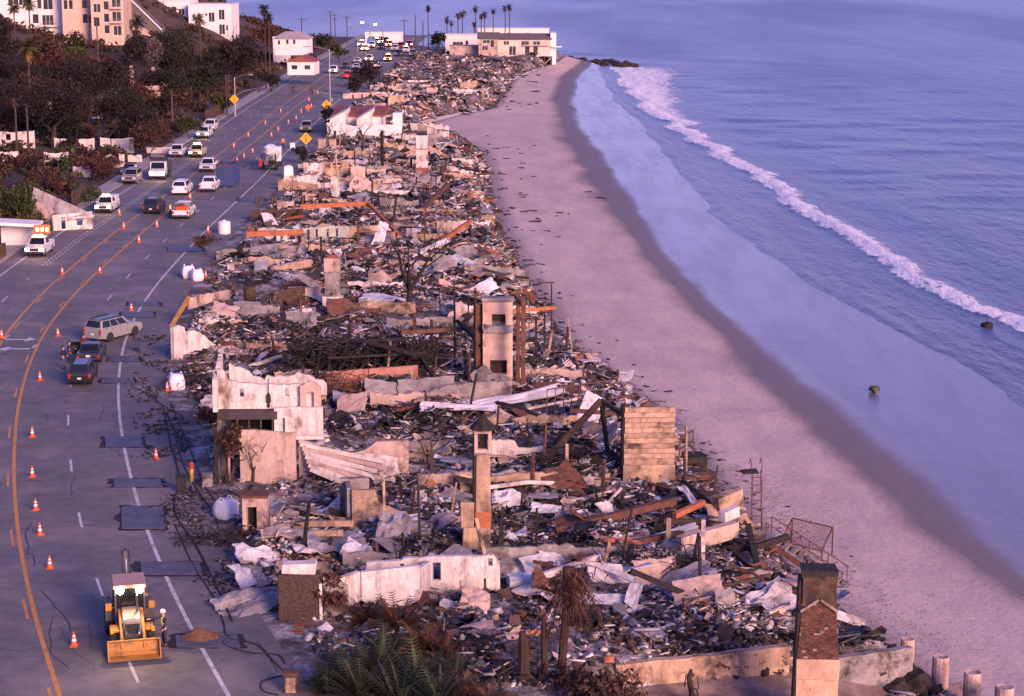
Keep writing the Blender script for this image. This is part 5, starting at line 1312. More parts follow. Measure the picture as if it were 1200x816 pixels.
def window(parent, q, u0, u1, v0, v1, name='window', m=None):
    q = [Vector(p) for p in q]; nrm = (q[1] - q[0]).cross(q[3] - q[0]).normalized()
    c = [Vector(face_pt([tuple(x) for x in q], *uv)) for uv in ((u0, v0), (u1, v0), (u1, v1), (u0, v1))]
    mb = MB(); mb.add([p - nrm * .02 for p in c] + [p + nrm * .012 for p in c], [(4,5,6,7),(0,1,5,4),(1,2,6,5),(2,3,7,6),(3,0,4,7)])
    return obj(name, mb, m or glassm, parent)
def wheel(parent, x, y, r, w):
    s = 1 if x > 0 else -1
    tw = obj('wheel', MB().lathe([(r*.62,-w/2),(r*.93,-w/2),(r,-w*.3),(r,w*.3),(r*.93,w/2),(r*.62,w/2)], 18, 'X'), blackrub, parent, loc=(x, y, r))
    obj('rim', MB().lathe([(r*.6,-.02),(r*.6,.03),(r*.3,.06),(r*.12,.06)], 12, 'X', (s*w*.42, 0, 0)), rimm, tw)
def arch(y, r, n=7): return [(y + r * math.cos(math.pi * k / n), r * math.sin(math.pi * k / n) * 1.0 + .34) for k in range(n + 1)]
def car(kind, label, px, py, yaw, p_, lights=False, roofm=None, extra=None, group=None, s=1.0, z=0.0, bk_=False):
    p = P(px, py, z)
    names = {'suv': ('suv_car', 'car'), 'sedan': ('sedan_car', 'car'), 'pickup': ('pickup_truck', 'pickup')}
    t = thing(names[kind][0], label, names[kind][1], (p.x, p.y, z + .006), yaw, group); t.scale = (s, s, s)
    L_, W, H, belt, hood = {'suv': (5.2, 2.0, 1.94, 1.2, 1.16), 'sedan': (4.8, 1.84, 1.45, .92, .88), 'pickup': (5.7, 2.0, 1.88, 1.12, 1.1)}[kind]
    r_ = .43 if kind != 'sedan' else .34
    yf, yr = -L_/2 + .95, L_/2 - 1.1
    tail = belt if kind != 'pickup' else .78
    top = {'suv': [(-L_/2,.5),(-L_/2,.82),(-L_/2+.12,hood-.12),(-L_/2+.5,hood-.03),(-L_/2+1.45,hood+.04),(-L_/2+1.5,belt),(L_/2-.08,belt),(L_/2,belt-.25),(L_/2,.45)],
           'sedan': [(-L_/2,.4),(-L_/2,.66),(-L_/2+.15,hood-.14),(-L_/2+1.4,hood+.04),(L_/2-.1,belt+.02),(L_/2,belt-.2),(L_/2,.4)],
           'pickup': [(-L_/2,.5),(-L_/2,.86),(-L_/2+.12,hood-.1),(-L_/2+1.4,hood+.04),(-L_/2+1.45,belt),(.72,belt),(.74,tail),(L_/2-.05,tail),(L_/2,tail-.1),(L_/2,.45)]}[kind]
    prof = top + [(y, max(z_, .3)) for y, z_ in ([(yr + r_*1.12, .3)] + [(a, b) for a, b in arch(yr, r_*1.12)] + [(yr - r_*1.12, .3), (yf + r_*1.12, .3)] + arch(yf, r_*1.12) + [(yf - r_*1.12, .3)])]
    bd = obj('body', MB().prism(prof, -W/2, W/2), p_, t, bevel=.06, seg=2)
    # cabin
    y0, y1 = {'suv': (-L_/2+1.42, L_/2-.06), 'sedan': (-L_/2+1.35, L_/2-.75), 'pickup': (-L_/2+1.4, .7)}[kind]
    t0, t1 = {'suv': (y0+.75, y1-.28), 'sedan': (y0+.95, y1-.75), 'pickup': (y0+.7, y1-.12)}[kind]
    wb, wt = W/2 - .05, W/2 - .24
    B = [(-wb,y0,belt-.02),(wb,y0,belt-.02),(wb,y1,belt-.02),(-wb,y1,belt-.02)]; T = [(-wt,t0,H-.06),(wt,t0,H-.06),(wt,t1,H-.06),(-wt,t1,H-.06)]
    obj('cabin', MB().add(B + T, [(0,3,2,1),(4,5,6,7),(0,1,5,4),(1,2,6,5),(2,3,7,6),(3,0,4,7)]), p_, t, bevel=.04)
    rf = obj('roof', MB().box((0, (t0+t1)/2, H - .045), (wt*2 - .04, t1 - t0 - .04, .07)), roofm or p_, t, bevel=.03)
    if kind == 'suv':
        for sx in (-1, 1): obj('roof_rail', MB().bar((sx*(wt-.1), t0+.2, H+.03), (sx*(wt-.1), t1-.2, H+.03), .05), blackrub, rf)
    window(t, [B[0],B[1],T[1],T[0]], .06, .94, .1, .94, 'windscreen'); window(t, [B[2],B[3],T[3],T[2]], .08, .92, .18, .92, 'rear_window')
    ns = {'suv': [(.1,.36),(.39,.64),(.67,.95)], 'sedan': [(.2,.5),(.53,.8)], 'pickup': [(.18,.58),(.62,.93)]}[kind]
    for a, b in ns:
        window(t, [B[1],B[2],T[2],T[1]], a, b, .14, .9); window(t, [B[3],B[0],T[0],T[3]], 1-b, 1-a, .14, .9)
    for sx in (-1, 1):
        for y in (yf, yr): wheel(t, sx*(W/2 - .13), y, r_, .26)
        obj('headlight', MB().box((sx*(W/2-.27), -L_/2+.03, hood-.27), (.36,.12,.17)), headon if lights else headoff, t)
        obj('taillight', MB().box((sx*(W/2-.13), L_/2-.03, belt-.25), (.2,.1,.4 if kind != 'sedan' else .16)), taill, t)
        obj('wing_mirror', MB().box((sx*(W/2+.08), y0+.45, belt+.1), (.2,.1,.16)), p_, t, bevel=.02)
        for k_, yy in enumerate((y0+1.45, y0+2.35)):
            if yy < y1 - .3: obj('door_handle', MB().box((sx*(W/2+.012), yy, belt-.14), (.03,.18,.04)), chrome, t)
    obj('grille', MB().box((0,-L_/2+.005,hood-.3), (W*.5,.06,.26)), blackrub, t); obj('front_bumper', MB().box((0,-L_/2-.03,.5), (W*.96,.16,.2)), blackrub, t, bevel=.03)
    obj('rear_bumper', MB().box((0,L_/2+.03,.5), (W*.96,.16,.2)), chrome if kind == 'pickup' else p_, t, bevel=.03); obj('number_plate', MB().box((0,L_/2+.035,.74), (.34,.05,.16)), platew, t)
    if kind == 'pickup':
        bx_ = MB()
        for sx in (-1, 1): bx_.bb(sx*(W/2-.04)-.05, sx*(W/2-.04)+.05, .74, L_/2-.06, tail-.02, belt+.02)
        obj('bed_side', bx_, p_, t); obj('tailgate', MB().bb(-W/2+.08, W/2-.08, L_/2-.1, L_/2-.02, tail-.02, belt), p_, t); obj('bed_liner', MB().bb(-W/2+.1, W/2-.1, .8, L_/2-.12, tail+.002, tail+.03), blackrub, t)
    if bk_:
        obj('light_bar', MB().box((0, t0+.3, H+.1), (.9,.28,.16)), beacon, t)
    if extra: extra(t, L_, W, H, belt)
    return t
def road_yaw(p):                                    # heading of the carriageway at a point; 0 = pointing away
    dy = 4.0; return math.atan2(-(float(edge_x(p.y + dy)) - float(edge_x(p.y - dy))), 2 * dy)
def Y(px, py, toward=True): return road_yaw(P(px, py)) + (0 if toward else math.pi)
def arrow_board(t, L_, W, H, belt):
    obj('arrow_board', MB().box((0, 1.6, 2.35), (1.7,.1,.95)), rustbright, t); obj('board_mast', MB().bar((0,1.6,.8),(0,1.6,1.9), .12), steelgrey, t)
    for q in range(3): obj('arrow_lamp', MB().box((-.5+q*.5, 1.54, 2.35), (.22,.06,.3)), beacon, t)
def red_load(t, L_, W, H, belt):
    obj('load', MB().box((0, 1.7, 1.2), (1.3,1.5,.6), jit=.1), orangeplast, t); obj('load', MB().box((.2, 1.3, 1.5), (.7,.5,.4), jit=.1), ruststeel, t); obj('rack', MB().bb(-.9,.9,.78,.86,1.1,1.85), steelgrey, t)
def white_box(t, L_, W, H, belt): obj('utility_box', MB().bb(-.95,.95,.8,2.8,.8,1.75), PW, t, bevel=.05)
# the three parked near cars
car('suv', 'silver estate car turned across the edge line beside the dark cars', 133, 396, R(150), PS, roofm=PB)
car('suv', 'black boxy car nearest the camera of the three parked ones', 98, 446, math.pi + Y(98, 446) - R(6), PB, s=.86)
def open_door(t, L_, W, H, belt):
    d = obj('open_door', MB().box((0,.5,.62), (.08,1.1,.75)), PD, t, loc=(W/2+.02, -.55, .1), rz=R(-70), bevel=.03); obj('door_window', MB().box((0,.5,1.1), (.05,.9,.34)), glassm, d)
car('sedan', 'dark blue saloon with its door standing open between the parked cars', 108, 421, math.pi + Y(108, 421) - R(4), PD, extra=open_door)
# moving and standing vehicles up the road
car('pickup', 'white work pickup with lit headlamps and arrow board nearest the left edge', 47, 297, Y(47, 297), PW, True, extra=arrow_board, bk_=True)
car('pickup', 'second white work pickup with lit amber bar up the left lane', 126, 247, Y(126, 247), PW, True, extra=white_box, bk_=True)
car('suv', 'black car stopped in the centre lane near the worker', 181, 249, Y(181, 249, False), PB)
car('pickup', 'white pickup with orange load beside the standing worker', 216, 254, Y(216, 254, False), PW, extra=red_load)
car('suv', 'white estate car left of the blue dumpster', 214, 227, Y(214, 227, False), PW)
car('pickup', 'white pickup parked right before the blue dumpster', 246, 223, Y(246, 223, False), PW)
car('pickup', 'white pickup just behind the blue dumpster', 245, 200, Y(245, 200), PW)
car('suv', 'silver car parked on the left roadside', 155, 214, Y(155, 214), PS)
car('pickup', 'white and black pickup parked on the left verge', 209, 183, Y(209, 183), PW)
car('pickup', 'yellowish truck with bright amber lamp on the left lane', 232, 183, Y(232, 183), paint('cream', (.6,.5,.3)), True, bk_=True)
car('pickup', 'white pickup with lit lamps close to the left kerb', 240, 161, Y(240, 161), PW, True)
car('suv', 'white car right behind the pickup at the left kerb', 247, 153, Y(247, 153), PW)
car('pickup', 'white car on the seaward shoulder by the traffic signal', 360, 154, Y(360, 154), PS)
car('suv', 'red car in the far road', 408, 92, Y(408, 92, False), PR)
car('suv', 'white van with glaring lamps at the far left kerb', 391, 86, Y(391, 86), PW, True)
car('sedan', 'dark car at the far left kerb', 405, 80, Y(405, 80), PD)
car('sedan', 'white saloon left of centre in the far road', 418, 81, Y(418, 81), PW)
car('pickup', 'white truck in the far road before the crowd of lights', 433, 72, Y(433, 72), PW, True)
car('sedan', 'white saloon right of centre in the far road', 441, 79, Y(441, 79, False), PW)
car('sedan', 'white saloon behind the other at the far left', 419, 74, Y(419, 74), PW)
car('suv', 'oncoming car with one bright glare in the far road', 431, 87, Y(431, 87), PD, True)
car('suv', 'amber lit truck in the far centre lane', 455, 72, Y(455, 72), PY, True, bk_=True)
for k_, (px, py, pm, lt) in enumerate([(428,60,PW,True),(436,56,PW,True),(447,58,PD,False),(456,55,PR,True),(463,60,PW,False),(470,57,PR,False),(476,62,PW,False),(468,66,PD,False),(484,66,PS,False),(442,52,PS,True),(452,51,PD,True),(480,55,PR,True),(424,55,PW,True)]):
    car('suv', 'car in the far queue of vehicles below the street lights', px, py, Y(px, py), pm, lt, bk_=(k_ % 3 == 0), group='queue of vehicles at the far end')
# dump truck, mixer truck, dumpster
p = P(188, 209); t = thing('dump_truck', 'white dump truck with a dark tipping box in the left lane', 'truck', (p.x, p.y, .006), Y(188, 209))
obj('cab', MB().prism([(-2.9,.6),(-2.9,1.35),(-1.9,1.5),(-1.5,2.45),(-.5,2.5),(-.5,.6)], -1.1, 1.1), PW, t, bevel=.08, seg=2); obj('windscreen', MB().quad((-.95,-1.93,1.55),(.95,-1.93,1.55),(.9,-1.56,2.38),(-.9,-1.56,2.38)), glassm, t)
obj('tipper_box', MB().bb(-1.2,1.2,-.3,2.9,1.1,2.6), paint('dark_green', (.05,.06,.045)), t, bevel=.03); obj('box_rim', MB().bb(-1.26,1.26,-.35,-.2,2.4,3.0), blackrub, t); obj('chassis', MB().bb(-.5,.5,-2.6,2.9,.55,1.0), blackrub, t)
for sx in (-1, 1):
    for y in (-2.0, 1.2, 2.3): wheel(t, sx*1.0, y, .5, .32)
    obj('headlight', MB().box((sx*.8,-2.92,1.05), (.35,.08,.25)), headon, t)
p = P(318, 197); t = thing('mixer_truck', 'white cement mixer truck with tilted drum on the seaward lane', 'truck', (p.x, p.y, .006), Y(318, 197, False))
obj('cab', MB().bb(-1.2,1.2,-4.2,-2.4,.7,2.8), PW, t, bevel=.12, seg=2); obj('windscreen', MB().bb(-1.05,1.05,-4.24,-4.2,1.7,2.6), glassm, t); obj('chassis', MB().bb(-.5,.5,-4,4,.6,1.05), blackrub, t)
dr = MB(); dr.M = Matrix.Translation((0,.6,2.35)) @ Matrix.Rotation(R(14), 4, 'X'); dr.lathe([(.5,-2.6),(1.0,-2.1),(1.25,-.9),(1.25,.3),(.9,1.8),(.6,2.6),(.5,2.6)], 16, 'Y'); obj('mixer_drum', dr, PW, t)
obj('chute', MB().bar((0,3.4,2.2),(.3,4.7,1.0), .5, .15), steelgrey, t); obj('hopper', MB().lathe([(.35,2.6),(.75,3.4)], 10, 'Z', (0,3.1,0)), PW, t); obj('red_panel', MB().bb(.85,1.3,3.4,4.3,.7,1.7), PR, t); obj('rear_frame', MB().bb(-1.1,-.9,3.2,3.6,.7,2.4).bb(.9,1.1,3.0,3.2,.7,2.4), blackrub, t)
for sx in (-1, 1):
    for y in (-3.2, 1.6, 2.9): wheel(t, sx*1.05, y, .52, .35)
p = P(265, 219); t = thing('dumpster', 'blue ribbed steel dumpster standing in the seaward lane', 'dumpster', (p.x, p.y + 2.4, .006), Y(265, 219))
bl = mat('blue_dumpster_paint', (.028,.055,.21), (.035,.05,.14), scale=1.2, rough=.6, bump=.1, rust=.08, sootscale=.6)
obj('wall_panel', MB().bb(-1.2,-1.12,-2.9,2.9,.15,2.95).bb(1.12,1.2,-2.9,2.9,.15,2.95).bb(-1.12,1.12,2.82,2.9,.15,2.95), bl, t); obj('floor', MB().bb(-1.1,1.1,-2.8,2.8,.15,.3), bl, t); obj('gate', MB().bb(-1.11,1.11,-2.9,-2.82,.15,2.95), bl, t)
for q in range(6): obj('rib', MB().bb(-1.05 + q*.4, -.95 + q*.4, -2.96, -2.9, .2, 2.9), bl, t)
for sx in (-1, 1):
    for q in range(8): obj('rib', MB().bb(sx*1.23-.03, sx*1.23+.03, -2.7+q*.75, -2.6+q*.75, .2, 2.9), bl, t)
obj('top_rim', MB().bb(-1.26,1.26,-2.98,-2.82,2.93,3.08).bb(-1.26,-1.1,-2.8,2.95,2.93,3.08).bb(1.1,1.26,-2.8,2.95,2.93,3.08), ruststeel, t)

# ---------------------------------------------------------------- backhoe loader (faces the camera)
p = P(155, 770); HY = R(14)
t = thing('backhoe_loader', 'yellow backhoe loader with lit work lamps and raised rear arm', 'loader', (p.x - .55, p.y + 2.6, .006), HY)
cy = mat('loader_yellow', (.5,.225,.045), (.36,.165,.04), scale=1.6, rough=.5, bump=.05, fine=.35, soot=.28, sootcol=(.12,.08,.06), sootscale=1.2)
cg = mat('loader_grey', (.05,.05,.055), (.08,.075,.08), scale=1.6, rough=.5, bump=.05, fine=.3)
glass2 = mat('cab_glass', (.05,.055,.07), rough=.06, bump=0, fine=0, trans=.85, spec=.5)
obj('chassis', MB().bb(-.4,.4,-1.9,1.6,.5,.95), cg, t, bevel=.03)
obj('hood', MB().prism([(-2.0,.9),(-2.02,1.45),(-1.8,1.58),(-.55,1.8),(-.55,.9)], -.43, .43), mat('hood_grey', (.22,.20,.20), (.14,.13,.13), scale=1.5, rough=.4, bump=0, fine=.2), t, bevel=.07, seg=3)
obj('grille', MB().bb(-.34,.34,-2.06,-2.0,.95,1.4), blackrub, t); obj('exhaust', MB().tube([(.3,-1.1,1.6),(.3,-1.1,2.5)], .05, 8), cg, t)
for sx in (-1, 1):
    obj('hood_side', MB().bb(sx*.44-.02, sx*.44+.02, -1.8, -.6, .95, 1.4), cy, t)
    obj('front_fender', MB().box((sx*.82,-1.45,1.03), (.42,.95,.1)), cy, t, bevel=.03); obj('rear_fender', MB().prism([(.15,.9),(.2,1.35),(.45,1.58),(1.4,1.58),(1.65,1.3),(1.5,1.25),(1.3,1.46),(.55,1.46),(.35,1.25)], sx*.7 if sx > 0 else -1.15, 1.15 if sx > 0 else -.7), cg, t)
    fw = wheel(t, sx*.88, -1.45, .48, .34); wheel(t, sx*.93, .95, .72, .48)
    obj('loader_arm', MB().prism([(-.35,1.45),(-.35,1.7),(-1.3,1.45),(-2.55,.75),(-2.75,.45),(-2.55,.4),(-1.4,1.15)], sx*.52 - .07, sx*.52 + .07), cy, t, bevel=.02)
    obj('lift_cylinder', MB().tube([(sx*.52,-.6,.8),(sx*.52,-1.5,1.2)], .06, 8), chrome, t); obj('tilt_cylinder', MB().tube([(sx*.3,-1.4,1.5),(sx*.3,-2.5,1.0)], .05, 8), chrome, t)
    obj('indicator_box', MB().box((sx*1.02,-.45,1.78), (.3,.2,.36)), cy, t, bevel=.03); obj('lamp_bracket', MB().bar((sx*.75,-.45,1.75),(sx*1.0,-.45,1.75), .05), cg, t)
    obj('turn_lamp', MB().box((sx*.95,-2.05,1.1), (.16,.1,.2)), mat('amber_lens', (.7,.3,.03), rough=.3, bump=0, fine=0), t)
    wl = obj('work_lamp', MB().lathe([(.05,.08),(.13,.0),(.14,-.06)], 12, 'Y', (sx*.45,-.66,2.62)), cg, t); obj('lamp_lens', MB().lathe([(.17,-.062),(.17,-.075)], 12, 'Y', (sx*.45,-.66,2.62)), mat('work_lamp_lit', (1,.9,.7), rough=.3, bump=0, fine=0, emis=((1,.70,.36), 120)), wl)  # lens drawn wider than its housing to suggest the lamp's glare
    ld = bpy.data.lights.new('work_lamp_light', 'SPOT'); ld.energy = 160; ld.color = (1,.68,.36); ld.spot_size = R(110); ld.spot_blend = .8; ld.shadow_soft_size = .1
    lo = bpy.data.objects.new('work_lamp_light', ld); COL.objects.link(lo); lo.parent = t; lo.location = (sx*.45,-.8,2.62); lo.rotation_euler = (R(68), 0, math.pi); lo['kind'] = 'helper'
    # outriggers at the rear
    obj('outrigger', MB().bar((sx*.5,2.0,.6),(sx*.95,2.05,1.5), .14, .16), cy, t)
for sx in (-1, 1):
    for a, b in (((sx*.68,-.5,1.3),(sx*.68,-.52,2.7)), ((sx*.72,.5,1.3),(sx*.72,.5,2.7)), ((sx*.7,1.25,1.3),(sx*.66,1.2,2.7))): obj('cab_post', MB().bar(a, b, .08), cg, t)
obj('cab_sill', MB().bb(-.7,.7,-.54,-.46,1.28,1.42), cg, t); obj('cab_roof', MB().box((0,.35,2.78), (1.62,2.0,.16), taper=(.94,.94)), mat('cab_roof_tan', (.48,.30,.22), (.4,.25,.19), scale=1, rough=.5, bump=0, fine=.2), t, bevel=.04, seg=2)
obj('cab_glass', MB().bb(-.64,.64,-.51,-.49,1.42,2.66), glass2, t)
for sx in (-1, 1): obj('cab_glass', MB().bb(sx*.69-.01,sx*.69+.01,-.42,1.15,1.42,2.66), glass2, t)
obj('cab_floor', MB().bb(-.66,.66,-.5,1.25,1.05,1.28), cg, t); obj('driver_seat', MB().bb(-.25,.25,.35,.8,1.28,1.62).bb(-.25,.25,.75,.88,1.6,2.2), blackrub, t)
bp_ = [(-2.55,.2),(-2.5,.7),(-2.62,.86),(-2.85,.9),(-2.85,.85),(-2.66,.8),(-2.57,.7),(-2.62,.3),(-2.8,.14),(-3.3,.09),(-3.32,.05),(-2.75,.05)]
obj('bucket', MB().prism(bp_, -1.2, 1.2), cy, t, bevel=.01)
for sx in (-1, 1): obj('bucket_side', MB().prism([(-2.55,.1),(-2.52,.8),(-2.85,.89),(-3.05,.5),(-3.3,.07)], sx*1.2-.025, sx*1.2+.025), cy, t)
obj('bucket_edge', MB().bb(-1.22,1.22,-3.38,-3.2,.04,.075), cg, t)
bh = MB(); bh.bar((0,1.7,.7),(0,2.0,1.4), .35, .3); bh.bar((0,2.0,1.4),(0,2.35,3.7), .2, .3)
obj('boom', bh, cg, t, bevel=.02); sk_ = MB(); sk_.bar((.0,2.35,3.75),(0,2.95,1.9), .17, .24); obj('dipper_stick', sk_, cg, t)
obj('boom_cylinder', MB().tube([(0,1.75,1.5),(0,2.15,3.3)], .06, 8), chrome, t)
for sx in (-.16, .16): obj('hose', MB().tube([(sx,1.9,1.6),(sx*1.2,2.05,2.8),(sx,2.3,3.75),(sx,2.6,3.3)], .03, 5), blackrub, t)
obj('rear_bucket', MB().prism([(2.75,1.85),(3.2,1.8),(3.25,1.3),(2.9,1.05),(3.05,1.35),(3.0,1.65)], -.3, .3), cg, t); obj('swing_frame', MB().bb(-.55,.55,1.6,1.85,.5,1.1), cg, t)

# ---------------------------------------------------------------- people
skinm = mat('skin', (.45,.27,.2), (.4,.24,.18), scale=6, rough=.6, bump=0, fine=0)
hairm = mat('dark_hair', (.03,.022,.018), rough=.8, bump=.3)
def skin_mesh(name, chains, m, parent, sub=1):
    V = []; Rd = []; E = []; idx = {}
    for ch in chains:
        prev = None
        for (co, r_) in ch:
            k = tuple(round(c, 4) for c in co)
            if k not in idx: idx[k] = len(V); V.append(co); Rd.append(r_)
            i = idx[k]
            if prev is not None and prev != i and (prev, i) not in E and (i, prev) not in E: E.append((prev, i))
            prev = i
    me = bpy.data.meshes.new(name); me.from_pydata(V, E, [])
    o = link(name, me, m, parent)
    md = o.modifiers.new('skin', 'SKIN'); md.use_smooth_shade = True
    for i, r_ in enumerate(Rd):
        sv = me.skin_vertices[0].data[i]; rr = r_ if hasattr(r_, '__len__') else (r_, r_); sv.radius = rr; sv.use_root = (i == 0)
    o.modifiers.new('sub', 'SUBSURF').levels = sub; o.modifiers['sub'].render_levels = sub
    return o
def person(label, px, py, yaw, top, legs, vest=None, helmet=None, arms=None, hold=None, z=0.0, parent_loc=None, sit=False):
    p = P(px, py, z) if parent_loc is None else Vector(parent_loc)
    t = thing('person', label, 'person', (p.x, p.y, z + .004) if parent_loc is None else tuple(p), yaw)
    ar = arms or {}
    def arm(s):
        e, w = ar.get(s, ((s*.27,.02,1.16),(s*.27,-.12,.93)))
        return [((0,0,1.40),.15),((s*.19,0,1.42),.062),(e,.048),(w,.034)], Vector(w), (Vector(w) - Vector(e)).normalized()
    def leg(s, gr=0):
        if sit: return [((0,0,.95),.15),((s*.1,-.02,.92),.09+gr),((s*.14,-.45,.93),.07+gr),((s*.14,-.5,.55),.05+gr)]
        return [((0,0,.95),.15),((s*.1,0,.88),.092+gr),((s*.115,-.02+.03*s,.48),.062+gr),((s*.12,.02+.03*s,.1),.045+gr)]
    torso = [((0,0,.95),(.15,.115)),((0,0,1.15),(.14,.105)),((0,0,1.40),(.16,.11)),((0,-.01,1.52),.058),((0,-.02,1.6),(.078,.088)),((0,-.02,1.68),(.082,.1)),((0,-.01,1.76),(.05,.06))]
    ch = [torso]
    for s in (-1, 1):
        a, w, d = arm(s); ch.append(a)
        hnd = tuple(w + d * .07); ch.append([(tuple(w), .034), (hnd, (.034,.02))])
        sid = Vector((d.y, -d.x, 0)); sid = sid.normalized() if sid.length > .1 else Vector((0, 1, 0))
        for q, ln_ in zip((-1.5,-.5,.5,1.5), (.065,.08,.085,.07)):
            b0 = w + d * .09 + sid * q * .018; ch.append([(hnd, (.034,.02)), (tuple(b0), .0095), (tuple(b0 + d * ln_ + Vector((0,-.015,-.01))), .008)])
        ch.append([(hnd, (.034,.02)), (tuple(w + d*.07 + sid*.05), .0095), (tuple(w + d*.11 + sid*.06), .008)])
        ch.append(leg(s)); 
        if not sit: ch.append([leg(s)[-1], ((s*.13,-.14,.04),.04)])
    skin_mesh('body', ch, skinm, t)
    hd = t
    obj('eye', MB().lathe([(.0,-.012),(.012,0),(.0,.012)], 6, 'Z', (-.032,-.105,1.69)).lathe([(.0,-.012),(.012,0),(.0,.012)], 6, 'Z', (.032,-.105,1.69)), hairm, hd)
    obj('nose', MB().prism([(-.1,1.69),(-.14,1.645),(-.1,1.635)], -.012, .012), skinm, hd); obj('mouth', MB().bb(-.025,.025,-.108,-.1,1.6,1.608), mat('lips', (.3,.12,.1), rough=.6, bump=0), hd)
    skin_mesh('trousers', [[((0,0,.98),(.165,.13)),((0,0,.94),(.165,.13))] + leg(s, .02)[1:] for s in (-1, 1)], legs, t)
    jk = [[((0,0,.93),(.165,.128)),((0,0,1.15),(.158,.122)),((0,0,1.40),(.172,.125)),((0,-.005,1.5),.075)]]
    for s in (-1, 1): jk.append([((0,0,1.40),(.172,.125))] + [(c, r_ + .02) for c, r_ in arm(s)[0][1:]])
    skin_mesh('jacket', jk, top, t)
    if vest: skin_mesh('vest', [[((0,0,.98),(.19,.15)),((0,0,1.15),(.182,.145)),((0,0,1.38),(.192,.145)),((0,0,1.47),(.12,.1))]], vest, t)
    if not sit:
        for s in (-1, 1): obj('boot', MB().box((s*.125,-.05+.02*s,.055), (.11,.29,.11), taper=(.85,.8)), blackrub, t, bevel=.02)
    if helmet:
        obj('helmet', MB().lathe([(.15,1.71),(.125,1.72),(.12,1.77),(.09,1.83),(.03,1.855),(.0,1.856)], 14, c=(0,-.02,0)), helmet, t, smooth=True)
    else:
        obj('hair', MB().lathe([(.086,1.68),(.098,1.72),(.095,1.77),(.06,1.81),(.0,1.82)], 12, c=(0,.01,0)), hairm, t, smooth=True)
    return t
hiv = mat('hi_vis_vest', (.62,.72,.10), (.5,.6,.1), scale=4, rough=.7, bump=.1, fine=.2); navy = mat('navy_cloth', (.02,.022,.035), (.03,.03,.045), scale=5, rough=.9, bump=.2); greycl = mat('grey_cloth', (.07,.065,.075), (.1,.095,.1), scale=5, rough=.9); pinkcl = mat('pink_hi_vis', (.75,.25,.15), rough=.8); redcl = mat('maroon_cloth', (.16,.03,.035), (.1,.02,.03), scale=5, rough=.9)
person('worker in white helmet and yellow vest with arm stretched to the loader', 193, 757, R(-65), navy, navy, hiv, whiteplast, {-1: ((-.2,-.33,1.36), (-.16,-.62,1.38))})
person('worker in hi-vis vest standing beside the white pickup', 200, 255, R(10), greycl, navy, hiv)
person('tiny worker in pink vest past the mixer truck', 332, 174, R(20), pinkcl, navy, pinkcl)
person('officer in dark uniform standing at the left of the parked cars', 75, 432, R(80), navy, greycl, arms={1: ((.27,-.12,1.15), (.1,-.3,1.1)), -1: ((-.27,-.12,1.15), (-.1,-.3,1.05))})
person('second person in dark clothes close behind the officer', 82, 426, R(95), navy, navy, arms={1: ((.27,-.15,1.18), (.18,-.4,1.15))})
person('person in maroon top leaning between the parked dark cars', 99, 417, R(200), redcl, navy)
ld_ = bpy.data.objects['backhoe_loader']; lm = Matrix.Translation(ld_.location) @ Matrix.Rotation(HY, 4, 'Z')
v = lm @ Vector((0, .55, .72)); person('driver in yellow vest seated in the loader cab', 0, 0, HY, greycl, navy, hiv, None, {1: ((.3,-.15,1.2),(.15,-.42,1.2)), -1: ((-.3,-.15,1.2),(-.15,-.42,1.2))}, parent_loc=tuple(v), sit=True)
# ---------------------------------------------------------------- vegetation
leafm = mat('foliage', (1, 1, 1), (.6, .6, .6), scale=.8, rough=.75, bump=0, attr=True, fine=.3, spec=.2)
barkm = mat('bark', (.06,.042,.034), (.03,.022,.02), scale=4, rough=.9, bump=.5)
palmtrunk = mat('palm_trunk', (.09,.065,.055), (.045,.034,.03), scale=5, rough=.95, bump=.6, stretch=(1,1,3))
def leaf_mesh(name, C, Rr, n, size, cols, seed, squash=1.0, shell=.55):
    """small leaf faces spread through lobes C (k,3) with radii Rr (k,3)"""
    rg = np.random.default_rng(seed); C = np.asarray(C, float); Rr = np.asarray(Rr, float)
    vol = Rr.prod(1) ** (2/3.); k = rg.choice(len(C), n, p=vol / vol.sum())
    d = rg.normal(size=(n, 3)); d /= np.linalg.norm(d, axis=1)[:, None]
    r_ = (shell + (1 - shell) * rg.random(n)) * (.85 + .3 * rg.random(n)); inner = rg.random(n) < .3; r_[inner] *= rg.random(inner.sum())
    pos = C[k] + d * Rr[k] * r_[:, None]
    gaps = fbm(pos[:, 0] / (Rr.mean() * .5) + pos[:, 2] / (Rr.mean() * .5) + 50, pos[:, 1] / (Rr.mean() * .5) + 20 - pos[:, 2], seed % 50, 2)
    pos = pos[gaps > .36]; kk = k[gaps > .36]; n = len(pos)
    a = rg.normal(size=(n, 3)); a /= np.linalg.norm(a, axis=1)[:, None]; b = np.cross(a, rg.normal(size=(n, 3))); b /= np.linalg.norm(b, axis=1)[:, None]
    s = size * (.6 + .8 * rg.random(n))[:, None]
    V = np.stack([pos - a*s - b*s*.25, pos + b*s*.5, pos + a*s, pos - b*s*.55], 1).reshape(-1, 3)
    F = np.arange(n * 4).reshape(n, 4)
    cols = np.asarray(cols, float); lob = rg.random(len(C)); ci = np.clip((lob[kk] * .6 + .4 * rg.random(n)) * len(cols), 0, len(cols) - 1).astype(int)
    c = cols[ci] * (.7 + .6 * rg.random((n, 1)))
    return np_mesh(name, V, F, np.repeat(c, 4, 0))
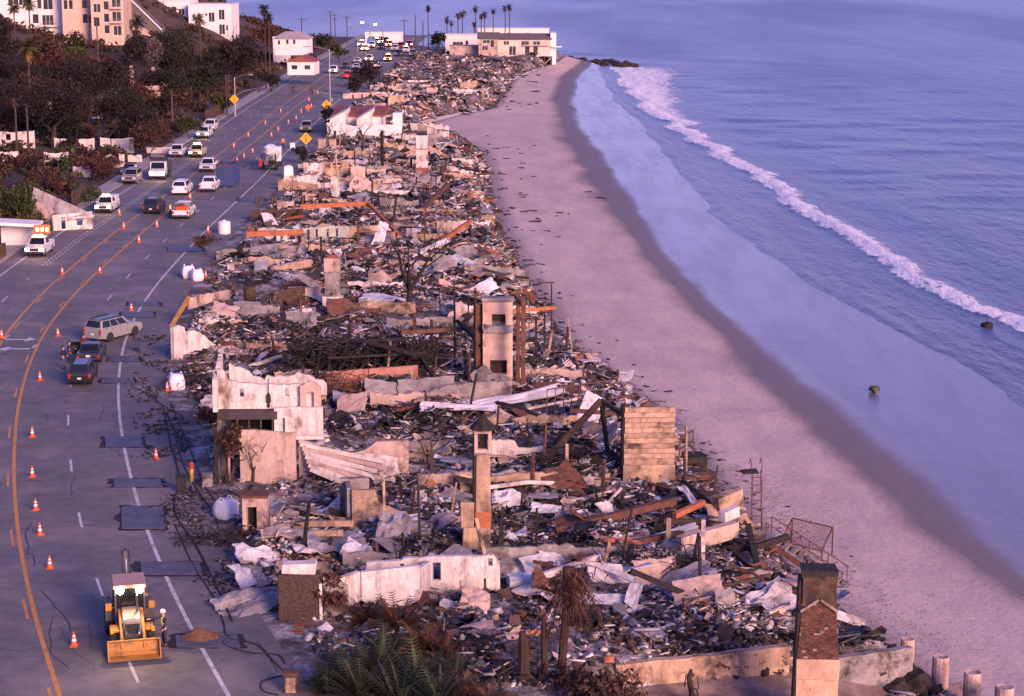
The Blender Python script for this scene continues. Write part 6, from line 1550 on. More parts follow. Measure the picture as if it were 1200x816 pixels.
def branches(mb, p, d, L_, r_, lev, rn, tips, spread=.55, up=.15, nseg=3, kids=3):
    pts = [p]; rad = [r_]
    for s in range(nseg):
        d = (d + Vector((rn.gauss(0, .14), rn.gauss(0, .14), rn.gauss(0, .1) + up * .3))).normalized(); pts.append(pts[-1] + d * L_ / nseg); rad.append(r_ * (1 - .55 * (s + 1) / nseg))
    mb.tube(pts, rad, 5 if lev > 1 else 3, False)
    if lev == 0: tips.append(pts[-1]); return
    for k in range(kids):
        a = rn.random() * 6.28; side = Vector((math.cos(a), math.sin(a), rn.uniform(-.1, .5)))
        branches(mb, pts[-1 if k < 2 else -2], (d * (1 - spread) + side * spread).normalized(), L_ * rn.uniform(.6, .85), rad[-1] * .8, lev - 1, rn, tips, spread, up, nseg, kids)
GREEN = [(.05,.075,.025),(.035,.055,.02),(.075,.095,.03),(.04,.05,.025)]
DARKG = [(.022,.03,.016),(.03,.035,.02),(.04,.045,.022)]
BROWN = [(.10,.05,.035),(.065,.038,.03),(.13,.07,.04),(.05,.03,.025)]
BLACKB = [(.028,.02,.02),(.04,.028,.026),(.02,.016,.016)]
OLIVE = [(.09,.085,.03),(.06,.065,.025),(.12,.085,.035)]
REDB = [(.12,.045,.035),(.08,.035,.03),(.06,.03,.028)]
ASHY = [(.16,.12,.13),(.2,.16,.16),(.11,.085,.09)]
def tree(label, px, py, hpx, wpx, cols, dens=1.0, trunk=.35, name='tree', group=None, leaf=None, sparse=False, at=None, seed=None):
    p = hit(px, py) if at is None else at
    u = mpp(p); h = hpx * u; w = wpx * u; sd = seed or int(px * 31 + py * 7); rn = random.Random(sd)
    t = thing(name, label, 'tree' if trunk > .15 else 'shrub', tuple(p), rn.random() * 6, group)
    mb = MB(); tips = []
    r0 = max(.12, w * .035)
    branches(mb, Vector((0, 0, -.4)), Vector((0, 0, 1)), max(h * trunk, .5), r0, 3 if sparse else 2, rn, tips, .6, .1, 3, 3)
    obj('trunk', mb, barkm, t)
    k = 9 if not sparse else 16; C = []; Rr = []
    for q in range(k):
        a = rn.random() * 6.28; rr = rn.random() ** .5 * .36 * w; zc = h * (trunk * .9 + (1 - trunk * .9) * rn.uniform(.25, .8)); zc -= (rr / w) * h * .25
        C.append((rr * math.cos(a), rr * math.sin(a), zc)); s_ = rn.uniform(.2, .32) if not sparse else rn.uniform(.13, .24); Rr.append((w * s_, w * s_, min(w * s_, h * .3) * rn.uniform(.7, 1)))
    sz = leaf or max(.14, 1.5 * u); area = w * h
    n = int(min(9000, max(700, area / (sz * sz) * (3.0 if not sparse else 1.7) * dens)))
    link('crown', leaf_mesh('crown', C, Rr, n, sz, cols, sd), leafm, t)
    return t
TR = [('huge dark scorched oak spreading over the ruins at the left', 62, 172, 88, 150, BLACKB, .9, .3, True), ('dense dark round tree below the far white apartment block', 208, 92, 62, 58, DARKG, 1.1, .2, False), ('brown red scorched bushy tree beside the left road edge', 176, 186, 46, 48, BROWN, 1.1, .2, False),
      ('dark green round tree behind the parked pickup on the left', 222, 163, 34, 36, GREEN, 1.1, .2, False), ('dark tree at the far left edge below the apartments', 5, 92, 78, 44, BLACKB, 1.0, .3, False), ('reddish scorched tree left of the golden palm', 50, 92, 46, 52, REDB, 1.0, .25, False),
      ('grey ash coloured tree between the apartments and the dark tree', 180, 88, 46, 28, ASHY, .8, .3, False), ('dark tree left of the ash coloured one', 160, 92, 55, 36, BLACKB, .9, .3, False), ('dark olive tree below the right end of the white apartment block', 252, 92, 44, 40, OLIVE, 1.0, .3, False), ('dark broad tree lower right of the dense round tree', 240, 118, 50, 40, DARKG, 1.0, .25, False),
      ('black scorched tree right of the huge oak', 130, 152, 46, 66, BLACKB, 1.0, .25, False), ('scorched tree above the grey chimney ruin', 105, 120, 40, 60, BLACKB, .9, .25, False), ('tall dark tree at the picture left behind the oak', 18, 150, 60, 50, BLACKB, .9, .3, False), ('brown bare topped tree right of the ruined chimneys', 205, 132, 30, 46, BROWN, .8, .25, False),
      ('olive tree near the left signal pole', 258, 134, 32, 26, OLIVE, 1.0, .25, False), ('dark green trees mass beside the red roofed house', 318, 108, 26, 30, BLACKB, 1.0, .25, False), ('tall brown hillside tree at the bluff edge', 312, 62, 34, 40, REDB, 1.0, .2, False), ('tree in front of the far white house', 378, 62, 22, 24, DARKG, 1.0, .3, False),
      ('dark green tree by the far road left kerb', 398, 74, 26, 22, GREEN, 1.0, .25, False), ('small tree right of the far white house', 366, 84, 24, 16, DARKG, 1.0, .3, False), ('green tree before the headland houses', 511, 62, 24, 26, DARKG, 1.1, .25, False), ('dark tree left of the brown headland house', 597, 46, 10, 18, DARKG, 1.0, .2, False),
      ('round trimmed green bush at the left kerb', 106, 238, 19, 25, GREEN, 1.4, .08, False), ('yellow green bush left of the trimmed bush', 92, 228, 14, 22, OLIVE, 1.2, .1, False), ('big green hedge bush above the white carport', 22, 262, 52, 64, GREEN, 1.3, .1, False), ('lower green ground bush right of the hedge', 40, 268, 30, 52, OLIVE, 1.3, .08, False), ('brown bush above the triangular white roof', 52, 228, 34, 48, BROWN, 1.0, .15, False), ('reddish bush right of the triangular roof house', 112, 212, 26, 42, REDB, 1.0, .12, False), ('dry brown bush beside the burned car', 130, 198, 18, 30, BROWN, 1.0, .12, False),
      ('green spiky bush in the left ruins', 80, 206, 26, 28, GREEN, 1.0, .15, False), ('small green shrub below the apartments', 88, 58, 20, 34, DARKG, 1.1, .15, False), ('bright green lawn bush below the apartments', 88, 66, 12, 30, [(.12,.15,.03),(.08,.11,.03)], 1.2, .1, False), ('dark scorched shrub mass on the terrace bank', 120, 80, 16, 60, REDB, 1.2, .1, False), ('long brown hedge on the terrace bank', 85, 84, 18, 56, REDB, 1.2, .1, False),
      ('dark scorched tree beside the far burned lots and the road', 432, 104, 34, 40, BLACKB, 1.0, .25, False), ('smaller dark scorched bush at the far road edge', 415, 112, 24, 26, BLACKB, 1.0, .15, False), ('black shrub below the yellow road sign', 352, 192, 22, 18, BLACKB, 1.1, .12, False), ('black shrub mass by the signal pole foot', 385, 152, 30, 22, BLACKB, 1.0, .15, False),
      ('orange brown scorched shrub at the corner of the white house', 246, 505, 32, 36, BROWN, 1.0, .15, False), ('brown climbing shrub on the pink house wall', 270, 566, 82, 34, BROWN, .7, .35, False), ('dead ivy bush between the pebble pier and white wall', 388, 726, 66, 40, REDB, 1.0, .2, False), ('grey brown twiggy bush at the grey shed', 242, 300, 26, 28, BROWN, .6, .2, False), ('dry round bush next to the palm stump', 318, 366, 26, 26, ASHY, .9, .12, False),
      ('brown dry bush at the bottom of the picture', 705, 850, 74, 130, BROWN, 1.0, .15, False), ('dark green bush mass near the far palms', 350, 52, 12, 34, DARKG, 1.0, .2, False)]
for lb, px, py, h, w, cl, dn, tk, sp_ in TR: tree(lb, px, py, h, w, cl, dn, tk, sparse=sp_, name='tree' if tk > .15 else 'shrub')
for k_ in range(34):
    rn = random.Random(5000 + k_); px = rn.uniform(-5, 285); py = rn.uniform(84, 178) if px < 200 else rn.uniform(84, 126); ci = rn.randrange(6)
    tree(['black', 'black', 'black', 'brown', 'dark green', 'reddish'][ci] + ' scorched tree in the %s of the inland grove' % ('upper part' if py < 115 else ('middle' if py < 145 else 'lower part')), px, py, rn.uniform(28, 58), rn.uniform(34, 64), [BLACKB, BLACKB, BLACKB, BROWN, DARKG, REDB][ci], 1.1, .2, group='scorched grove trees', seed=5000 + k_)
for k_ in range(16):
    rn = random.Random(6000 + k_); px = rn.uniform(0, 130); py = rn.uniform(196, 258) - px * .35; ci = rn.randrange(5)
    tree(['brown', 'reddish', 'olive', 'green', 'black'][ci] + ' dry garden shrub on the slope beside the left kerb', px, py, rn.uniform(12, 26), rn.uniform(18, 34), [BROWN, REDB, OLIVE, GREEN, BLACKB][ci], 1.1, .1, name='shrub', group='garden shrubs by the left kerb', seed=6000 + k_)
def bare_tree(label, px, py, hpx, spread=.55, seed=1, z=None, m=barkm, lev=4, kids=3, r_=None):
    p = hit(px, py); u = mpp(p); h = hpx * u; rn = random.Random(seed); t = thing('bare_tree', label, 'tree', tuple(p), 0)
    mb = MB(); mb.tube([(0,0,-.4),(.02*h,0,h*.22)], [r_ or h*.035, (r_ or h*.035)*.8], 6, False); obj('trunk', mb, m, t)
    cr = MB(); tips = []
    for k in range(kids): a = k * 2.1 + rn.random(); branches(cr, Vector((.02*h,0,h*.2)), Vector((math.cos(a)*.5, math.sin(a)*.5, .8)).normalized(), h*.34, (r_ or h*.035)*.7, lev - 1, rn, tips, spread, .25, 3, 3)
    obj('crown', cr, m, t); return t
blackbark = mat('black_bark', (.02,.016,.015), (.035,.028,.025), scale=4, rough=.9, bump=.4)
bare_tree('black leafless tree standing in the middle of the burned lots', 478, 366, 125, seed=4, m=blackbark, lev=5, r_=.34, spread=.5)
bare_tree('slim bare tree in front of the pink house wall', 296, 566, 66, seed=6, lev=4); bare_tree('black bare tree by the far pink pillars', 398, 180, 42, seed=8, m=blackbark); bare_tree('black bare tree left of the intact white house', 384, 168, 36, seed=9, m=blackbark); bare_tree('bare grey tree before the intact white house', 425, 168, 34, seed=10, m=blackbark); bare_tree('bare twiggy tree near the left parked cars', 150, 168, 28, seed=12); bare_tree('bare tree in the far lots by the scorched tree', 452, 112, 28, seed=13, m=blackbark); bare_tree('bare branching tree right of the ruined chimneys', 222, 128, 30, seed=14); bare_tree('bare tree above the left kerb by the brown fence', 84, 262, 75, seed=15, spread=.3, r_=.12)
for k_ in range(16):
    rn = random.Random(7000 + k_); px = rn.uniform(0, 270); py = rn.uniform(84, 176) if px < 200 else rn.uniform(84, 126)
    bare_tree('leafless burned tree rising from the %s of the inland grove' % ('left side' if px < 90 else ('middle' if px < 180 else 'right side')), px, py, rn.uniform(34, 62), seed=7000 + k_, m=blackbark, lev=4, spread=.45)['group'] = 'leafless grove trees'
for k_, (px, py, h) in enumerate([(540,330,34),(430,330,40),(360,300,30),(520,240,28),(455,250,26),(620,520,40),(500,545,44),(700,600,46),(560,420,40),(350,455,34)]):
    bare_tree(['small burned tree at the beach side of the bare black tree','burned sapling left of the bare black tree','burned sapling under the orange beam','burned shrub skeleton near the far sand','burned sapling in the far lots middle','burned sapling behind the thin chimney cap','burned sapling left of the thin chimney shaft','burned shrub skeleton before the board panel','burned sapling left of the double fireplace foot','burned sapling behind the white house parapet'][k_], px, py, h, seed=80 + k_, m=blackbark, lev=4, spread=.5, r_=.1)
# palms
def palm_parts(t, h, r_, cr, cols, skirt=None, seed=1, nf=34, droop=.9, lean=0.0, trunkm=None):
    rn = random.Random(seed)
    obj('trunk', MB().tube([(0,0,-.5),(lean*.3,0,h*.35),(lean*.8,0,h*.75),(lean,0,h)], [r_*1.25, r_, r_*.85, r_*.8], 7), trunkm or palmtrunk, t)
    mb = MB(); sk = MB()
    def frond(mb_, a, el, L_, col, wd):
        pts = []; d = Vector((math.cos(a)*math.cos(el), math.sin(a)*math.cos(el), math.sin(el))); p = Vector((lean,0,h)); pts.append(p)
        for s in range(4): d = (d + Vector((0,0,-droop*.28))).normalized(); p = p + d * L_/4; pts.append(p)
        side = Vector((-math.sin(a), math.cos(a), 0))
        for s in range(4):
            w0 = wd * (.35, .8, 1, .75, .15)[s]; w1 = wd * (.35, .8, 1, .75, .15)[s+1]; dn = Vector((0,0,-.3))
            for sg in (-1, 1):
                for q in (0, .5):                   # leaflets with gaps between them
                    a0 = pts[s].lerp(pts[s+1], q); a1 = pts[s].lerp(pts[s+1], q + .34); ww = w0 + (w1-w0)*q
                    mb_.add([a0, a1, a1 + (side*sg + dn)*ww + d*ww*.5, a0 + (side*sg + dn)*ww*.8 + d*ww*.4], [(0,1,2,3)], col)
    for k in range(nf): g = rn.uniform(.7, 1.3); c = rn.choice(cols); frond(mb, rn.random()*6.28, rn.uniform(-.5, 1.3), cr*rn.uniform(.8, 1.1), tuple(v*g for v in c), cr*.22)
    obj('crown', mb, leafm, t)
    if skirt:
        for k in range(46): g = rn.uniform(.6, 1.2); frond(sk, rn.random()*6.28, rn.uniform(-1.3, -.6), cr*rn.uniform(.5, 1.25), tuple(v*g for v in rn.choice(skirt)), cr*.16)
        obj('dead_frond_skirt', sk, leafm, t)
def palm(label, px, py, hpx, cpx, cols=DARKG, skirt=None, at=None, group=None, seed=None, nf=34, rpx=.9, lean=0.0, droop=.9, tm=None):
    p = hit(px, py) if at is None else at; u = mpp(p); sd = seed or int(px*17+py)
    t = thing('palm_tree', label, 'palm tree', tuple(p), random.Random(sd).random()*6, group); palm_parts(t, hpx*u/CP, max(.16, rpx*u), cpx*u, cols, skirt, sd, nf, droop, lean, tm); return t
GOLD = [(.22,.13,.05),(.16,.1,.04),(.12,.1,.04)]
palm('shaggy golden fan palm towering over the left ruins', 37, 150, 92, 17, OLIVE, GOLD, nf=44, rpx=1.3)
palm('feathery palm in front of the left apartments', 19, 70, 55, 11, OLIVE); palm('second feathery palm before the left apartments', 37, 72, 64, 12, OLIVE); palm('burned palm trunk with thin crown left of the oak', 21, 192, 70, 8, BROWN, nf=14); palm('burned palm trunk right of the other near the oak', 34, 186, 62, 7, BROWN, nf=12)
palm('slim palm rising before the far white apartment block', 236, 96, 70, 11, OLIVE); palm('tall dark palm pair left one at the road bluff', 312, 104, 90, 9, DARKG, BROWN); palm('tall dark palm pair right one at the road bluff', 317, 106, 82, 8, DARKG, BROWN); palm('low scorched palm near the left signal', 268, 112, 32, 12, BLACKB); palm('dark palm at the top beside the grey slope', 162, 48, 22, 12, BLACKB); palm('green young palm in the left garden', 70, 226, 24, 14, GREEN, nf=26); palm('young palm above the white triangular roof', 36, 226, 22, 14, GREEN, nf=26)
FP = [(502,56,45,5,'lone tall palm left of the headland'),(524,48,24,5,'leftmost low palm of the headland row'),(529,48,20,4,'second low palm of the headland row'),(537,46,27,5,'third palm of the headland row'),(542,46,29,5.5,'fourth palm of the headland row'),(556,44,15,4.5,'short palm in the headland middle'),(557.5,44,32,5,'tall palm in the headland middle'),(564,44,24,4.5,'palm right of the tall middle one'),(568,44,26,5,'thick crowned palm of the headland'),(578,44,30,4.5,'palm second from the right pair'),(592,44,33,4.5,'left palm of the rightmost pair'),(597,44,34,5,'right palm of the rightmost pair')]
for px, py, h, c, lb in FP:
    q = P(px, 58, 0.0); q.y = 610; q.x = (px - 600)/FPX*depth((0, 610, 0)); q.z = -1.0
    u = mpp(q); row = 408 + FPX*((CAMH - q.z)*CP - q.y*SP)/depth(q); palm(lb + ' against the sea', px, py, (row - (py - h)), c, DARKG, BROWN, at=q, nf=26, rpx=.55, droop=.8)
# black burned palm in the far lots
palm('black burned palm standing in the far lots', 448, 200, 44, 5, BLACKB, BLACKB, nf=22, rpx=2.2, tm=blackbark)
# dead palm and trunks at the bottom of the picture
q = P(655, 842, -1.8); u = mpp(q)
t = thing('dead_palm', 'dead brown palm with hanging fronds at the bottom of the picture', 'palm tree', tuple(q), 0)
rn = random.Random(5)
obj('trunk', MB().tube([(0,0,-.5),(.12,0,2.6),(.3,.05,5.2),(.35,.05,7.2)], [.26,.2,.18,.2], 8), mat('dead_palm_bark', (.06,.035,.026), (.035,.022,.018), scale=4, rough=.95, bump=.7), t)
fr_ = MB()
for k in range(190):
    a_ = rn.gauss(.2, 1.5); L_ = rn.uniform(.8, 3.4); el = rn.uniform(-1.2, .7); d = Vector((math.cos(a_)*math.cos(el), math.sin(a_)*math.cos(el), math.sin(el))); p_ = Vector((.35,.05,rn.uniform(6.0,7.2))); pts = [p_]
    for q_ in range(5): d = (d + Vector((rn.gauss(0,.1), rn.gauss(0,.1), -.42))).normalized(); p_ = p_ + d*L_/5; pts.append(p_)
    g = rn.uniform(.5, 1.3); c = tuple(v*g for v in rn.choice([(.11,.05,.033),(.08,.04,.03),(.055,.03,.025),(.15,.07,.04)]))
    fr_.tube(pts, [.022,.02,.018,.015,.01,.004], 3, False, col=c)
    for q_ in range(1, 5):
        for sg in (-1, 1): fr_.add([pts[q_], pts[q_+1], pts[q_].lerp(pts[q_+1], .12), pts[q_] + Vector((rn.gauss(0,.14), rn.gauss(0,.14), -rn.uniform(.2,.6)))], [(0,2,3)], c)
obj('dead_fronds', fr_, leafm, t)
for px, py, tp, w, lb in [(637,838,715,.17,'thin burned trunk left of the dead palm'), (612,842,735,.3,'thick burned stump trunk left of the dead palm'), (590,836,775,.2,'short burned trunk nearest the green shrub'), (809,830,782,.14,'thin charred post below the long wall')]:
    q = P(px, py, -1.5); h = (py - tp)*mpp(q); rn = random.Random(px); t = thing('burned_trunk', lb, 'tree trunk', tuple(q), 0)
    obj('trunk', MB().tube([(0,0,-.5),(.05,0,h*.4),(rn.uniform(-.1,.1),0,h*.8),(0,0,h)], [w*1.2,w,w*.9,w*.5], 7), MATS['dead_palm_bark'], t); c = MB()
    for k in range(8): a = rn.random()*6; z_ = h*rn.uniform(.4,1); c.tube([(0,0,z_),(math.cos(a)*.3,math.sin(a)*.3,z_-.1),(math.cos(a)*.4,math.sin(a)*.4,z_-.7)], .03, 3)
    obj('dead_strips', c, MATS['dead_palm_bark'], t)
# green strap-leaved shrubs at the bottom
def strap_shrub(label, px, py, hm_, n, cols, seed, z=-.2):
    q = P(px, py, z); rn = random.Random(seed); t = thing('strap_leaf_shrub', label, 'shrub', tuple(q), 0, 'green shrubs at the bottom'); mb = MB(); n = int(n*1.5)
    for k in range(n):
        a = rn.random()*6.28; el = rn.uniform(.2, 1.35); L_ = hm_*rn.uniform(.6, 1.15); d = Vector((math.cos(a)*math.cos(el), math.sin(a)*math.cos(el), math.sin(el))); p = Vector((rn.gauss(0,.12), rn.gauss(0,.12), 0)); side = Vector((-math.sin(a), math.cos(a), 0)); pts = [p]
        for s in range(4): d = (d + Vector((0,0,-.2))).normalized(); p = p + d*L_/4; pts.append(p)
        g = rn.uniform(.6, 1.35); c = tuple(v*g for v in rn.choice(cols)); w = L_*rn.uniform(.012, .045)
        V = []; 
        for s, f in enumerate((.5, 1, 1, .7, .05)): V += [pts[s] - side*w*f, pts[s] + side*w*f]
        mb.add(V, [(2*s, 2*s+1, 2*s+3, 2*s+2) for s in range(4)], c)
        if rn.random() < .75:                          # feathered leaflets
            for s in range(1, 5):
                for sg in (-1, 1):
                    for f in (0, .25, .5, .75): b0 = pts[s-1].lerp(pts[s], f); mb.add([b0, b0 + d*.05, b0 + (side*sg*.9 + d*.6 + Vector((0,0,-.25)))*L_*.2], [(0,1,2)], c)
    obj('leaf_rosette', mb, leafm, t)
GG = [(.04,.06,.03),(.055,.07,.03),(.03,.045,.03),(.05,.06,.045),(.08,.085,.04)]
for k_, (px, py, h, n, lb) in enumerate([(405,800,2.1,70,'green feathery shrub left of the bottom group'),(445,806,2.6,90,'big green feathery shrub in the bottom middle'),(490,812,2.3,80,'green shrub right of the big one at the bottom'),(425,830,2.4,90,'lowest green shrub left of centre at the bottom'),(470,838,2.6,90,'lowest green shrub in the middle of the bottom group'),(515,836,2.2,80,'green shrub at the right end of the bottom group'),(385,818,1.8,60,'small green shrub beside the utility box'),(455,775,1.9,60,'green shrub at the back of the bottom group'),(535,800,1.6,50,'grey green shrub near the pink fragment')]): strap_shrub(lb, px, py, h, n, GG, 300 + k_)
for k_, (px, py, h, n, lb) in enumerate([(465,742,2.0,70,'rust brown shrub against the white wall'),(500,770,1.9,60,'brown shrub right of the white wall end'),(545,828,1.9,70,'orange brown dead shrub at the bottom'),(520,778,1.6,60,'reddish dead shrub behind the green group'),(575,838,1.7,60,'dead brown shrub next to the burned trunk'),(430,732,1.8,40,'green brown shrub at the foot of the white wall')]): strap_shrub(lb, px, py, h, n, [(.16,.07,.035),(.11,.055,.035),(.08,.05,.03),(.2,.1,.05)], 400 + k_)
# hillside scrub: a mass of low bushes on the bluff
def scrub():
    n = 2600; y = 190 + RNG.random(n) * 470; d = 5 + 165 * RNG.random(n) ** 1.2; x = ln(KERB, y) - d
    keep = fbm(x / 14, y / 14, 71, 3) > .42; x = x[keep]; y = y[keep]; z = inland_z(x, y); k = len(x)
    C = np.stack([x, y, z + .4], -1); s = .7 + 1.6 * RNG.random(k); Rr = np.stack([s * 1.3, s * 1.3, s * .8], -1)
    cols = [(.09,.05,.035),(.07,.04,.03),(.05,.03,.025),(.12,.06,.04),(.05,.05,.025),(.10,.09,.035)]
    o = link('hillside_scrub', leaf_mesh('hillside_scrub', C, Rr, 130000, .5, cols, 5), leafm); tag(o, 'low scorched scrub covering the bluff and gardens', 'scrub', kind='stuff')
scrub()
# ---------------------------------------------------------------- buildings
panem = mat('window_glass', (.03,.03,.04), (.06,.055,.065), scale=.5, rough=.15, bump=0, fine=0, spec=.6)
bwhite = mat('painted_white_wall', (.78,.74,.72), (.70,.66,.64), scale=.4, rough=.85, bump=.1, fine=.15, soot=.08, sootcol=(.5,.42,.38), sootscale=.3)
bpink = mat('peach_wall', (.62,.46,.36), (.56,.40,.31), scale=.4, rough=.85, bump=.1, fine=.15)
roofgrey = mat('grey_roof', (.17,.135,.135), (.12,.1,.1), scale=.8, rough=.9, bump=.4, fine=.4)
def building(name, label, loc, yaw, w, d, h, wins, m, roof='flat', rm=None, rh=1.6, side=(), found=6.0, cat='building', balcony=()):
    t = thing(name, label, cat, tuple(loc), yaw)
    ops = [(u, u + ww, z, z + hh) for (u, z, ww, hh) in wins]
    obj('wall', wall_mesh(w, [(0, h), (1, h)], .25, ops, jag=0, step=99, foot=found), m, t)
    obj('wall', wall_mesh(d - .26, [(0, h), (1, h)], .25, [(u, u+ww, z, z+hh) for (u, z, ww, hh) in side], jag=0, step=99, foot=found), m, t, loc=(w, .255, 0), rz=R(90))
    obj('wall', wall_mesh(d - .26, [(0, h), (1, h)], .25, (), jag=0, step=99, foot=found), m, t, loc=(.25, .255, 0), rz=R(90)); obj('wall', wall_mesh(w, [(0, h), (1, h)], .25, (), jag=0, step=99, foot=found), m, t, loc=(0, d, 0))
    for (u, z, ww, hh) in wins:
        f = obj('window', MB().bb(u, u+ww, .1, .14, z, z+hh), panem, t)
        fr = MB()
        k = max(1, int(round(ww / 1.0)))
        for q in range(k + 1): x = u + ww*q/k; fr.bb(max(u, x-.04), min(u+ww, x+.04), .05, .1, z, z+hh)
        fr.bb(u, u+ww, .04, .098, z+hh-.07, z+hh-.003); fr.bb(u, u+ww, .04, .098, z+.003, z+.07); obj('frame', fr, bwhite, f)
    for (u, z, ww, hh) in side: obj('window', MB().bb(w-.15, w-.1, .255+u, .255+u+ww, z, z+hh), panem, t)
    for (u, z, ww) in balcony:
        b = obj('balcony', MB().bb(u, u+ww, -1.2, -.003, z-.2, z), m, t); r_ = MB().bb(u, u+ww, -1.2, -1.14, z+.9, z+.96)
        for q in range(int(ww/.5)+1): r_.bb(u+q*.5, u+q*.5+.05, -1.2, -1.15, z, z+.9)
        obj('balcony_rail', r_, steelgrey, b)
    rm = rm or roofgrey
    if roof == 'flat': obj('roof', MB().bb(-.15, w+.15, -.15, d+.2, h, h+.3), m, t)
    elif roof == 'gable': obj('roof', MB().add([(-.5,-.5,h-.1),(w+.5,-.5,h-.1),(w+.5,d+.5,h-.1),(-.5,d+.5,h-.1),(-.5,d/2,h+rh),(w+.5,d/2,h+rh)], [(0,1,5,4),(2,3,4,5),(0,4,3),(1,2,5),(0,3,2,1)]), rm, t)
    elif roof == 'gablex': obj('roof', MB().add([(-.5,-.5,h-.1),(w+.5,-.5,h-.1),(w+.5,d+.5,h-.1),(-.5,d+.5,h-.1),(w/2,-.5,h+rh),(w/2,d+.5,h+rh)], [(0,4,5,3),(1,2,5,4),(0,1,4),(2,3,5),(0,3,2,1)]), rm, t)
    elif roof == 'hip': obj('roof', MB().add([(-.5,-.5,h-.1),(w+.5,-.5,h-.1),(w+.5,d+.5,h-.1),(-.5,d+.5,h-.1),(w*.25,d/2,h+rh),(w*.75,d/2,h+rh)], [(0,1,5,4),(1,2,5),(2,3,4,5),(3,0,4),(0,3,2,1)]), rm, t)
    return t
def at_depth(px, py, yy):                               # point under a photo pixel at a known distance
    d = ray(px, py); k = yy / d.y; return Vector((d.x*k, yy, CAMH + d.z*k))
# apartments on the bluff
def grid_w(u0, du, n, zs, w, h): return [(u0 + du*i, z, w, h) for i in range(n) for z in zs]
building('apartment_block', 'white apartment block with large windows at the upper left corner', at_depth(-22, 32, 470), R(2), 19.5, 12, 8.2, [(1.0,5.0,2.2,1.6),(6.5,5.2,2.4,1.6),(9,5.0,2.8,1.7),(13.2,4.2,1.0,2.4),(14.6,4.0,2.2,2.6),(12.0,.8,1.4,2.2),(14.2,.4,2.6,2.4),(2,1.2,2.4,1.6)], bwhite, balcony=[(14,.3,4)])
building('apartment_block', 'peach apartment block with small paired windows in the upper left', at_depth(74, 40, 466), R(2), 7.2, 12, 9.6, [(.4,5.6,.9,2.2),(1.6,5.6,.9,2.2),(4.6,5.8,1.2,2.0),(4.6,2.4,1.2,2.2),(6.0,2.4,.8,2.0)], bpink, found=3)
building('apartment_block', 'orange apartment block with arches and open balconies in the upper left', at_depth(108, 48, 462), R(2), 7.4, 12, 11.2, [(.6,6.4,1.6,2.0),(2.9,7.0,1.2,2.0),(2.9,4.2,1.2,2.0),(2.9,1.6,1.2,2.0),(4.8,4.4,2.0,2.2),(4.8,7.6,2.0,2.0),(.5,3.2,1.4,2.2),(5.0,1.2,1.8,2.2)], bpink, found=3, balcony=[(4.6,4.2,2.6),(4.6,7.4,2.6)])
building('apartment_block', 'white apartment with a glazed corner on the bluff', at_depth(186, 42, 560), R(-2), 9.0, 12, 9.4, [(.8,5.6,.9,2.2),(2.2,5.4,1.4,2.6),(3.8,5.4,1.4,2.6),(5.8,5.6,1.6,1.8),(.8,2.2,.9,2.2),(2.2,1.8,1.4,2.4),(3.8,1.8,1.4,2.4),(5.8,1.6,1.4,2.2)], bwhite, found=3, rm=roofgrey)
building('apartment_block', 'long white apartment block at the right end of the bluff', at_depth(222, 50, 556), R(-3), 11.9, 11, 10.2, [(1.0,6.6,.7,1.2),(4.6,7.2,.6,.8),(5.6,5.6,1.6,2.6),(8.4,6.2,1.6,2.8),(8.4,2.2,1.6,2.8),(10.3,3.2,.6,1.6),(2.4,6.0,1.0,1.8)], bwhite, found=3)
t = thing('gable_roof_house', 'house with a broad grey sloping roof between the apartments', 'house', tuple(at_depth(140, 40, 520)), R(0))
obj('roof', MB().add([(0,0,4.5),(13,0,-1.2),(13,9,-1.2),(0,9,5.5),(1,-.2,11),(0,9,11)], [(0,1,2,3),(0,4,1),(4,5,2,1)]), roofgrey, t); obj('wall', MB().bb(0,8,.3,8,-8,3.2), pink_st, t); obj('fascia', MB().bar((1,-.35,11.1),(13,-.2,-1.0), .3, .3), bwhite, t)
# houses by the far road
building('white_house', 'white two-storey house with pale roof beyond the left palms', at_depth(322, 62, 520), R(-6), 8.5, 7, 3.7, [(.8,2.0,.7,1.2),(3.0,2.2,.7,1.2),(4.8,2.2,.7,1.2)], bwhite, 'hip', mat('pale_roof', (.42,.36,.38), (.36,.31,.33), scale=1, rough=.8), 1.6, found=.6, cat='house')
building('white_house', 'white house with a red tiled gable by the far road', at_depth(337, 85, 462), R(-4), 6.2, 7, 2.6, [(.9,.6,1.4,1.1),(3.9,.6,1.4,1.1)], bwhite, 'gablex', redtile, 1.2, found=.6, cat='house'); building('white_shed', 'low white shed left of the far white house', at_depth(320, 58, 540), R(-4), 4, 4, 3, [], bwhite, found=4, cat='shed')
building('far_store', 'low white store with a blue sign at the far end of the road', at_depth(428, 50, 655), R(0), 12, 8, 3.0, [(1,.5,2,1.5),(4,.5,2,1.5)], bwhite, cat='store', found=2)
tag(obj('blue_sign_board', MB().bb(-1.3, 1.3, 0, .2, 0, 1.6).bar((0,.1,-2.6),(0,.1,0), .2), mat('blue_sign', (.05,.2,.5), rough=.5), None, tuple(at_depth(435, 51, 640))), 'blue square sign board above the far queue of cars', 'sign')
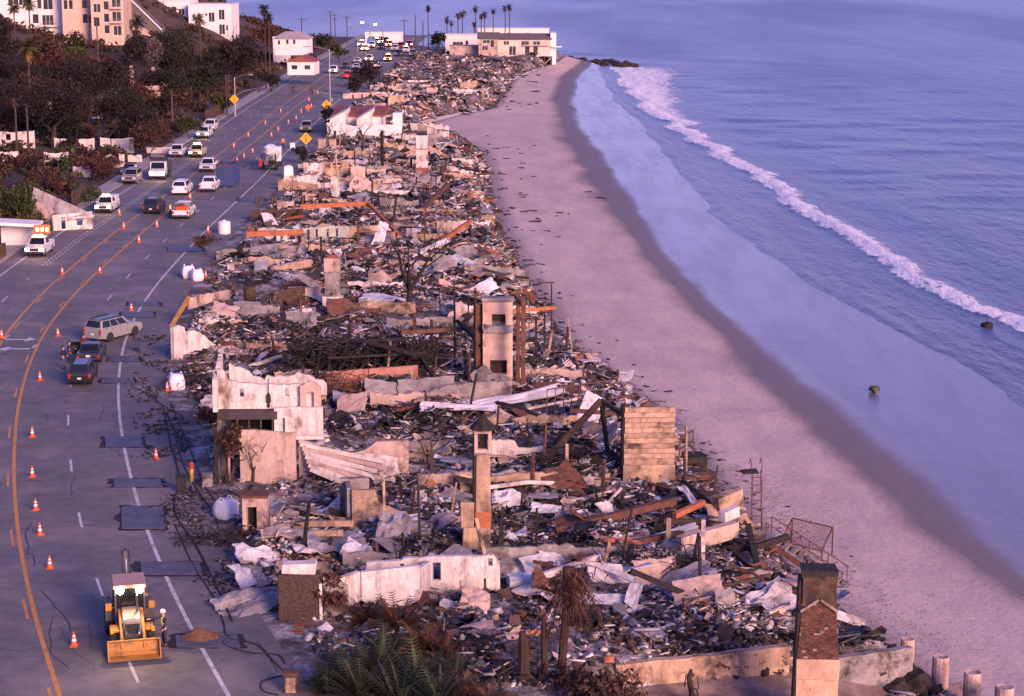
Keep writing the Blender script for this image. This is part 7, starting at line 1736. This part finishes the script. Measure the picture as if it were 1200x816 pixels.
# intact white low house with sloping roofs in the far lots
p = P(383, 164, LZ); u = mpp(p) / CP
t = thing('white_beach_house', 'surviving low white house with red and grey pitched roofs in the far lots', 'house', tuple(p), R(-1))
W_ = 78*u
obj('front_wall', wall_mesh(W_, [(0,2.9),(.3,2.9),(.31,2.3),(.62,2.3),(.63,2.6),(1,2.6)], .3, [(W_*.44,W_*.52,.2,1.7),(W_*.1,W_*.14,.6,1.6)], jag=.03, seed=81, step=2), bwhite, t)
for k_, (a, b) in enumerate(((.02,.25),(.42,.62))):
    x0, x1 = W_*a, W_*b
    obj('gable_wing', MB().add([(x0,3,-.5),(x1,3,-.5),(x1,12,-.5),(x0,12,-.5),(x0,3,3.2),(x1,3,4.6),(x1,12,4.6),(x0,12,3.2)], [(0,1,5,4),(1,2,6,5),(2,3,7,6),(3,0,4,7)]), bwhite, t); obj('grey_roof', MB().add([(x0-.5,2.5,3.0),(x1+.4,2.5,4.9),(x1+.4,12.4,4.9),(x0-.5,12.4,3.0),(x0-.5,2.5,3.2),(x1+.4,2.5,5.1),(x1+.4,12.4,5.1),(x0-.5,12.4,3.2)], [(0,1,5,4),(1,2,6,5),(2,3,7,6),(3,0,4,7),(4,5,6,7)]), mat('pale_grey_roof', (.34,.31,.33), (.28,.25,.27), scale=1, rough=.8), t)
obj('main_body', MB().bb(W_*.04, W_*.75, 8, 17, -.5, 3.6), bwhite, t); obj('red_roof', MB().add([(W_*.0,7.6,3.6),(W_*.8,7.6,3.6),(W_*.8,18,4.3),(W_*.0,18,4.3),(W_*.0,7.6,3.3),(W_*.8,7.6,3.3),(W_*.8,18,3.3),(0,18,3.3)], [(0,1,2,3),(4,5,1,0),(5,6,2,1),(7,4,0,3)]), redtile, t)
obj('chimney_block', MB().bb(W_*.95, W_*1.08, 4, 6.5, -.5, 4.2), bwhite, t)
# ruins on the inland side
def ruin_at(label, px, py, wpx, hpx, m, yaw=0, opens=(), prof=None):
    p = hit(px, py); u = mpp(p)/CP; L_ = wpx*u; h = hpx*u
    o = obj('ruin_wall', wall_mesh(L_, [(a, b*h) for a, b in (prof or [(0,1),(.4,.9),(1,1)])], .3, [(a*L_, b*L_, c*h, d*h) for a, b, c, d in opens], jag=.08, seed=int(px+py), foot=3), m, None, tuple(p), yaw); return tag(o, label, 'wall')
ruin_at('pale ruin wall with one window below the oak at the left edge', -4, 172, 44, 18, white_st, 0, [(.25,.38,.4,.8)]); ruin_at('long white and orange ruin wall behind the oak trunk', 64, 176, 46, 13, white_st); ruin_at('grey white ruin wall right of the oak', 118, 178, 38, 16, white_st, 0, [(.3,.34,.0,1)]); ruin_at('white garden wall in the left ruins', 52, 192, 28, 13, white_st); ruin_at('white low wall at the left edge', -5, 190, 26, 12, white_st); ruin_at('narrow white pillar wall by the burned car', 140, 196, 6, 15, white_st); ruin_at('white block wall right of the pillar', 150, 190, 16, 8, white_st); ruin_at('white curved wall below the garden palms', 86, 208, 20, 12, white_st); ruin_at('white low roadside wall behind the parked white pickup', 172, 180, 36, 7, white_st); ruin_at('pale stub wall among the terrace ruins', 104, 116, 36, 12, pink_st, 0, [(.2,.3,.2,.9),(.5,.6,.2,.9)]); ruin_at('pale ruin base below the chimneys', 152, 110, 34, 9, pink_st); ruin_at('pale broken wall right of the chimneys', 188, 100, 28, 9, pink_st, 0, [(.3,.4,.3,.8)], [(0,.6),(.5,1),(1,.5)])
ruin_at('pinkish ruin wall high on the left terrace', 20, 132, 40, 14, pink_st, 0, [(.3,.45,.2,.8)]); ruin_at('pale ruin corner in the grove middle', 96, 140, 26, 12, white_st, 0, [(.4,.6,.2,.8)], [(0,.5),(.4,1),(1,.4)]); ruin_at('white ruin gable left of the parked silver car', 118, 196, 22, 14, pink_st, 0, [(.4,.6,0,.7)], [(0,.6),(.5,1.1),(1,.5)]); ruin_at('orange lit ruin wall by the slim chimney', 182, 118, 30, 10, tan_st, 0, [(.2,.3,.2,.8),(.6,.7,.2,.8)])
p = hit(152, 108); u = mpp(p); t = thing('ruin_chimney', 'slim pale chimney standing in the inland ruins', 'chimney', tuple(p), 0); obj('shaft', MB().bb(0,5*u,0,1,-1,26*u), pink_st, t); obj('pot', MB().bb(1*u,4*u,.2,.8,26*u,30*u), pink_st, t); p = hit(178, 106); t = thing('ruin_chimney', 'second broken chimney right of the slim pale one', 'chimney', tuple(p), 0); obj('shaft', MB().bb(0,4.5*u,0,1,-1,24*u), grey_con, t); obj('pot', MB().box((2*u,.5,25*u),(2.6*u,.7,3*u), jit=.1), pink_st, t)
# triangular white roof house and carport by the left kerb
p = hit(38, 268); u = mpp(p); t = thing('sloped_roof_house', 'burned white house with a steep triangular roof by the left kerb', 'house', tuple(p), R(8)); t.scale = (.82, .82, .86)
obj('roof', MB().add([(-1,6,1.4),(0,5,5.0),(8.8,-2.5,2.0),(2.8,-1.0,1.2),(-1,6,1.2),(0,5,4.7),(8.8,-2.5,1.7),(2.8,-1.0,1.0)], [(0,1,2,3),(4,7,6,5),(0,4,5,1),(1,5,6,2),(2,6,7,3),(3,7,4,0)]), white_st, t); obj('wall', wall_mesh(5.6, [(0,1.9),(1,2.2)], .3, [(1.2,1.8,0,1.6),(3.4,4.2,.4,1.5)], jag=.03, seed=91, foot=3), white_st, t, loc=(3.0,-1.8,0), rz=R(14)); obj('gable_wall', wall_mesh(3.2, [(0,1.4),(.4,3.6),(1,2.2)], .3, [(1.2,2.0,0,2.2)], jag=.1, seed=92, foot=3), pink_st, t, loc=(-.4,1.0,0), rz=R(-24))
p = hit(-8, 292); t = thing('carport', 'white flat carport roof at the left picture edge', 'carport', tuple(p), R(3)); obj('roof', MB().box((2.2,1.8,2.6), (5.4,3.4,.35), pitch=.06), bwhite, t, bevel=.05); obj('wall', MB().bb(.4,4.6,2.6,2.9,-1,2.3), bwhite, t)
for x in (.2, 4.4): obj('post', MB().bb(x,x+.15,.3,.45,-1,2.4), bwhite, t)
railing('brown board fence by the left kerb before the trimmed bush', (86,244), (98,233), 1.9, 9, brownchar, .15, (1.0,.3), w=.3); railing('low brown slat fence at the left picture edge', (-6,306), (6,300), 1.3, 8, brownchar, .15, (1.0,.3), w=.22); railing('long brown fence beyond the left parked pickups', (242,142), (262,132), 1.8, 10, brownchar, .2, (1.0,.3), w=.4)
# burned car hulk
car('sedan', 'burned dark car hulk on the left verge', 152, 204, Y(150, 204), paint('burned', (.06,.045,.045)), z=.16)
# headland houses on stilts
bcream = mat('cream_wall', (.66,.55,.48), (.58,.48,.42), scale=.4, rough=.85, bump=.1, fine=.15)
p = at_depth(582, 66, 585); t = building('stilt_house', 'cream two-storey house on crossed stilts at the headland tip', p, R(-2), 15.6, 10, 4.9, [(3.6,.3,2.0,2.6),(8.2,.3,1.4,2.6),(10.6,.3,1.4,2.6),(7.2,3.1,2.2,1.3),(10.6,3.0,2.0,1.4),(2.0,3.2,1.6,1.2)], bcream, 'gable', roofgrey, 1.5, found=0, cat='house', balcony=[(.5,.1,12),(7.8,3.3,8)])
for k in range(9): obj('stilt', MB().bar((k*2, .6, -4.6), (k*2, .6, 0), .3), brownchar, t)
for k in range(4): obj('cross_brace', MB().bar((k*4, .3, -4.2), (k*4+4, .3, -.3), .22), tan_st, t); obj('cross_brace', MB().bar((k*4, .3, -.3), (k*4+4, .3, -4.2), .22), tan_st, t)
obj('side_wing', MB().bb(15.62, 17.2, 1, 11, -2.5, 6.6), bwhite, t); obj('sea_deck', MB().bb(16.0, 19.0, -.5, 1.0, 2.6, 2.9), bwhite, t)
building('brown_house', 'brown stuccoed house left of the stilt house', at_depth(561, 74, 580), R(-2), 5.4, 10, 7.0, [(1.0,3.6,1.6,1.4),(3.4,4.4,1.0,2.2),(1.2,5.6,2.0,1.0)], pink_st, 'gable', roofgrey, 1.6, found=3, cat='house'); building('headland_garage', 'low pinkish garage block in front of the headland palms', at_depth(527, 70, 585), R(-1), 8.5, 7, 3.6, [], pink_st, found=3, cat='house'); building('headland_house', 'white flat roofed house with a blue window at the headland', at_depth(522, 57, 600), R(-1), 10, 9, 3.8, [(2.2,1.0,3,1.0),(6.0,.8,.8,1.6)], bwhite, found=3, cat='house'); building('headland_house', 'long white house behind the headland palms', at_depth(560, 46, 625), R(-2), 22, 8, 3.0, [(3,1,1.2,1.0),(9,1,1,1),(15,1,1,1)], bwhite, found=4, cat='house')
for k in range(48):
    rn = random.Random(k); q = rn.random() ** .8; px = 655 + 88*q + rn.gauss(0, 3); py = 70 + 8*q + rn.gauss(0, 1.4); s = rn.uniform(.5, 1.5)
    rock('shore_rock', 'black rock in the low reef off the headland tip', P(px, py, -5.8), (s*1.3, s, s*.7), char, k, 'reef rocks off the headland')
rock('shore_rock', 'dark rock in the foam at the right picture edge', P(1156, 383, -5.9), (.7, .6, .5), char, 77)
# ---------------------------------------------------------------- poles, signals and signs
polew = mat('timber_pole', (.10,.07,.06), (.06,.045,.04), scale=3, rough=.9)
lamplit = mat('street_lamp_lit', (1,.9,.7), rough=.4, bump=0, fine=0, emis=((1,.8,.6), 14))
yel = mat('sign_yellow', (.75,.38,.02), (.68,.34,.02), scale=2, rough=.5, bump=0, fine=.1)
def pole(label, px, py, top, arms=2, z=None, w=.16, lamp=False):
    p = hit(px, py); h = (py - top)*mpp(p)/CP; t = thing('street_lamp' if lamp else 'utility_pole', label, 'street lamp' if lamp else 'pole', tuple(p), R(5))
    obj('shaft', MB().tube([(0,0,-.4),(0,0,h)], [w*1.2, w*.8], 7), steelgrey if lamp else polew, t)
    if lamp: obj('lamp_arm', MB().tube([(0,0,h-.3),(-.8,0,h),(-2.2,0,h+.1)], .06, 5), steelgrey, t); obj('lamp_head', MB().box((-2.4,0,h+.08), (.9,.5,.3)), lamplit if lamp == 2 else steelgrey, t)
    for k in range(arms): obj('cross_arm', MB().bb(-1.3,1.3,-.07,.07,h-.6-k*1.1,h-.45-k*1.1), polew, t)
for a in [('utility pole left of the far road behind the white house', 388, 52, 14, 2), ('second utility pole beyond the far white house', 393, 52, 18, 2), ('utility pole at the far left tree line', 354, 52, 22, 1), ('utility pole left of the far store', 407, 52, 20, 1), ('pole near the far queue at the right', 474, 60, 24, 1), ('thin pole at the seaward side of the far road', 487, 66, 19, 0), ('dark pole before the green headland tree', 496, 66, 26, 0), ('pole over the bright green lawn', 116, 92, 30, 0), ('brown pole on the left kerb by the bushes', 203, 168, 108, 0), ('pale pole left of the signal', 266, 136, 90, 0)]: pole(*a)
for a in [('lit street lamp above the far queue left', 434, 56, 28, 0), ('lit street lamp above the far queue right', 449, 56, 30, 0)]: pole(*a, lamp=2)
pole('tall street lamp post at the right of the far road', 419, 62, 30, 0, lamp=1)
def signal(label, px, py, top, armx, army, heads, z):
    p = hit(px, py); u = mpp(p)/CP; h = (py - top)*u; t = thing('traffic_signal', label, 'traffic signal', tuple(p), 0); obj('mast', MB().tube([(0,0,-.4),(0,0,h)], [.16,.11], 8), steelgrey, t)
    zx = (py - army)*u; ax = (armx - px)*u; obj('mast_arm', MB().tube([(0,0,zx*.72),(ax*.4,0,zx*.9),(ax,0,zx)], [.1,.08,.06], 6), steelgrey, t); obj('lamp_arm', MB().tube([(0,0,h-.2),(ax*.3,0,h+.4),(ax*.6,0,h+.5)], .05, 5), steelgrey, t); obj('lamp_head', MB().box((ax*.65,0,h+.48), (.8,.4,.2)), steelgrey, t)
    for q in heads:
        hx = ax*q; hd = obj('signal_head', MB().bb(hx-.25, hx+.25, -.2, .2, zx*(.72+.28*q)-.7, zx*(.72+.28*q)+.5), blackrub, t)
        for k in range(3): obj('lens', MB().lathe([(.11,-.02),(.11,.0)], 8, 'Y', (hx, -.2, zx*(.72+.28*q)+.3-k*.38)), mat('signal_lens_%d' % k, ((.3,.02,.02),(.3,.15,.02),(.02,.2,.08))[k], rough=.3, bump=0), hd)
    obj('control_box', MB().bb(.15,.55,-.2,.2,zx*.35,zx*.35+.7), steelgrey, t)
signal('traffic signal mast reaching over the road from the seaward side', 387, 128, 60, 345, 105, (.5, 1.0), 0); signal('traffic signal mast on the left kerb', 276, 137, 92, 305, 104, (.95,), 0)
def sign(label, px, py, top, s):
    p = hit(px, py); u = mpp(p)/CP; h = (py - top)*u; t = thing('warning_sign', label, 'sign', tuple(p), R(6)); obj('post', MB().bar((0,.06,-.3),(0,.06,h), .08), steelgrey, t); c = h - s*.2
    obj('sign_plate', MB().add([(0,0,c-s),(s,0,c),(0,0,c+s),(-s,0,c),(0,.04,c-s),(s,.04,c),(0,.04,c+s),(-s,.04,c)], [(0,1,2,3),(7,6,5,4),(0,4,5,1),(1,5,6,2),(2,6,7,3),(3,7,4,0)]), yel, t)
    obj('walking_symbol', MB().bb(-.08*s,.08*s,-.012,-.003,c-.1*s,c+.3*s).bb(-.1*s,.1*s,-.012,-.003,c+.38*s,c+.55*s).bar((0,-.008,c-.1*s),(.2*s,-.008,c-.5*s), .01, .1*s).bar((0,-.008,c-.1*s),(-.2*s,-.008,c-.5*s), .01, .1*s), blackrub, t)
sign('yellow diamond warning sign beside the burned lots and mixer truck', 359, 184, 162, .95); sign('yellow diamond warning sign at the seaward signal mast', 383, 137, 122, .95); sign('yellow diamond warning sign on the left kerb', 275, 138, 116, .9)
t = thing('road_work_sign', 'orange diamond road work sign standing in the far lane', 'sign', tuple(P(361, 131)), R(4)); obj('sign_plate', MB().add([(0,0,.3),(.6,0,.9),(0,0,1.5),(-.6,0,.9),(0,.05,.3),(.6,.05,.9),(0,.05,1.5),(-.6,.05,.9)], [(0,1,2,3),(7,6,5,4),(0,4,5,1),(1,5,6,2),(2,6,7,3),(3,7,4,0)]), orangeplast, t); obj('stand', MB().bar((-.5,.1,0),(.5,.1,0), .06).bar((0,.1,0),(0,.08,.6), .06), steelgrey, t)
t = thing('sandwich_board', 'small white stand beside the worker in pink', 'sign', tuple(P(343, 174)), 0); obj('board', MB().bb(-.4,.4,-.05,.05,.1,.9), whiteplast, t); obj('foot', MB().bb(-.4,-.3,-.3,.3,0,.1).bb(.3,.4,-.3,.3,0,.1), whiteplast, t)
t = thing('white_hatch_tank', 'white box tank by the burned garage and road', 'tank', tuple(P(338, 208, -.02)), R(10)); obj('tank_body', MB().box((0,0,.8), (1.4,1.4,1.6), taper=(.9,.9)), whiteplast, t, bevel=.15, seg=2); obj('lid', MB().lathe([(.3,1.6),(.28,1.72)], 10), whiteplast, t)
# ---------------------------------------------------------------- labels of the scattered pieces: look, size and nearest landmark
LM = [(560,640,'the thin chimney'),(510,690,'the slot-window wall'),(950,790,'the brick chimney'),(760,565,'the board panel'),(440,615,'the tan wall corner'),(310,560,'the white roadside house'),(583,446,'the double fireplace'),(430,438,'the black roof tangle'),(228,420,'the broken white wall'),(293,365,'the palm stump'),(390,362,'the grey fireplace'),(478,366,'the bare black tree'),(320,298,'the orange steel beam'),(395,268,'the upper orange beam'),(393,232,'the narrow white slab'),(495,206,'the white far chimney'),(448,198,'the black burned palm'),(392,207,'the orange tan ruin wall'),(420,160,'the intact white house'),(885,640,'the beach stair'),(818,712,'the pink fallen fragment'),(655,800,'the dead palm'),(820,790,'the long low wall'),(350,735,'the pebble pier'),(300,630,'the small pink stack'),(680,488,'the terrace railing'),(675,545,'the leaning charred beam'),(640,415,'the seaward steel frame'),(432,104,'the far scorched tree'),(545,72,'the headland garage'),(385,285,'the greenish wall'),(446,290,'the white curved hood'),(600,596,'the blue white bedding'),(525,298,'the red tilted beam'),(318,197,'the mixer truck'),(265,219,'the blue dumpster'),(387,128,'the signal mast'),(360,154,'the seaward shoulder car'),(276,137,'the left signal')]
LMW = [(P(a, b, LZ), c) for a, b, c in LM]
LMI = [(hit(a, b), c) for a, b, c in [(62,172,'the huge oak'),(208,92,'the dense round tree'),(155,105,'the slim pale chimney'),(37,150,'the golden palm'),(48,262,'the triangular roof house'),(155,214,'the silver parked car'),(268,134,'the left signal'),(180,88,'the ash coloured tree'),(120,80,'the terrace bank hedge'),(240,118,'the broad dark tree'),(80,206,'the green spiky bush'),(22,262,'the green hedge')]]
LMQ = [(P(a, b), c) for a, b, c in [(434,56,'the left lit lamp'),(449,56,'the right lit lamp'),(474,60,'the far right pole'),(455,72,'the amber lit truck'),(433,72,'the white far truck')]]
def where(p, lms):
    q, nm = min(lms, key=lambda l: (l[0].x - p.x) ** 2 + ((l[0].y - p.y) * .6) ** 2)
    dx, dy = p.x - q.x, (p.y - q.y) * .6; d = math.hypot(dx, dy)
    rel = ('right of' if dx > 0 else 'left of') if abs(dx) > abs(dy) else ('behind' if dy > 0 else 'in front of')
    return ('close ' if d < 2 else ('' if d < 5 else 'well ')) + rel + ' ' + nm
CUT = {'fallen slabs in the lots': (' fallen', LMW), 'standing posts in the lots': (' still', LMW), 'fallen beams across the lots': (' lying', LMW), 'foundation walls across the lots': (' in the', LMW), 'low wall remnants in the far lots': (' in the', LMW), 'scorched grove trees': (' in the', LMI), 'leafless grove trees': (' rising', LMI), 'garden shrubs by the left kerb': (' on the', LMI)}
bpy.context.view_layer.update()
seen = {}
for o in list(bpy.data.objects):
    g = o.get('group')
    if o.parent is None and g in CUT:
        cut, lms = CUT[g]; base = o['label'].split(cut)[0]; s = max(o.dimensions) if o.type == 'MESH' else max((max(c.dimensions) for c in o.children), default=1)
        seen.setdefault(base, []).append(s)
for o in list(bpy.data.objects):
    g = o.get('group')
    if o.parent is not None or not g: continue
    if g in CUT:
        cut, lms = CUT[g]; base = o['label'].split(cut)[0]; s = max(o.dimensions) if o.type == 'MESH' else max((max(c.dimensions) for c in o.children), default=1)
        v = sorted(seen[base]); size = 'small' if s <= v[len(v)//3] else ('large' if s >= v[2*len(v)//3] else 'mid-sized')
        o['label'] = size + ' ' + base + ' ' + where(o.location, lms)
    elif g == 'traffic cones on the road' and o['label'].startswith('small orange'):
        o['label'] = 'small orange cone ' + where(o.location, LMW[-5:])
    elif g == 'queue of vehicles at the far end':
        m_ = o.children[0].data.materials[0].name.split('_')[-1]; o['label'] = m_ + ' car in the far queue ' + where(o.location, LMQ)
